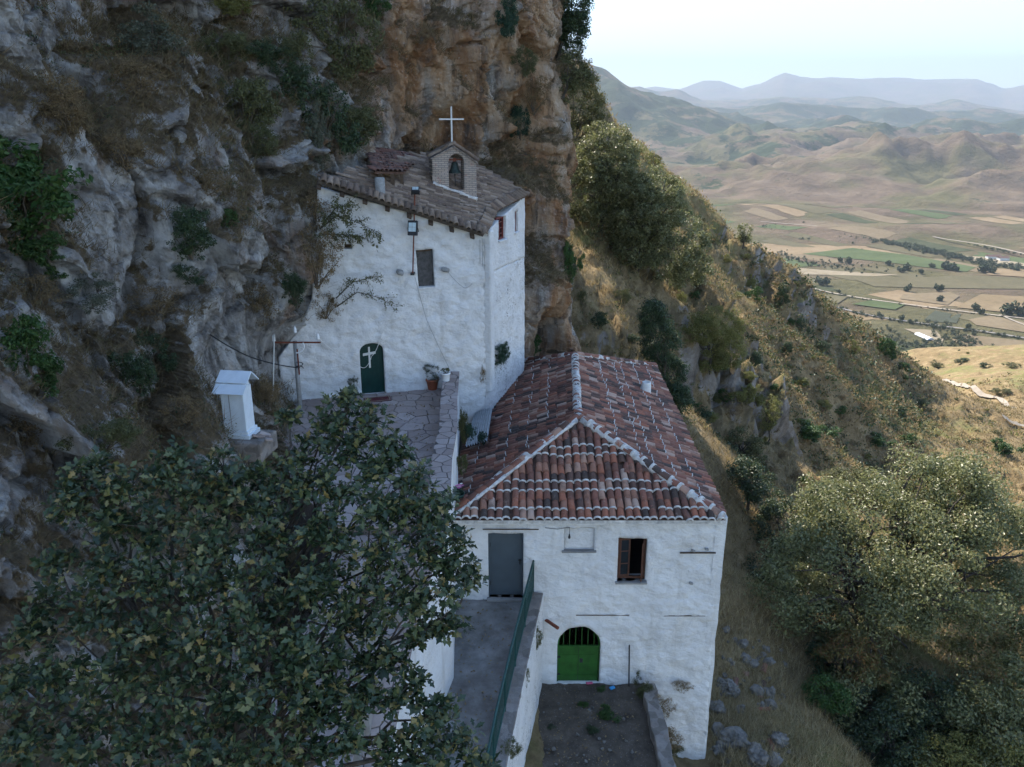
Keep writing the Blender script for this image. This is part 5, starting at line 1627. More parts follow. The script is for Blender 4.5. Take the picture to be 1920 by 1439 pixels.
# long white polytunnel
a, b = on_z(1720, 628, PLAIN), on_z(1745, 639, PLAIN)
d = (b - a); n_ = Vector((-d.y, d.x, 0)).normalized()
vs, fs = [], []
for k in range(9):
    an = math.pi * k / 8
    for q in (a, b): vs.append(q + n_ * (2.4 * math.cos(an)) + Vector((0, 0, .4 + 1.5 * math.sin(an))))
fs = [(2 * k, 2 * k + 2, 2 * k + 3, 2 * k + 1) for k in range(8)] + [tuple(range(0, 18, 2)), tuple(range(17, 0, -2))]
tag(MB().add(vs, fs).build('polytunnel', plain('white_plastic_sheet', (.55, .57, .60), .5, vary=.05, scale=.2), smooth=False), 'long white plastic polytunnel on the valley floor beside dark scrub', 'greenhouse')
# two far farm buildings by the pale soil
for i, (px, py, sx) in enumerate(((1862, 486, 14), (1880, 489, 10))):
    p = on_z(px, py, PLAIN)
    fb = thing('farm_building', ('low reddish farm building at the far pale soil patch', 'smaller reddish farm shed right of the low farm building')[i], 'building', p)
    MB().box((0, 0, 1.6), (sx, 7, 3.2)).build('wall', MT['plaster_pot'], fb)
    MB().prism([(-sx / 2 - .4, -4), (sx / 2 + .4, -4), (sx / 2 + .4, 4), (-sx / 2 - .4, 4)], 3.2, [3.3, 3.3, 3.3, 3.3]).add([(-sx / 2 - .4, -4, 3.3), (sx / 2 + .4, -4, 3.3), (sx / 2 + .4, 4, 3.3), (-sx / 2 - .4, 4, 3.3), (-sx / 2 - .4, 0, 5.0), (sx / 2 + .4, 0, 5.0)], [(0, 1, 5, 4), (2, 3, 4, 5), (1, 2, 5), (3, 0, 4)]).build('roof', MT['tile'], fb)
# pond
p = [on_z(px, py, PLAIN + 40) for px, py in ()]

# ------------------------------------------------------------------ vegetation near by
LF = {
    'oak_dark': leafy('oak_leaf_shade', [(.025, .044, .024), (.04, .065, .032), (.055, .085, .038), (.07, .10, .04), (.10, .12, .045)], .45, .3, .5),  # darker oak leaf copy, shade put into the colour
    'oak': leafy('oak_leaf', [(.095, .108, .042), (.15, .165, .066), (.215, .225, .098), (.30, .30, .15)], .42, .42, .6),  # paler tones put sunlight and glints into the leaf colour
    'dark': leafy('dark_shrub_leaf', [(.024, .045, .022), (.042, .072, .03), (.065, .10, .038)], .5, .2),
    'olive': leafy('olive_shrub_leaf', [(.07, .08, .032), (.11, .115, .042), (.15, .15, .06), (.10, .11, .06)], .6, .25),
    'yellow': leafy('yellow_green_leaf', [(.14, .15, .04), (.21, .21, .065), (.28, .255, .09)], .6, .35),
    'green': leafy('fresh_green_leaf', [(.03, .075, .018), (.05, .11, .025), (.085, .14, .04)], .5, .3),
    'silver': leafy('grey_green_leaf', [(.075, .09, .06), (.12, .13, .09), (.17, .175, .13)], .7, .2),
    'dry': leafy('dry_brown_leaf', [(.14, .095, .05), (.22, .155, .08), (.30, .22, .12)], .8, .25),
    'ivy': leafy('ivy_leaf', [(.012, .04, .022), (.022, .06, .032), (.035, .08, .04)], .4, .15),
    'red': leafy('rusty_leaf', [(.10, .10, .03), (.16, .13, .04), (.20, .09, .04), (.09, .11, .035)], .6, .3),
}
BARK = plain('bark', (.065, .055, .045), .95, vary=.4, scale=8, bump=.6)
TWIG = plain('dry_twig', (.13, .105, .08), .95, vary=.35, scale=20)

def blob_points(blobs, n_clumps, per, cr, r, shell=.6):
    """leaf points in clumps spread through a union of ellipsoids, denser to the outside"""
    w = np.array([b[1][0] * b[1][1] * b[1][2] for b in blobs]) ** .67; w /= w.sum()
    k = r.choice(len(blobs), n_clumps, p=w)
    d = r.normal(size=(n_clumps, 3)); d /= np.linalg.norm(d, axis=1)[:, None]
    rad = shell + (1 - shell) * r.rand(n_clumps) ** .6
    C = np.array([blobs[i][0] for i in k]) + d * np.array([blobs[i][1] for i in k]) * rad[:, None]
    m = r.poisson(per, n_clumps)
    idx = np.repeat(np.arange(n_clumps), m)
    sz = cr * r.uniform(.6, 1.35, n_clumps)
    e_ = r.normal(size=(len(idx), 3)); e_ /= np.linalg.norm(e_, axis=1)[:, None]
    P = C[idx] + e_ * (sz[idx] * r.rand(len(idx)) ** .45)[:, None] * np.array([1, 1, .75])
    dv = P - C[idx]; dv /= np.linalg.norm(dv, axis=1)[:, None] + 1e-6
    return C, P, dv
def limb(mb, a, b, r0, r1, r, seg=5, sag=.12, n=6):
    a, b = Vector(a), Vector(b); L = (b - a).length
    pts = []
    for k in range(seg + 1):
        t = k / seg
        p = a.lerp(b, t) + Vector((0, 0, math.sin(t * math.pi) * L * sag))
        if 0 < k < seg: p += Vector(r.normal(size=3)) * L * .02
        pts.append(p)
    mb.tube(pts, [r0 + (r1 - r0) * (k / seg) ** .8 for k in range(seg + 1)], n, cap=False)
    return pts
def make_tree(name, label, base, blobs, n_clumps, per, cr, leaf, mat, seed, trunk_r=.2, fork=None, group=None, up=.5, shell=.6, limbs=16):
    r = np.random.RandomState(seed)
    base = Vector(base)
    t = thing(name, label, 'tree', base, 0, group)
    bl = [(np.array(c) - np.array(base), s) for c, s in blobs]
    C, P, dv = blob_points(bl, n_clumps, per, cr, r, shell)
    V, Fc = quads(P, leaf, r, up, bias=dv * .9)
    link('crown', mesh_np('crown', V, Fc, [mat]), t)
    cen = np.mean([b[0] for b in bl], 0)
    fk = Vector(fork) - base if fork is not None else Vector(cen) * .45
    tm = MB()
    limb(tm, (0, 0, -.6), fk, trunk_r * 1.25, trunk_r * .8, r, 6, .0, 9)
    tm.build('trunk', BARK, t, smooth=True)
    up_ = [i for i in range(len(C)) if C[i][2] > fk.z - .2]
    pick_ = r.choice(up_, min(limbs, len(up_)), replace=False)
    for i in pick_:
        m2 = MB()
        mid = fk.lerp(Vector(C[i]), .5) + Vector((0, 0, .1 * (Vector(C[i]) - fk).length))
        limb(m2, fk * random.uniform(.8, 1), C[i], trunk_r * .5, trunk_r * .08, r, 6, .10, 6)
        for q in range(3):
            j = r.randint(len(C))
            if np.linalg.norm(C[j] - C[i]) < cr * 7: limb(m2, mid, C[j], trunk_r * .2, trunk_r * .04, r, 4, .05, 5)
        m2.build('limb', BARK, t, smooth=True)
    return t

# --- the big sunlit oak below the house
g = ground(15.2, 28.0)
make_tree('oak_tree', 'large broad oak with sunlit olive green crown filling the lower right slope', (15.0, 28.2, g.z),
          [((15.4, 28.0, -16.4), (4.6, 3.6, 3.0)), ((12.6, 27.2, -17.2), (2.9, 2.6, 2.2)), ((18.6, 28.2, -17.0), (3.4, 3.2, 2.9)), ((16.2, 26.2, -19.6), (4.2, 2.8, 2.4)), ((14.0, 29.4, -14.9), (2.2, 2, 1.5)), ((17.2, 29.2, -14.6), (2.6, 2.4, 1.7)), ((19.5, 25.5, -20.5), (2.8, 2.4, 2.2)), ((13.0, 25.0, -20.6), (2.0, 1.8, 1.5)), ((16.5, 23.6, -21.6), (3.0, 1.8, 1.6)), ((19.5, 31.0, -15.8), (2.6, 2.4, 2.0))],
          300, 360, .82, .135, LF['oak'], 3, .34, (14.6, 28.0, -19.5), up=.35, shell=.72, limbs=40)
# --- darker trees between it and the house
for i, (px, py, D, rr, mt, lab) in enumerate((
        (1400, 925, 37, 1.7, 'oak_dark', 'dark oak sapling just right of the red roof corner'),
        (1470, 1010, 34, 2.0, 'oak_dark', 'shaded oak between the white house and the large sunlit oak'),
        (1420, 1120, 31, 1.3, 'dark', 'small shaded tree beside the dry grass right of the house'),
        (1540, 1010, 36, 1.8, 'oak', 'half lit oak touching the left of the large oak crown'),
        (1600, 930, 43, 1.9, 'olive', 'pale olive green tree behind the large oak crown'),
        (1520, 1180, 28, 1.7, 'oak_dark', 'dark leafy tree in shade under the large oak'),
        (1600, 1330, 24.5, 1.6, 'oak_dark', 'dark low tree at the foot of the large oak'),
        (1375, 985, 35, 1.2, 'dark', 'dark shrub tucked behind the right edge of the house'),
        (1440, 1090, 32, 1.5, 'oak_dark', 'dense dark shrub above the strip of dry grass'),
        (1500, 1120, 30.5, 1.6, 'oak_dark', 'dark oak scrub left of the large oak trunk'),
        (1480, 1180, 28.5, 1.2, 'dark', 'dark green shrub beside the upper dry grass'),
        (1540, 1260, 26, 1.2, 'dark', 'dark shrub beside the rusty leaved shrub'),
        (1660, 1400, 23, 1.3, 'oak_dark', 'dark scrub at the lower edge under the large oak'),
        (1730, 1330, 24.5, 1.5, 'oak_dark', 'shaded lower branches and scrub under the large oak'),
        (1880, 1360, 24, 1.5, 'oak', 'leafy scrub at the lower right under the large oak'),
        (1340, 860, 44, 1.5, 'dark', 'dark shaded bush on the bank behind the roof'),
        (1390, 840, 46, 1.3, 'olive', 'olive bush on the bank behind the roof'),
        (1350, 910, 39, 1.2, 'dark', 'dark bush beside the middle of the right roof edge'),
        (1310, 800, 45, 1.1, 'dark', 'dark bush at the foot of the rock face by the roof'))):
    c = at(px, py, D); gg = ground(c.x, c.y + .3)
    make_tree('slope_tree', lab, (c.x, c.y + .3, gg.z), [(tuple(c), (rr, rr * .9, rr * .95)), ((c.x + rr * .5, c.y - .3, c.z - rr * .7), (rr * .75, rr * .7, rr * .6)), ((c.x - rr * .5, c.y, c.z - rr * .5), (rr * .6, rr * .6, rr * .6))],
              int(60 * rr * rr * .8) + 50, 75, .36, .12, LF[mt], 60 + i, .10, limbs=12)
c = at(1590, 1230, 24.8); gg = ground(c.x, c.y)
make_tree('rusty_shrub', 'yellow green shrub with rusty leaves in front of the large oak', (c.x, c.y, gg.z), [(tuple(c), (1.1, .9, .95)), ((c.x + .7, c.y, c.z - .6), (.8, .7, .7)), ((c.x - .2, c.y - .2, c.z + .6), (.6, .6, .5))], 90, 45, .26, .10, LF['red'], 91, .06, limbs=14)
for i, (px, py, D, rr, lab) in enumerate(((1790, 1420, 22.5, 1.3, 'sunlit yellow green bush at the lower edge below the large oak'), (1550, 1300, 23.5, .75, 'small fresh green bush in the shade at the foot of the dry grass slope'), (1900, 1440, 22, 1.1, 'sunlit bush in the lower right corner'))):
    c = at(px, py, D); gg = ground(c.x, c.y)
    make_tree('slope_bush', lab, (c.x, c.y, min(gg.z, c.z - .4)), [(tuple(c), (rr, rr * .8, rr * .75)), ((c.x + rr * .6, c.y, c.z - .3), (rr * .7, rr * .6, rr * .5))], int(70 * rr) + 20, 60, .26, .09, LF['yellow' if i != 1 else 'green'], 120 + i, .04, limbs=8)  # bright yellow leaf tone stands in for sunlight on the two edge bushes
# --- trees on the ridge and in the gully behind the house
def hill_tree(px, py, fx, fy, D, blobs_px, mat, label, n, per, cr, leaf, seed, tr=.18, which=(0, 1)):
    f_, _ = pick(fx, fy, which)
    base = at(fx, fy, D) if f_ is None else f_
    D = base.y if f_ is not None and abs(base.y - D) < 14 else D
    base = at(fx, fy, D)
    bl = []
    for (bx, by, w_, h_) in blobs_px:
        k = D * 1.02 / F
        bl.append((tuple(at(bx, by, D + random.uniform(-.6, .6))), (w_ * k / 2, w_ * k / 2 * .8, h_ * k / 2)))
    make_tree('hillside_tree', label, base, bl, n, per, cr, leaf, LF[mat], seed, tr, limbs=14)
hill_tree(1235, 440, 1188, 505, 56, [(1215, 400, 140, 120), (1260, 460, 130, 120), (1205, 450, 110, 110), (1295, 505, 80, 80), (1225, 355, 110, 70), (1180, 420, 80, 90)], 'oak', 'wide sunlit oak leaning out from the gully behind the red roof', 460, 95, .5, .16, 301, .22)
hill_tree(1135, 330, 1125, 430, 52, [(1130, 290, 130, 110), (1160, 340, 120, 100), (1105, 350, 110, 110), (1180, 385, 80, 90), (1090, 420, 70, 90), (1140, 420, 70, 70)], 'oak', 'dark leafy oak growing close behind the cliff corner', 430, 95, .48, .15, 302, .18)
hill_tree(1090, 230, 1075, 330, 46, [(1090, 200, 90, 90), (1075, 270, 100, 100), (1105, 245, 80, 80), (1085, 155, 70, 70), (1065, 330, 60, 80)], 'olive', 'olive green tree clinging to the cliff corner below the sky', 320, 85, .38, .12, 303, .12)
hill_tree(1062, 40, 1045, 90, 42, [(1065, 15, 80, 70), (1070, 55, 60, 50), (1050, 50, 50, 50), (1085, 40, 45, 40), (1075, 95, 36, 40)], 'dark', 'feathery dark tree at the top of the cliff edge against the sky', 230, 70, .3, .10, 304, .09)
hill_tree(1075, 120, 1055, 160, 42.5, [(1078, 130, 50, 60), (1090, 150, 40, 50), (1065, 165, 40, 50)], 'olive', 'small olive bush on the cliff edge between two trees', 70, 60, .28, .09, 305, .06)
hill_tree(1210, 360, 1215, 400, 88, [(1205, 305, 60, 50), (1230, 345, 60, 50), (1180, 290, 50, 50)], 'yellow', 'yellow green tree on the sunlit ridge crest', 80, 60, .5, .17, 306, .12)
hill_tree(1396, 440, 1392, 466, 100, [(1397, 432, 26, 26), (1392, 444, 20, 18), (1400, 450, 18, 18)], 'oak', 'lone small tree standing on the bare ridge crest', 40, 45, .42, .16, 307, .09)
hill_tree(1340, 620, 1330, 690, 51, [(1345, 610, 100, 70), (1310, 620, 70, 60), (1365, 655, 70, 80), (1330, 665, 90, 70)], 'yellow', 'bright yellow green bush overhanging the rock face behind the house', 300, 80, .34, .10, 308, .07)
hill_tree(1245, 690, 1250, 760, 45, [(1235, 640, 70, 90), (1250, 710, 80, 90), (1225, 590, 50, 60), (1265, 750, 60, 60)], 'dark', 'dark shaded shrub just behind the right roof edge', 300, 80, .36, .11, 309, .07)
hill_tree(1443, 775, 1440, 835, 47, [(1445, 760, 34, 40), (1440, 790, 40, 40), (1450, 775, 26, 30)], 'yellow', 'slender backlit sapling on the slope right of the house', 60, 40, .26, .10, 310, .05)
hill_tree(1400, 895, 1400, 960, 39, [(1395, 885, 60, 60), (1420, 920, 50, 50)], 'oak_dark', 'dark bushy oak at the roof corner', 70, 60, .34, .12, 311, .08)

# --- plants on the cliff: each from a few kinds of shrub
def shrub_mesh(kind, seed, n=110, per=48, cr=.2, leaf=.085, blobs=None, up=.4):
    r = np.random.RandomState(seed)
    if blobs is None:
        blobs = [((0, 0, 0), (.8, .7, .75))] + [(tuple(r.normal(size=3) * .45), tuple(r.uniform(.3, .55, 3))) for _ in range(4)]
    C, P, dv = blob_points([(np.array(c), s) for c, s in blobs], n, per, cr, r, .45)
    V, Fc = quads(P, leaf, r, up, bias=dv * .7)
    me = mesh_np('foliage', V, Fc, [LF[kind]])
    tm = MB()
    for i in r.choice(len(C), 9, replace=False): limb(tm, (0, .15, -.75), C[i], .035, .006, r, 5, .05, 5)
    return me, tm.mesh('stem', TWIG, True)
SH = {}
for k, (kind, kw) in enumerate((('dark', {}), ('olive', dict(leaf=.065, per=70)), ('yellow', {}), ('green', dict(leaf=.13, per=38)), ('silver', dict(leaf=.07, per=55, n=80)), ('dry', dict(leaf=.06, per=40, n=90)), ('ivy', dict(leaf=.09, per=50)))):
    SH[kind] = [shrub_mesh(kind, 500 + 10 * k + j, **kw) for j in range(3)]
def plant(px, py, w_, h_, kind, label, var=0, which=(0, 1), out=.25, name='cliff_bush', cat='bush', group=None):
    hit, nm = pick(px, py, which)
    if hit is None: return
    k = hit.length / F
    sx, sz = w_ * k / 2, h_ * k / 2
    t = thing(name, label, cat, hit + nm * sx * out, random.uniform(-.5, .5), group)
    fm, sm = SH[kind][var % 3]
    f = link('foliage', fm, t); f.scale = (sx, sx * .8, sz)
    s = link('stem', sm, t); s.scale = (sx, sx * .8, sz)
for i, a in enumerate((
        (55, 385, 190, 180, 'green', 'broad leaved green shrub with reddish fruit at the left edge of the cliff'),
        (95, 470, 70, 60, 'green', 'small green sprig below the broad leaved shrub at the left edge'),
        (355, 452, 95, 95, 'dark', 'round dark green bush on the pale rock slab'),
        (350, 510, 50, 40, 'dark', 'small dark tuft hanging under the round dark bush'),
        (30, 670, 110, 110, 'green', 'green shrub at the left edge halfway up the cliff'),
        (85, 690, 60, 70, 'green', 'light green sprig beside the halfway shrub at the left edge'),
        (275, 655, 80, 80, 'dark', 'upper part of a dark creeping shrub above the white shrine'),
        (235, 710, 110, 110, 'dark', 'dark green creeping shrub left of the white shrine'),
        (630, 60, 150, 170, 'olive', 'large olive green bush near the top of the cliff'),
        (560, 110, 90, 110, 'olive', 'olive bush left of the large olive green bush'),
        (465, 210, 130, 150, 'olive', 'feathery olive green bush on the upper left cliff'),
        (480, 270, 110, 80, 'olive', 'lower feathery bush above the orange rock'),
        (590, 215, 130, 150, 'dark', 'dark blue green bush beside the orange rock bulge'),
        (660, 235, 120, 100, 'olive', 'olive bush hanging over the small red roof'),
        (600, 260, 60, 110, 'silver', 'silvery shrub in front of the dark blue green bush'),
        (520, 120, 90, 70, 'dark', 'dark small bush high on the left cliff'),
        (430, 110, 90, 90, 'olive', 'dull green shrub high on the left cliff'),
        (300, 90, 150, 110, 'silver', 'grey green straggly bush near the top left of the cliff'),
        (250, 150, 120, 90, 'dry', 'dry brown bush near the top left of the cliff'),
        (100, 190, 120, 90, 'dry', 'dry thorny bush above the left rock shelf'),
        (120, 240, 110, 60, 'dry', 'golden dry bush below the thorny one'),
        (440, 5, 70, 50, 'yellow', 'yellow green tuft at the top edge of the cliff'),
        (546, 545, 60, 80, 'dark', 'dark green bush left of the chapel wall'),
        (430, 415, 40, 50, 'green', 'small green plant on the rock between round bush and chapel'),
        (480, 560, 110, 100, 'dry', 'dry brown bush below the pale rock'),
        (585, 500, 90, 130, 'dry', 'dry brown shrub hanging beside the chapel wall'),
        (590, 420, 90, 90, 'dry', 'dry shrub at the upper left corner of the chapel wall'),
        (610, 570, 70, 70, 'dry', 'dry grass clump on the rock over the utility pole'),
        (950, 30, 46, 90, 'ivy', 'dark ivy patch near the top of the cliff'),
        (975, 232, 44, 90, 'ivy', 'dark ivy hanging on the cliff right of the white cross'),
        (1066, 500, 36, 80, 'green', 'green creeper on the cliff corner behind the chapel'),
        (1003, 652, 30, 46, 'green', 'small fern at the foot of the cliff behind the chapel'),
        (690, 338, 36, 40, 'ivy', 'dark ivy between the rock and the chapel roof'),
        (780, 60, 60, 50, 'dry', 'dry tuft on the rock above the cross'),
        (1000, 180, 60, 80, 'dry', 'dry brown tuft on the cliff right of the ivy'),
        (985, 110, 50, 60, 'olive', 'olive tuft high on the cliff right of the crack'),
        (280, 560, 120, 70, 'dry', 'dry bush on the ledge above the shrine'),
        (160, 560, 110, 80, 'silver', 'grey green shrub in the middle of the left cliff'),
        (500, 760, 70, 90, 'dry', 'yellowish dry shrub right of the white shrine'),
        (330, 780, 100, 90, 'dry', 'dry shrub left of the shrine base'),
        (180, 830, 120, 80, 'olive', 'olive shrub above the oak at the left'),
        (60, 800, 100, 90, 'dry', 'dry shrub above the oak at the left edge'),
        (60, 560, 100, 80, 'dry', 'dry tuft at the left edge between two green shrubs'),
        (380, 340, 90, 60, 'dry', 'dry twiggy bush above the pale rock slab'),
        (240, 290, 120, 70, 'dry', 'dry thicket on the shelf above the pale rock slab'),
        (700, 20, 50, 60, 'green', 'small green sprig at the top of the cliff'))):
    plant(*a, var=i)
# feathery twigs reaching over the chapel wall
def spray(label, pts, seed, n=16, leaf=.075, mat='olive'):
    r = np.random.RandomState(seed)
    base = Vector(pts[0]); t = thing('leafy_branch', label, 'branch', base)
    m = MB(); L = []
    p0 = [Vector(p) - base for p in pts]
    m.tube(p0, [.02 - .014 * i / (len(p0) - 1) for i in range(len(p0))], 5)
    for k in range(n):
        f_ = (k + 1) / n * (len(p0) - 1.001); i = int(f_); a_ = p0[i].lerp(p0[i + 1], f_ - i)
        dr_ = (p0[i + 1] - p0[i]).normalized() + Vector(r.normal(size=3)) * .8
        b_ = a_ + dr_.normalized() * r.uniform(.2, .6); b_.z -= .05
        m.tube([a_, b_], [.006, .003], 4)
        for q in range(22):
            L.append(tuple(a_.lerp(b_, (q + 1) / 22) + Vector(r.normal(size=3)) * .045))
    m.build('twig', BARK, t, smooth=True)
    V, Fc = quads(np.array(L), leaf, r, .5, aspect=.38)
    link('foliage', mesh_np('foliage', V, Fc, [LF[mat]]), t)
def offw(px, py, o): return on_front(px, py, o)
for j, (lab, pp) in enumerate((
        ('leafy olive branch reaching over the top left of the chapel wall', [offw(600, 430, .5), offw(630, 405, .7), offw(665, 415, .7), offw(712, 438, .6)]),
        ('second olive branch below it hanging on the chapel wall', [offw(600, 440, .5), offw(640, 440, .6), offw(680, 445, .55)]),
        ('short olive branch springing up at the wall corner', [offw(605, 420, .5), offw(630, 390, .6), offw(655, 385, .6)]),
        ('thin arching twig with leaves in front of the middle of the chapel wall', [offw(630, 560, .4), offw(660, 530, .6), offw(705, 518, .6)]),
        ('lower arching twig with leaves left of the chapel door', [offw(632, 575, .4), offw(670, 548, .6), offw(710, 558, .55), offw(728, 568, .5)]))):
    spray(lab, pp, 700 + j, 20 if j < 3 else 14, .105 if j < 3 else .08)

# --- low bushes on the sunlit slope
def where(px, py):
    if py < 420: return 'near the top of the ridge'
    if px < 1300: return 'in the gully behind the red roof' if py > 480 else 'under the oaks of the gully'
    if px < 1420: return 'on the spur above the rock face' if py < 640 else 'below the rock face behind the house'
    if py < 560: return 'on the ridge crest above the valley'
    if px < 1560: return 'on the shaded steep face' if py < 760 else 'on the grass behind the house'
    if py < 720: return 'on the far shoulder of the slope' if px < 1760 else 'beyond the dirt track'
    if py < 820: return 'on the shaded shoulder' if px < 1760 else 'beside the dirt track'
    return 'on the sunlit grass above the large oak' if px < 1740 else 'on the sunlit grass by the edge of the picture'
def bush_label(kd, px, py, w_):
    size = 'tiny' if w_ < 14 else 'small' if w_ < 24 else 'low' if w_ < 34 else 'broad'
    return '%s %s bush %s' % (size, {'green': 'fresh green', 'yellow': 'yellow green', 'dry': 'dry brown', 'dark': 'dark green', 'olive': 'olive green'}[kd], where(px, py))
spots = [(1510, 815, 60, 34, 'green'), (1590, 655, 34, 34, 'yellow'), (1655, 655, 34, 40, 'green'), (1570, 690, 26, 26, 'dry'), (1620, 765, 30, 26, 'dry'), (1400, 740, 50, 44, 'yellow'), (1420, 750, 26, 28, 'yellow'), (1540, 760, 30, 22, 'yellow'), (1500, 720, 30, 22, 'yellow'), (1405, 530, 26, 40, 'yellow'), (1410, 560, 30, 30, 'green'),
         (1690, 690, 24, 18, 'green'), (1850, 690, 22, 14, 'dark'), (1805, 680, 20, 12, 'dark'), (1660, 870, 30, 22, 'dry'), (1640, 830, 36, 20, 'green'), (1700, 830, 30, 20, 'green'), (1750, 870, 40, 26, 'green'), (1880, 850, 40, 26, 'green'), (1820, 900, 30, 20, 'dry'), (1560, 900, 44, 30, 'olive'), (1500, 900, 30, 26, 'dry'), (1720, 760, 26, 20, 'dark'), (1680, 780, 30, 26, 'dark'), (1790, 940, 30, 22, 'olive'), (1880, 740, 30, 16, 'olive'), (1900, 690, 26, 14, 'olive'), (1760, 690, 24, 14, 'olive'), (1870, 640, 22, 12, 'dark'), (1300, 520, 40, 40, 'olive'), (1270, 560, 30, 34, 'yellow'), (1255, 300, 30, 24, 'yellow'), (1225, 300, 26, 22, 'olive'), (1335, 455, 24, 26, 'olive'), (1362, 490, 22, 24, 'yellow'), (1465, 560, 30, 40, 'dark'), (1500, 610, 30, 30, 'dark'), (1530, 650, 34, 26, 'dark'), (1470, 660, 30, 26, 'dark'), (1440, 640, 26, 26, 'olive'), (1180, 640, 30, 24, 'dark'), (1120, 605, 36, 30, 'dark'), (1090, 560, 28, 40, 'olive'), (1160, 560, 36, 40, 'olive'), (1410, 680, 34, 30, 'dark'), (1370, 740, 40, 34, 'dry')]
for i, (px, py, w_, h_, kd) in enumerate(spots):
    plant(px, py, w_ * 1.1, h_ * 1.1, kd, bush_label(kd, px, py, w_), i, (1,), .3, 'slope_bush', 'bush', '%s bushes %s' % (kd, where(px, py)))
rr_ = np.random.RandomState(77)
cnt = tries = 0
while cnt < 150:
    px, py = rr_.uniform(1230, 1920), rr_.uniform(300, 1000)
    hit, nm = pick(px, py, (1,))
    if hit is None or hit.y < 42: tries += 1; cnt += tries % 50 == 0; continue
    kd = rr_.choice(['green', 'dry', 'olive', 'dry', 'yellow'])
    w_ = rr_.uniform(.5, 1.5) * F / hit.length
    plant(px, py, w_, w_ * .62, kd, bush_label(kd, px, py, w_), cnt, (1,), .3, 'slope_bush', 'bush', '%s bushes %s' % (kd, where(px, py)))
    cnt += 1

# --- dry grass: nobody could count it
def grass(name, P, H, blades, width, mat, seed, lean=.5, N=None):
    r = np.random.RandomState(seed)
    n = len(P)
    idx = np.repeat(np.arange(n), blades)
    h = H[idx] * r.uniform(.5, 1.2, len(idx))
    d = r.normal(size=(len(idx), 3)) * lean; d[:, 2] = 1
    if N is not None: d += N[idx] * .9
    d /= np.linalg.norm(d, axis=1)[:, None]
    b = P[idx] + r.normal(size=(len(idx), 3)) * (H[idx] * .35)[:, None] * np.array([1, 1, .15])
    s = r.normal(size=(len(idx), 3)); s[:, 2] *= .2; s /= np.linalg.norm(s, axis=1)[:, None]
    w_ = (width[idx] if hasattr(width, '__len__') else width) * np.ones(len(idx))
    tip = b + d * h[:, None]; tip[:, 2] -= h * .15
    V = np.stack([b - s * w_[:, None], b + s * w_[:, None], tip], 1).reshape(-1, 3)
    o = link(name, mesh_np(name, V, np.arange(len(V)).reshape(-1, 3), [mat])); tag(o, kind='stuff')
GR = leafy('dry_grass_blades', [(.20, .145, .07), (.30, .225, .115), (.40, .31, .17), (.16, .13, .06)], .8, .3, .2)
GR2 = leafy('dry_cliff_plants', [(.11, .08, .045), (.19, .135, .075), (.28, .21, .12), (.14, .125, .06), (.36, .29, .18)], .85, .25, .2)
rr_ = np.random.RandomState(9)
r_h = np.hypot(hill_co[:, 0], hill_co[:, 1])
inv = (hill_co[:, 0] / np.maximum(hill_co[:, 1], 1) > .02) & (hill_co[:, 0] / np.maximum(hill_co[:, 1], 1) < .9)
ok = np.where((r_h > 19) & (r_h < 190) & (hill_rock < .62) & inv)[0]
ok = ok[~((hill_co[ok, 0] > -2) & (hill_co[ok, 0] < 6.1) & (hill_co[ok, 1] < 34))]
sel = rr_.choice(ok, 26000, replace=False)
P = hill_co[sel]; rr0 = r_h[sel]
grass('dry_grass', P, np.clip(.16 + rr0 * .0042, .2, .65), 7, .0075 + rr0 * .00042, GR, 21)
ok = np.where((cliff_veg > .34) & (cliff_co[:, 1] > 6) & (cliff_co[:, 2] < 9))[0]
sel = rr_.choice(ok, 30000, replace=False)
nrm = np.tile(np.array(CV), (len(sel), 1))
dist = np.linalg.norm(cliff_co[sel], axis=1)
grass('dry_grass', cliff_co[sel], np.clip(.1 + dist * .010, .15, .42) * rr_.uniform(.6, 1.4, len(sel)), 7, .004 + dist * .00026, GR2, 22, .8, nrm)
# tall pale grass beside the house corner and weeds in the yard
ok = np.where((r_h > 20) & (r_h < 36) & (hill_co[:, 0] > 6.3) & (hill_co[:, 0] < 11))[0]
sel = rr_.choice(ok, 1300)
grass('tall_grass', hill_co[sel], np.full(len(sel), .5), 14, .007, leafy('pale_tall_grass', [(.30, .235, .13), (.42, .34, .20), (.52, .43, .27)], .8, .3, .2), 23, .35)
# low tangled scrub on the slope and in the cracks of the cliff
def scrub(name, P, size, per, leaf, mat, seed):
    r = np.random.RandomState(seed)
    idx = np.repeat(np.arange(len(P)), per)
    e_ = r.normal(size=(len(idx), 3)) * np.array([1, 1, .5]) * .5; e_[:, 2] = np.abs(e_[:, 2])
    Q = P[idx] + e_ * size[idx][:, None]
    V, Fc = quads(Q, leaf[idx], r, .5)
    tag(link(name, mesh_np(name, V, Fc, [mat])), kind='stuff')
ok = np.where((r_h > 34) & (r_h < 200) & inv & (hill_rock < .9))[0]
nz_ = fbm(hill_co[ok] * .12 + 50, 4)
ok = ok[nz_ > .02]
for j, (mt, nn2) in enumerate((('olive', 2200), ('dry', 2400), ('dark', 900), ('yellow', 900))):
    sel = rr_.choice(ok, nn2, replace=False)
    sz = np.clip(r_h[sel] * .0055, .2, .7) * rr_.uniform(.5, 1.3, len(sel))
    scrub('scrub', hill_co[sel], sz, 12, sz * .48, LF[mt], 900 + j)
ok = np.where((cliff_veg > .30) & (cliff_co[:, 1] > 6) & (cliff_co[:, 2] < 9))[0]
nz_ = fbm(cliff_co[ok] * .3 + 50, 4)
ok = ok[nz_ > .1]
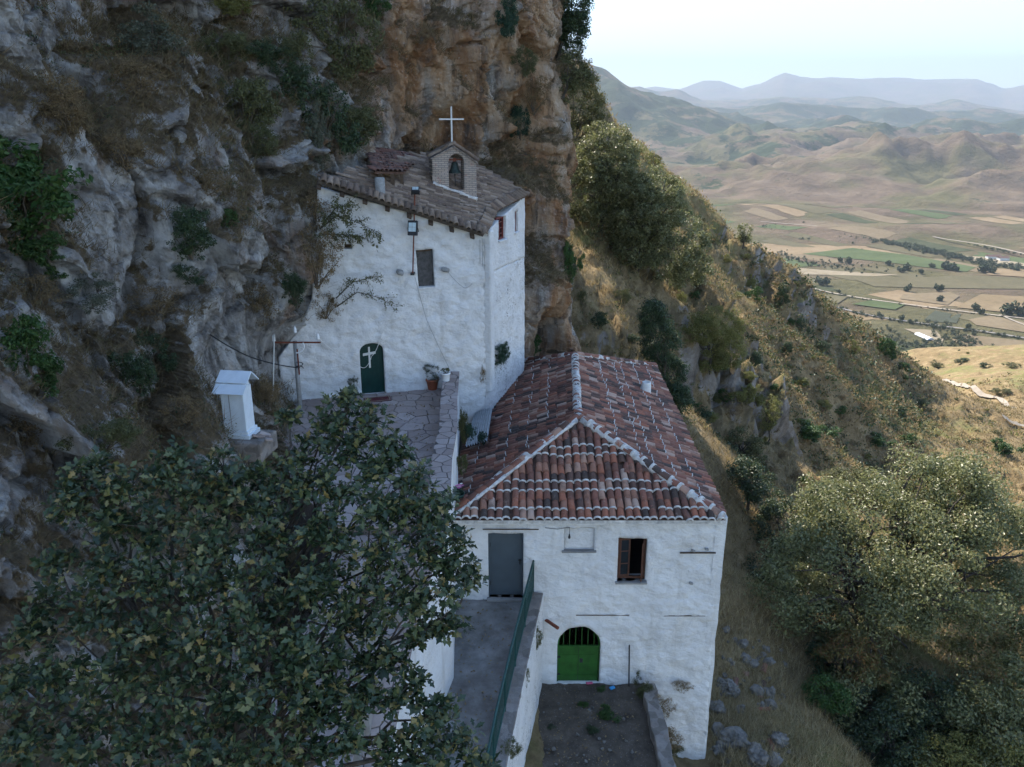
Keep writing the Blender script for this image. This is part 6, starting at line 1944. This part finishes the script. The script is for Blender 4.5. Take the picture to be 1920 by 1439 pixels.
for j, (mt, nn2) in enumerate((('olive', 900), ('dry', 1300), ('dark', 500), ('silver', 400))):
    sel = rr_.choice(ok, nn2, replace=False)
    sz = rr_.uniform(.12, .34, len(sel))
    scrub('scrub', cliff_co[sel] + np.array(CV) * .06, sz, 15, np.full(len(sel), .065), LF[mt], 920 + j)
# darker scrub on the steep shaded face below the ridge crest
bx, by = hill_co[:, 0], hill_co[:, 1]
ok = np.where((by > 55) & (by < 125) & (bx / by > .30) & (bx / by < .56) & (np.abs(bx / by - .30 - (125 - by) * .001) < .24))[0]
for j, (mt, nn2) in enumerate((('dark', 900), ('olive', 900), ('dry', 900))):
    sel = rr_.choice(ok, nn2, replace=False)
    sz = np.clip(r_h[sel] * .0075, .3, .9) * rr_.uniform(.5, 1.4, len(sel))
    scrub('scrub', hill_co[sel], sz, 14, sz * .45, LF[mt], 940 + j)
WEED = LF['dark']
for i, (px, py, w_, lab) in enumerate(((1138, 1345, 34, 'leafy green weed in the middle of the soil yard'), (1110, 1372, 24, 'small weed in front of the leafy weed in the yard'), (1125, 1296, 22, 'weed close to the green gate'), (1035, 1365, 18, 'tiny weed at the left of the soil yard'), (1095, 1325, 18, 'tiny weed in the centre of the soil yard'))):
    p = on_z(px, py, -16.0); k = p.length / F * w_ / 2
    t = thing('weed', lab, 'plant', p)
    f = link('foliage', SH['dark' if i % 2 else 'green'][i % 3][0], t); f.scale = (k, k, k * .6); f.location = (0, 0, k * .3)
for i, (px, py, D, w_, h_, kd, lab) in enumerate((
        (1212, 1300, 19.1, 40, 60, 'olive', 'green weed growing over the end of the yard wall'), (1235, 1330, 18.8, 50, 60, 'dry', 'dry weeds at the foot of the white wall beside the yard wall'), (1255, 1390, 18.5, 60, 60, 'dry', 'dry weeds at the lower corner of the white house'),
        (1268, 1408, 18.6, 40, 30, 'olive', 'low green weed at the lower corner of the white house'), (1275, 1287, 19.55, 40, 22, 'dry', 'dry plant growing out of the white house wall'),
        (1006, 1190, 18.4, 26, 60, 'olive', 'weeds growing along the top of the retaining wall near the house'), (985, 1270, 16.6, 24, 60, 'olive', 'weeds on the middle of the retaining wall'), (992, 1150, 19.2, 26, 30, 'dry', 'dry weeds at the wall end by the railing'), (960, 1400, 14.2, 40, 40, 'olive', 'weeds at the near end of the retaining wall'),
        (870, 800, 23.0, 26, 90, 'olive', 'green weeds in the gap between parapet and red roof'), (866, 870, 20.9, 24, 60, 'olive', 'low weeds in the gap near the flower bowl'), (905, 820, 23.5, 22, 36, 'ivy', 'dark leafy plant by the corrugated sheet'), (882, 810, 23.2, 30, 44, 'ivy', 'dark creeper beside the corrugated sheet'),
        (936, 662, 27.6, 46, 56, 'ivy', 'dark ivy at the corner where chapel and red roof meet'), (905, 705, 26.3, 16, 40, 'dry', 'dry weed in the corner of chapel wall and red roof'), (662, 722, 25.1, 24, 34, 'silver', 'small grey green plant left of the chapel door'))):
    p = at(px, py, D); k = p.length / F
    t = thing('weed', lab, 'plant', p)
    f = link('foliage', SH[kd][i % 3][0], t); f.scale = (w_ * k / 2, w_ * k / 2, h_ * k / 2)

# --- the near oak that fills the lower left
def oak_leaf():
    prof_ = [(0, .02), (.30, .24), (.42, .11), (.60, .33), (.74, .15), (1.0, .03)]
    v, f = [], []
    for t_, w_ in prof_:
        bend = -.16 * t_ * t_
        v += [(-w_, t_, bend + .28 * w_), (0, t_, bend), (w_, t_, bend + .28 * w_)]
    for i in range(len(prof_) - 1):
        a_ = i * 3
        f += [(a_, a_ + 1, a_ + 4, a_ + 3), (a_ + 1, a_ + 2, a_ + 5, a_ + 4)]
    return np.array(v), np.array(f)
OV, OF = oak_leaf()
oak = thing('near_oak', 'dark leafy oak in the lower left corner hiding the steps', 'tree', (-3.3, 6.6, -13.0))
cl = [(655, 745, 9.2, .16), (640, 790, 9.0, .30), (690, 790, 9.0, .24), (600, 830, 8.9, .26), (655, 850, 8.7, .26), (720, 830, 8.7, .24), (560, 870, 8.6, .26), (700, 890, 8.5, .30), (770, 900, 8.4, .30), (820, 950, 8.2, .26), (760, 960, 8.2, .34), (700, 960, 8.1, .3),
      (540, 780, 9.1, .12), (545, 930, 8.3, .34), (480, 900, 8.4, .26), (420, 880, 8.4, .26), (460, 950, 8.1, .34), (370, 930, 8.2, .34), (300, 900, 8.3, .26), (240, 920, 8.1, .28), (150, 900, 8.2, .22), (130, 950, 8.0, .26), (200, 970, 7.9, .32), (290, 990, 7.9, .36), (390, 1010, 7.8, .36), (500, 1020, 7.8, .34), (640, 1040, 7.7, .28), (720, 1040, 7.7, .34), (800, 1040, 7.8, .28), (850, 1010, 7.9, .2), (880, 1085, 7.8, .18), (830, 1100, 7.6, .26), (780, 1130, 7.5, .3), (710, 1120, 7.5, .3), (840, 1170, 7.6, .22), (790, 1200, 7.5, .2), (640, 1140, 7.4, .26), (560, 1110, 7.4, .34), (470, 1100, 7.3, .36), (380, 1100, 7.3, .36), (280, 1090, 7.4, .36), (190, 1070, 7.5, .3), (110, 1060, 7.6, .2),
      (180, 1160, 7.2, .32), (280, 1190, 7.0, .36), (380, 1200, 6.9, .36), (480, 1200, 6.9, .36), (560, 1210, 6.9, .3), (630, 1230, 7.0, .18), (60, 1190, 7.2, .26), (100, 1270, 6.9, .34), (20, 1290, 6.9, .3), (210, 1280, 6.7, .36), (320, 1300, 6.6, .36), (430, 1310, 6.5, .36), (540, 1300, 6.6, .3), (590, 1330, 6.6, .22), (40, 1390, 6.5, .36), (150, 1390, 6.4, .36), (260, 1400, 6.3, .36), (370, 1410, 6.2, .36), (480, 1410, 6.2, .34), (580, 1410, 6.3, .3), (650, 1400, 6.4, .16), (770, 1280, 7.0, .2), (740, 1310, 6.9, .18), (790, 1350, 6.8, .24), (850, 1390, 6.7, .24), (780, 1420, 6.6, .28), (900, 1430, 6.7, .2), (720, 1400, 6.6, .18), (830, 1330, 6.9, .16), (620, 970, 8.0, .2), (590, 1000, 7.9, .2), (680, 1180, 7.4, .24), (700, 1240, 7.2, .2), (620, 1290, 6.8, .22), (660, 1340, 6.6, .22), (690, 1300, 6.9, .16), (740, 1240, 7.2, .18), (600, 900, 8.4, .2), (640, 930, 8.3, .16), (740, 860, 8.7, .2), (800, 990, 8.1, .26), (850, 1060, 7.8, .22), (560, 1260, 6.8, .26), (330, 860, 8.6, .2), (180, 870, 8.5, .16), (90, 1130, 7.5, .22), (610, 1090, 7.6, .24)]
ro_ = np.random.RandomState(33)
base_o = Vector((-3.3, 6.6, -13.0))
mats4, ends = [], []
fork = Vector((-3.1, 6.9, -7.4))
for (px, py, D, rad) in cl:
    c0 = at(px, py, D)
    nros = max(9, int(270 * rad * rad) + 9)
    for q in range(nros):
        dv = Vector(ro_.normal(size=3)); dv.normalize()
        c = c0 + dv * rad * ro_.uniform(.2, 1.0) * 1.05
        ends.append((c, c0))
        axis = (c - (c0 + Vector((0, 0, -.25)))).normalized() + Vector((0, -.15, .45)); axis.normalize()
        a1 = axis.orthogonal().normalized(); a2 = axis.cross(a1)
        for k in range(ro_.randint(8, 13)):
            an = k * 2.4 + ro_.normal() * .4
            sp = ro_.uniform(.4, 1.7)
            dr_ = (a1 * math.cos(an) + a2 * math.sin(an)) * math.sin(sp) + axis * math.cos(sp)
            dr_.z -= .18; dr_.normalize()
            nm = (axis - dr_ * axis.dot(dr_))
            nm = (nm + Vector(ro_.normal(size=3)) * .6); nm = (nm - dr_ * nm.dot(dr_)).normalized()
            ex = dr_.cross(nm)
            m = frame(ex, dr_, nm, c + dr_ * ro_.uniform(.01, .05)) @ Matrix.Scale(.045 + .085 * ro_.rand() ** 1.5, 4)
            mats4.append(m)
mats4.sort(key=lambda m: m.translation.length)
leaf_mats = [leafy('oak_leaf_single', [(.02, .042, .024), (.032, .058, .03)], .42, .2, .5)]
LM = Nodes('oak_leaf_each')
cc = LM.ramp(LM.rand(), [(0.0, (.022, .042, .018)), (.4, (.042, .070, .028)), (.7, (.075, .105, .04)), (.88, (.15, .155, .055)), (1.0, (.25, .18, .06))])
LM = LM.surf(cc, .42, None, 0, .5, .2)
LD = Nodes('oak_leaf_mass')
cc = LD.ramp(LD.island(), [(0.0, (.017, .034, .015)), (.4, (.036, .062, .025)), (.7, (.068, .096, .037)), (.9, (.15, .155, .055)), (1.0, (.25, .18, .06))])
LD = LD.surf(cc, .42, None, 0, .5, .2)
lm_ = mesh_np('leaf', OV, OF, [LM], smooth=True)
vis = [m for m in mats4 if m.translation.y > 0]
crown = join_tiles('crown', vis[300:], LD, oak, 'stuff', OV, OF); settle(crown, oak)
for m in vis[:300]:
    o = link('leaf', lm_, crown); settle(o, crown); o.matrix_basis = m
tm = MB(); limb(tm, base_o + Vector((0, 0, -.5)), fork, .24, .15, ro_, 7, .0, 10)
o = tm.build('trunk', BARK, oak, smooth=True); settle(o, oak)
for i in range(0, len(cl), 3):
    c0 = at(*cl[i][:3])
    m2 = MB(); pts = limb(m2, fork, c0, .05, .010, ro_, 9, .06, 7)
    for j in (i + 1, i + 2):
        if j < len(cl): limb(m2, pts[5], at(*cl[j][:3]), .02, .007, ro_, 6, .04, 6)
    o = m2.build('limb', BARK, oak, smooth=True); settle(o, oak)
tw = MB()
for (c, c0) in ends[::2]: tw.tube([c0 + (c - c0) * .1, c], [.008, .003], 4, cap=False)
o = tw.build('twigs', BARK, oak); settle(o, oak); o['kind'] = 'stuff'

# ------------------------------------------------------------------ small things
# white shrine box on the ledge
sb = at(452, 815, 18.6)
shrine = thing('shrine_box', 'white painted roadside shrine box with two board roof on the rock ledge', 'shrine', sb, R(-8))
MB().box((0, 0, .05), (.74, .62, .10)).box((0, 0, .14), (.64, .54, .08)).build('base', MT['bluewhite'], shrine, bevel=.008)
MB().box((0, 0, .72), (.56, .46, 1.10)).build('box', MT['bluewhite'], shrine, bevel=.006)
for x_ in (-.26, .26):
    MB().box((x_, -.235, .72), (.05, .02, 1.08)).build('corner_board', MT['bluewhite'], shrine)
MB().box((-.09, -.234, .72), (.012, .01, 1.0)).build('door_joint', MT['concrete'], shrine)
for k, (y0, z0, y1, z1) in enumerate(((-.44, 1.20, -.19, 1.38), (-.20, 1.41, .10, 1.62), (.46, 1.32, .09, 1.63))):
    a = Vector((0, (y0 + y1) / 2, (z0 + z1) / 2)); L = math.hypot(y1 - y0, z1 - z0)
    MB().box(a, (.80, L, .03), rot=Matrix.Rotation(math.atan2(z1 - z0, y1 - y0) if y1 > y0 else math.pi + math.atan2(z1 - z0, y1 - y0), 3, 'X')).build('roof_board', MT['bluewhite'], shrine, bevel=.004)
for x_ in (-.25, .25):
    MB().add([(x_, -.23, 1.26), (x_, .24, 1.26), (x_, .07, 1.58), (x_, -.02, 1.52)], [(0, 1, 2, 3)]).build('gable_board', MT['bluewhite'], shrine)
MB().box((.1, -.05, -.25), (1.3, 1.0, .5)).build('plinth', MT['rubble'], shrine, bevel=.06)
for k in range(5):
    p = sb + Vector((.5 + random.uniform(-.1, .35), -.2 + random.uniform(-.2, .2), -.02 + k * .015))
    o = MB().box((0, 0, 0), (.26, .17, .05)).build('loose_slab', MT['flag'], None, bevel=.01); o.location = p; o.rotation_euler = (random.uniform(-.2, .2), random.uniform(.1, .5), random.uniform(0, 3))
    tag(o, 'loose broken paving slab leaning beside the white shrine box', 'slab', 'broken slabs beside the shrine')

# utility pole with crossarm
pb, pt = at(562, 760, 23.3), at(553, 622, 23.3)
pole = thing('utility_pole', 'old wooden utility pole with rusty crossarm and white insulators left of the chapel', 'pole', pb)
def rel(p): return Vector(p) - pb
MB().tube([(0, 0, -.6), rel(at(553, 640, 23.3))], [.075, .065], 10).build('post', MT['grey_cement'], pole, smooth=True)
MB().box(rel((at(556, 700, 23.2) + at(556, 655, 23.2)) / 2) + Vector((.07, -.07, 0)), (.04, .03, .8)).build('brace', MT['rust'], pole)
a, b = rel(at(513, 644, 23.15)), rel(at(601, 641, 23.15))
MB().box((a + b) / 2, ((b - a).length, .04, .045)).build('crossarm', MT['rust'], pole)
for (px, py) in ((513, 634), (553, 618), (596, 631)):
    q = rel(at(px, py, 23.15))
    MB().lathe(q + Vector((0, 0, -.1)), [(.0, 0), (.045, 0), (.055, .03), (.04, .06), (.05, .09), (.035, .14), (.02, .18), (0, .19)], 10).build('insulator', MT['porcelain'], pole, smooth=True)
MB().tube([rel(at(563, 690, 23.1)) + Vector((.1 * math.cos(t_), .1 * math.sin(t_) - .05, .02 * t_)) for t_ in np.linspace(0, 9, 26)], .014, 5).build('cable_coil', MT['dark'], pole)
MB().tube([rel(at(556 + 14 * math.cos(t_), 650 - 12 * math.sin(t_), 23.05)) for t_ in np.linspace(-1.6, .6, 12)], .022, 5).build('white_loop', MT['porcelain'], pole)
q0, q1 = at(510, 870, 22.0), at(514, 628, 22.6)
tag(MB().tube([q0, q1], .022, 6).build('thin_mast', MT['zinc']), 'thin grey metal mast standing between the shrine and the utility pole', 'mast')
def cable(name, pts, r, mat, label, sag=.0, n=14):
    out = []
    for a, b in zip(pts[:-1], pts[1:]):
        for k in range(n):
            t_ = k / n; p = Vector(a).lerp(Vector(b), t_); p.z -= sag * 4 * t_ * (1 - t_); out.append(p)
    out.append(Vector(pts[-1]))
    tag(MB().tube(out, r, 5).build(name, mat), label, 'cable')
h, _ = pick(386, 622)
if h is None: h = at(386, 622, 20)
cable('power_cable', [h, at(470, 670, 22.0), at(562, 690, 23.15)], .018, MT['dark'], 'black cable running from the rock to the utility pole', .05)
cable('wall_wire', [at(596, 633, 23.15), on_front(680, 690, .1), on_front(697, 668, .12), on_front(716, 625, .1), on_front(768, 520, .1)], .010, MT['plaster_pot'], 'pale wire from the utility pole over the chapel door to the lamp pole', .12)
cable('wall_wire', [on_front(778, 520, .08), on_front(800, 600, .07), on_front(842, 690, .07)], .007, MT['grey_cement'], 'thin wire running down the chapel wall to the parapet', .03)
cable('wall_wire', [on_front(838, 508, .12), on_front(870, 540, .08), on_front(885, 532, .08)], .007, MT['grey_cement'], 'thin wire sagging right from the wall stone', .05)
for k, (x0_, y0_, x1_, y1_) in enumerate(((900, 450, 900, 495), (904, 447, 905, 500))):
    cable('wall_wire', [on_front(x0_, y0_, .09), on_front(x1_, y1_, .09)], .009, MT['grey_cement'], ('left', 'right')[k] + ' one of two short cables hanging at the chapel corner')

# lamp pole with two floodlights against the chapel wall
lb, lt = on_front(774, 515, .22), on_front(778, 352, .22)
lamp = thing('lamp_pole', 'thin rusty pole with two floodlights in front of the chapel wall', 'lamp pole', lb)
def rl_(p): return Vector(p) - lb
MB().tube([(0, 0, 0), rl_(lt)], .022, 8).build('pole', MT['rust'], lamp)
MB().box(rl_(on_front(774, 513, .1)), (.12, .3, .07)).build('bracket', MT['dark'], lamp)
def flood(px, py, w_, h_, tilt, yaw):
    c = rl_(on_front(px, py, .42))
    rot = Matrix.Rotation(yaw, 3, 'Z') @ Matrix.Rotation(tilt, 3, 'X')
    f = MB().box(c, (w_, .14, h_), rot=rot).build('floodlight', MT['dark'], lamp, bevel=.012)
    MB().box(c + rot @ Vector((0, -.077, .02)), (w_ * .78, .01, h_ * .6), rot=rot).build('lens', plain('lamp_glass', (.45, .55, .57), .15, vary=.1), f)
    MB().box(c + rot @ Vector((0, -.084, .02)), (.012, .006, h_ * .56), rot=rot).box(c + rot @ Vector((0, -.0845, .02)), (w_ * .7, .006, .012), rot=rot).build('lens_grid', MT['grey_cement'], f)
    for s_ in (-1, 1): MB().tube([c + rot @ Vector((s_ * w_ * .54, 0, 0)), c + rot @ Vector((s_ * w_ * .54, .12, -h_ * .2)), rl_(on_front(px, py + 4, .24))], .012, 5).build('bracket_arm', MT['dark'], f)
flood(774, 428, .30, .46, R(-14), R(-8))
flood(779, 358, .24, .22, R(-60), R(4))
for i, (px, py) in enumerate(((750, 511), (835, 506))):
    p = on_front(px, py, .07)
    o = MB().box((0, 0, 0), (.22, .26, .15)).build('wall_stone', MT['grey_cement'], None, bevel=.05); o.location = p; o.rotation_euler = (.2, .3, .4 + i)
    tag(o, ('grey stone jutting from the chapel wall left of the shuttered opening', 'grey stone jutting from the chapel wall right of the shuttered opening')[i], 'stone')

# pots on the terrace and parapet
def pot(name, label, loc, prof_, mat, plant_kind, pr, ph, var=0):
    t = thing(name, label, 'plant pot', loc)
    MB().lathe((0, 0, 0), prof_, 18).build('pot', mat, t, smooth=True)
    zt = prof_[3][1]
    MB().lathe((0, 0, zt - .05), [(0, .02), (prof_[2][0] * .9, 0)], 14).build('soil', MT['soil'], t)
    f = link('foliage', SH[plant_kind][var][0], t); f.location = (0, 0, zt + ph * .7); f.scale = (pr, pr, ph)
p = on_z(811, 730, TZ)
pot('potted_plant', 'terracotta pot with a round pale variegated bush at the chapel wall', p, [(.15, 0), (.20, .30), (.225, .31), (.225, .37), (.19, .37), (.17, .30)], MT['terracotta'], 'silver', .34, .36)
p = on_z(836, 714, -8.34)
pot('potted_plant', 'small white pot with a dry green plant on the parapet end', p, [(.12, 0), (.145, .22), (.16, .23), (.16, .28), (.135, .28), (.13, .2)], MT['porcelain'], 'olive', .15, .12, 1)
# flower bowl by the roof corner
p = at(858, 925, 19.9)
fb = thing('flower_bowl', 'dark bowl of pink and white flowers between the parapet and the red roof corner', 'flower bowl', p)
MB().lathe((0, 0, -.14), [(.08, 0), (.17, .05), (.20, .14), (.18, .14), (.14, .06)], 16).build('bowl', MT['green_door'], fb, smooth=True)
f = link('foliage', SH['ivy'][0][0], fb); f.scale = (.22, .22, .15); f.location = (0, 0, .06)
FP = plain('pink_petals', (.55, .16, .35), .6, vary=.3); FW = plain('white_petals', (.72, .70, .62), .6)
for k in range(13):
    an, rd = random.uniform(0, 6.28), random.uniform(.02, .17)
    c = Vector((rd * math.cos(an), rd * math.sin(an) - .06, .17 + random.uniform(0, .08)))
    m = MB()
    for j in range(5):
        a = j * 1.2566; d1 = Vector((math.cos(a), math.sin(a), .35)); d2 = Vector((math.cos(a + .6), math.sin(a + .6), .35)); dl_ = Vector((math.cos(a - .6), math.sin(a - .6), .35))
        m.add([c, c + dl_ * .03, c + d1 * .055, c + d2 * .03], [(0, 1, 2, 3)])
    m.build('flower', FP if k % 3 else FW, fb)
# doormat
q = on_z(708, 749, TZ + .012)
mat_t = thing('doormat', 'dark red patterned doormat on the flagstones before the chapel door', 'doormat', q, math.atan2(uF.y, uF.x))
MB().box((0, 0, 0), (.86, .46, .02)).build('mat', plain('dark_red_carpet', (.085, .02, .025), .95, vary=.4, scale=30), mat_t)
bd_ = MB()
for (cx, cy, sx, sy) in ((0, .19, .76, .025), (0, -.19, .76, .025), (-.39, 0, .025, .40), (.39, 0, .025, .40)): bd_.box((cx, cy, .0125), (sx, sy, .006))
bd_.build('border', plain('beige_carpet_border', (.30, .24, .19), .95), mat_t)
# corrugated sheet over the gap
c0, c1, c2, c3 = on_z(890, 774, -9.95), on_z(924, 762, -9.66), on_z(914, 826, -9.66), on_z(872, 838, -10.0)
n_u, n_v = 6, 73
vs = []
for i in range(n_u):
    for j in range(n_v):
        a_, b_ = i / (n_u - 1), j / (n_v - 1)
        p = (c0.lerp(c3, a_)).lerp(c1.lerp(c2, a_), b_)
        p = p + Vector((0, 0, .04 * math.sin(b_ * 9 * 2 * math.pi)))
        vs.append(p)
tag(MB().add(vs, [tuple(int(x) for x in f) for f in grid_faces(n_u, n_v)]).build('corrugated_sheet', MT['zinc'], smooth=True), 'grey corrugated metal sheet lying over the gap at the left roof edge', 'metal sheet')
# scraps in the yard
p = on_z(1148, 1290, -15.88); tag(MB().box((0, 0, 0), (.16, .10, .06), rz=.5).build('blue_scrap', plain('blue_plastic', (.05, .30, .60), .4), None, bevel=.02), 'small light blue plastic scrap lying right of the green gate', 'scrap').location = p
p = on_z(1105, 1281, -15.88); tag(MB().box((0, 0, 0), (.20, .08, .05), rz=.1).build('pink_scrap', plain('pink_plastic', (.55, .12, .20), .5), None, bevel=.02), 'small pink plastic scrap at the foot of the green gate', 'scrap').location = p
# stones
def rock_mesh(seed):
    r = np.random.RandomState(seed)
    bm = bmesh.new(); bmesh.ops.create_icosphere(bm, subdivisions=2, radius=1)
    P = np.array([v.co for v in bm.verts]); d = 1 + .5 * fbm(P * 1.1 + seed * 3.1, 3)
    for v, k in zip(bm.verts, d): v.co = v.co * k; v.co.z *= .7
    me = bpy.data.meshes.new('stone'); bm.to_mesh(me); bm.free(); me.materials.append(STONE); return me
STONE = plain('loose_limestone', (.15, .14, .125), .95, vary=.4, scale=6, bump=.5)
RK = [rock_mesh(k) for k in range(4)]
def boulder_mesh(seed):
    bm = bmesh.new(); bmesh.ops.create_icosphere(bm, subdivisions=5, radius=1)
    P = np.array([v.co for v in bm.verts]); f1, f2, cid = worley(P * 1.4 + seed * 5.3)
    d = 1 + .35 * fbm(P * .9 + seed * 3.1, 3) + .35 * (cid - .5) - .15 * np.exp(-((f2 - f1) / .08) ** 2) + .10 * ridged(P * 3 + seed, 4)
    for v, k in zip(bm.verts, d): v.co = v.co * k
    me = bpy.data.meshes.new('boulder'); bm.to_mesh(me); bm.free(); me.materials.append(STONE)
    me.polygons.foreach_set('use_smooth', [True] * len(me.polygons)); return me
BO = [boulder_mesh(k) for k in range(3)]
for k in range(46):
    p = on_z(random.uniform(1005, 1195), random.uniform(1290, 1436), -15.97)
    o = link('pebble', RK[k % 4]); s_ = random.uniform(.02, .06); o.scale = (s_, s_, s_); o.location = p; o.rotation_euler = (random.random(), random.random(), random.random() * 6)
    tag(o, 'loose pale pebble on the dark soil of the yard', 'pebble', 'pebbles in the yard')
for k in range(60):
    px, py = random.uniform(1340, 1480), random.uniform(1180, 1436)
    h, n_ = pick(px, py, (1,))
    if h is None: continue
    o = link('scree_stone', RK[k % 4]); s_ = random.choice((.05, .07, .09, .12, .2)) * random.uniform(.7, 1.3); o.scale = (s_, s_, s_); o.location = h + Vector((0, 0, s_ * .2)); o.rotation_euler = (random.random(), random.random(), random.random() * 6)
    tag(o, 'loose grey stone on the scree below the right corner of the house', 'stone', 'scree stones right of the house')
for k in range(9):
    h, n_ = pick(random.uniform(1380, 1450), random.uniform(1230, 1400), (1,))
    if h is None: continue
    o = link('fallen_tile', T_one); o.location = h + Vector((0, 0, .03)); o.rotation_euler = (random.uniform(-.4, .2), random.uniform(-.4, .4), random.uniform(0, 6))
    tag(o, 'fallen red roof tile lying on the scree right of the house', 'roof tile', 'fallen tiles on the scree')

for i, (px, py, sc, lab) in enumerate(((1345, 1330, .34, 'grey boulder against the foot of the white wall'), (1365, 1290, .45, 'grey boulder on the scree just right of the house corner'), (1380, 1390, .55, 'large grey boulder low on the scree by the house'), (1420, 1420, .42, 'rounded boulder at the lower picture edge on the scree'), (1345, 1410, .30, 'small boulder at the lower corner of the house'),
        (1440, 1300, .30, 'brownish boulder between the scree and the dry grass'), (1460, 1390, .36, 'half buried boulder in dry grass at the lower edge'), (1395, 1235, .28, 'pale boulder at the top of the scree'))):
    h, n_ = pick(px, py, (1,))
    if h is None: continue
    o = link('boulder', BO[i % 3]); o.scale = (sc * .85, sc * .7, sc * .6); o.location = h; o.rotation_euler = (random.uniform(-.4, .4), random.uniform(-.4, .4), random.random() * 6)
    tag(o, lab, 'boulder')

# dead leaves blown over terrace, ramp and yard
r = np.random.RandomState(55)
P = []
for k in range(900):
    a = r.rand()
    if a < .4: p = on_z(r.uniform(690, 830), r.uniform(735, 900), TZ + .02)
    elif a < .65: p = on_z(r.uniform(830, 960), r.uniform(1130, 1420), -13.15); p.z = rampz(p.y) + .03
    elif a < .9: p = on_z(r.uniform(1005, 1200), r.uniform(1285, 1436), -15.95)
    else: p = Vector((r.uniform(-4, -2.3), r.uniform(10, 16), 0)); p.z = TZ - .2 - max(0, 16.3 - p.y) / .52 * .2 + .06
    P.append(tuple(p))
V, Fc = quads(np.array(P), .075, r, 3.0, .05)
tag(link('leaf_litter', mesh_np('leaf_litter', V, Fc, [LF['dry']])), kind='stuff')
# hinges, seams and a lock on the doors
for k in (0, 1):
    hb(MB().box((gx0 + .05, gy - .03, gz0 + .25 + k * .6), (.10, .03, .05)), 'hinge', MT['dark'], g1, bevel=.004)
hb(MB().box(((gx0 + gx1) / 2, gy - .0195, (gz0 + zs_) / 2), (.012, .006, zs_ - gz0 - .04)), 'seam', MT['dark'], g1)
hb(MB().box(((gx0 + gx1) / 2 + .09, gy - .03, gz0 + .72), (.09, .03, .13)), 'lock', MT['dark'], g1, bevel=.006)
for zz in (.12, .5): hb(MB().box(((gx0 + gx1) / 2, gy - .022, gz0 + zz * (zs_ - gz0) * 1.5), (gw - .1, .012, .03)), 'gate_rail', MT['green_gate'], g1)
(xa, za), (xb, zb) = gd[0], gd[2]
fr2 = MB().box((xa + .02, FY + .12, (za + zb) / 2), (.05, .06, zb - za)).box((xb - .02, FY + .12, (za + zb) / 2), (.05, .06, zb - za)).box(((xa + xb) / 2, FY + .121, zb - .02), (xb - xa - .09, .06, .05))
hb(fr2, 'door_frame', MT['steel'], d0, bevel=.004)
for k in (.2, .8): hb(MB().tube([(xa + .055, FY + .115, za + (zb - za) * k - .06), (xa + .055, FY + .115, za + (zb - za) * k + .06)], .014, 6), 'hinge', MT['dark'], d0)

# ------------------------------------------------------------------ haze: one closed box of pale air
def build_haze():
    b = MB().box((8000, 9500, 650), (36000, 33000, 1830))
    o = link('haze', b.mesh('haze', []))
    x = Nodes('haze_air')
    v = x.n('ShaderNodeVolumePrincipled')
    v.inputs['Color'].default_value = (0.50, 0.60, 0.72, 1)
    v.inputs['Density'].default_value = 0.0001
    v.inputs['Anisotropy'].default_value = 0.0
    x.t.links.new(v.outputs[0], x.out.inputs['Volume'])
    o.data.materials.append(x.mat)
    tag(o, kind='stuff')
build_haze()
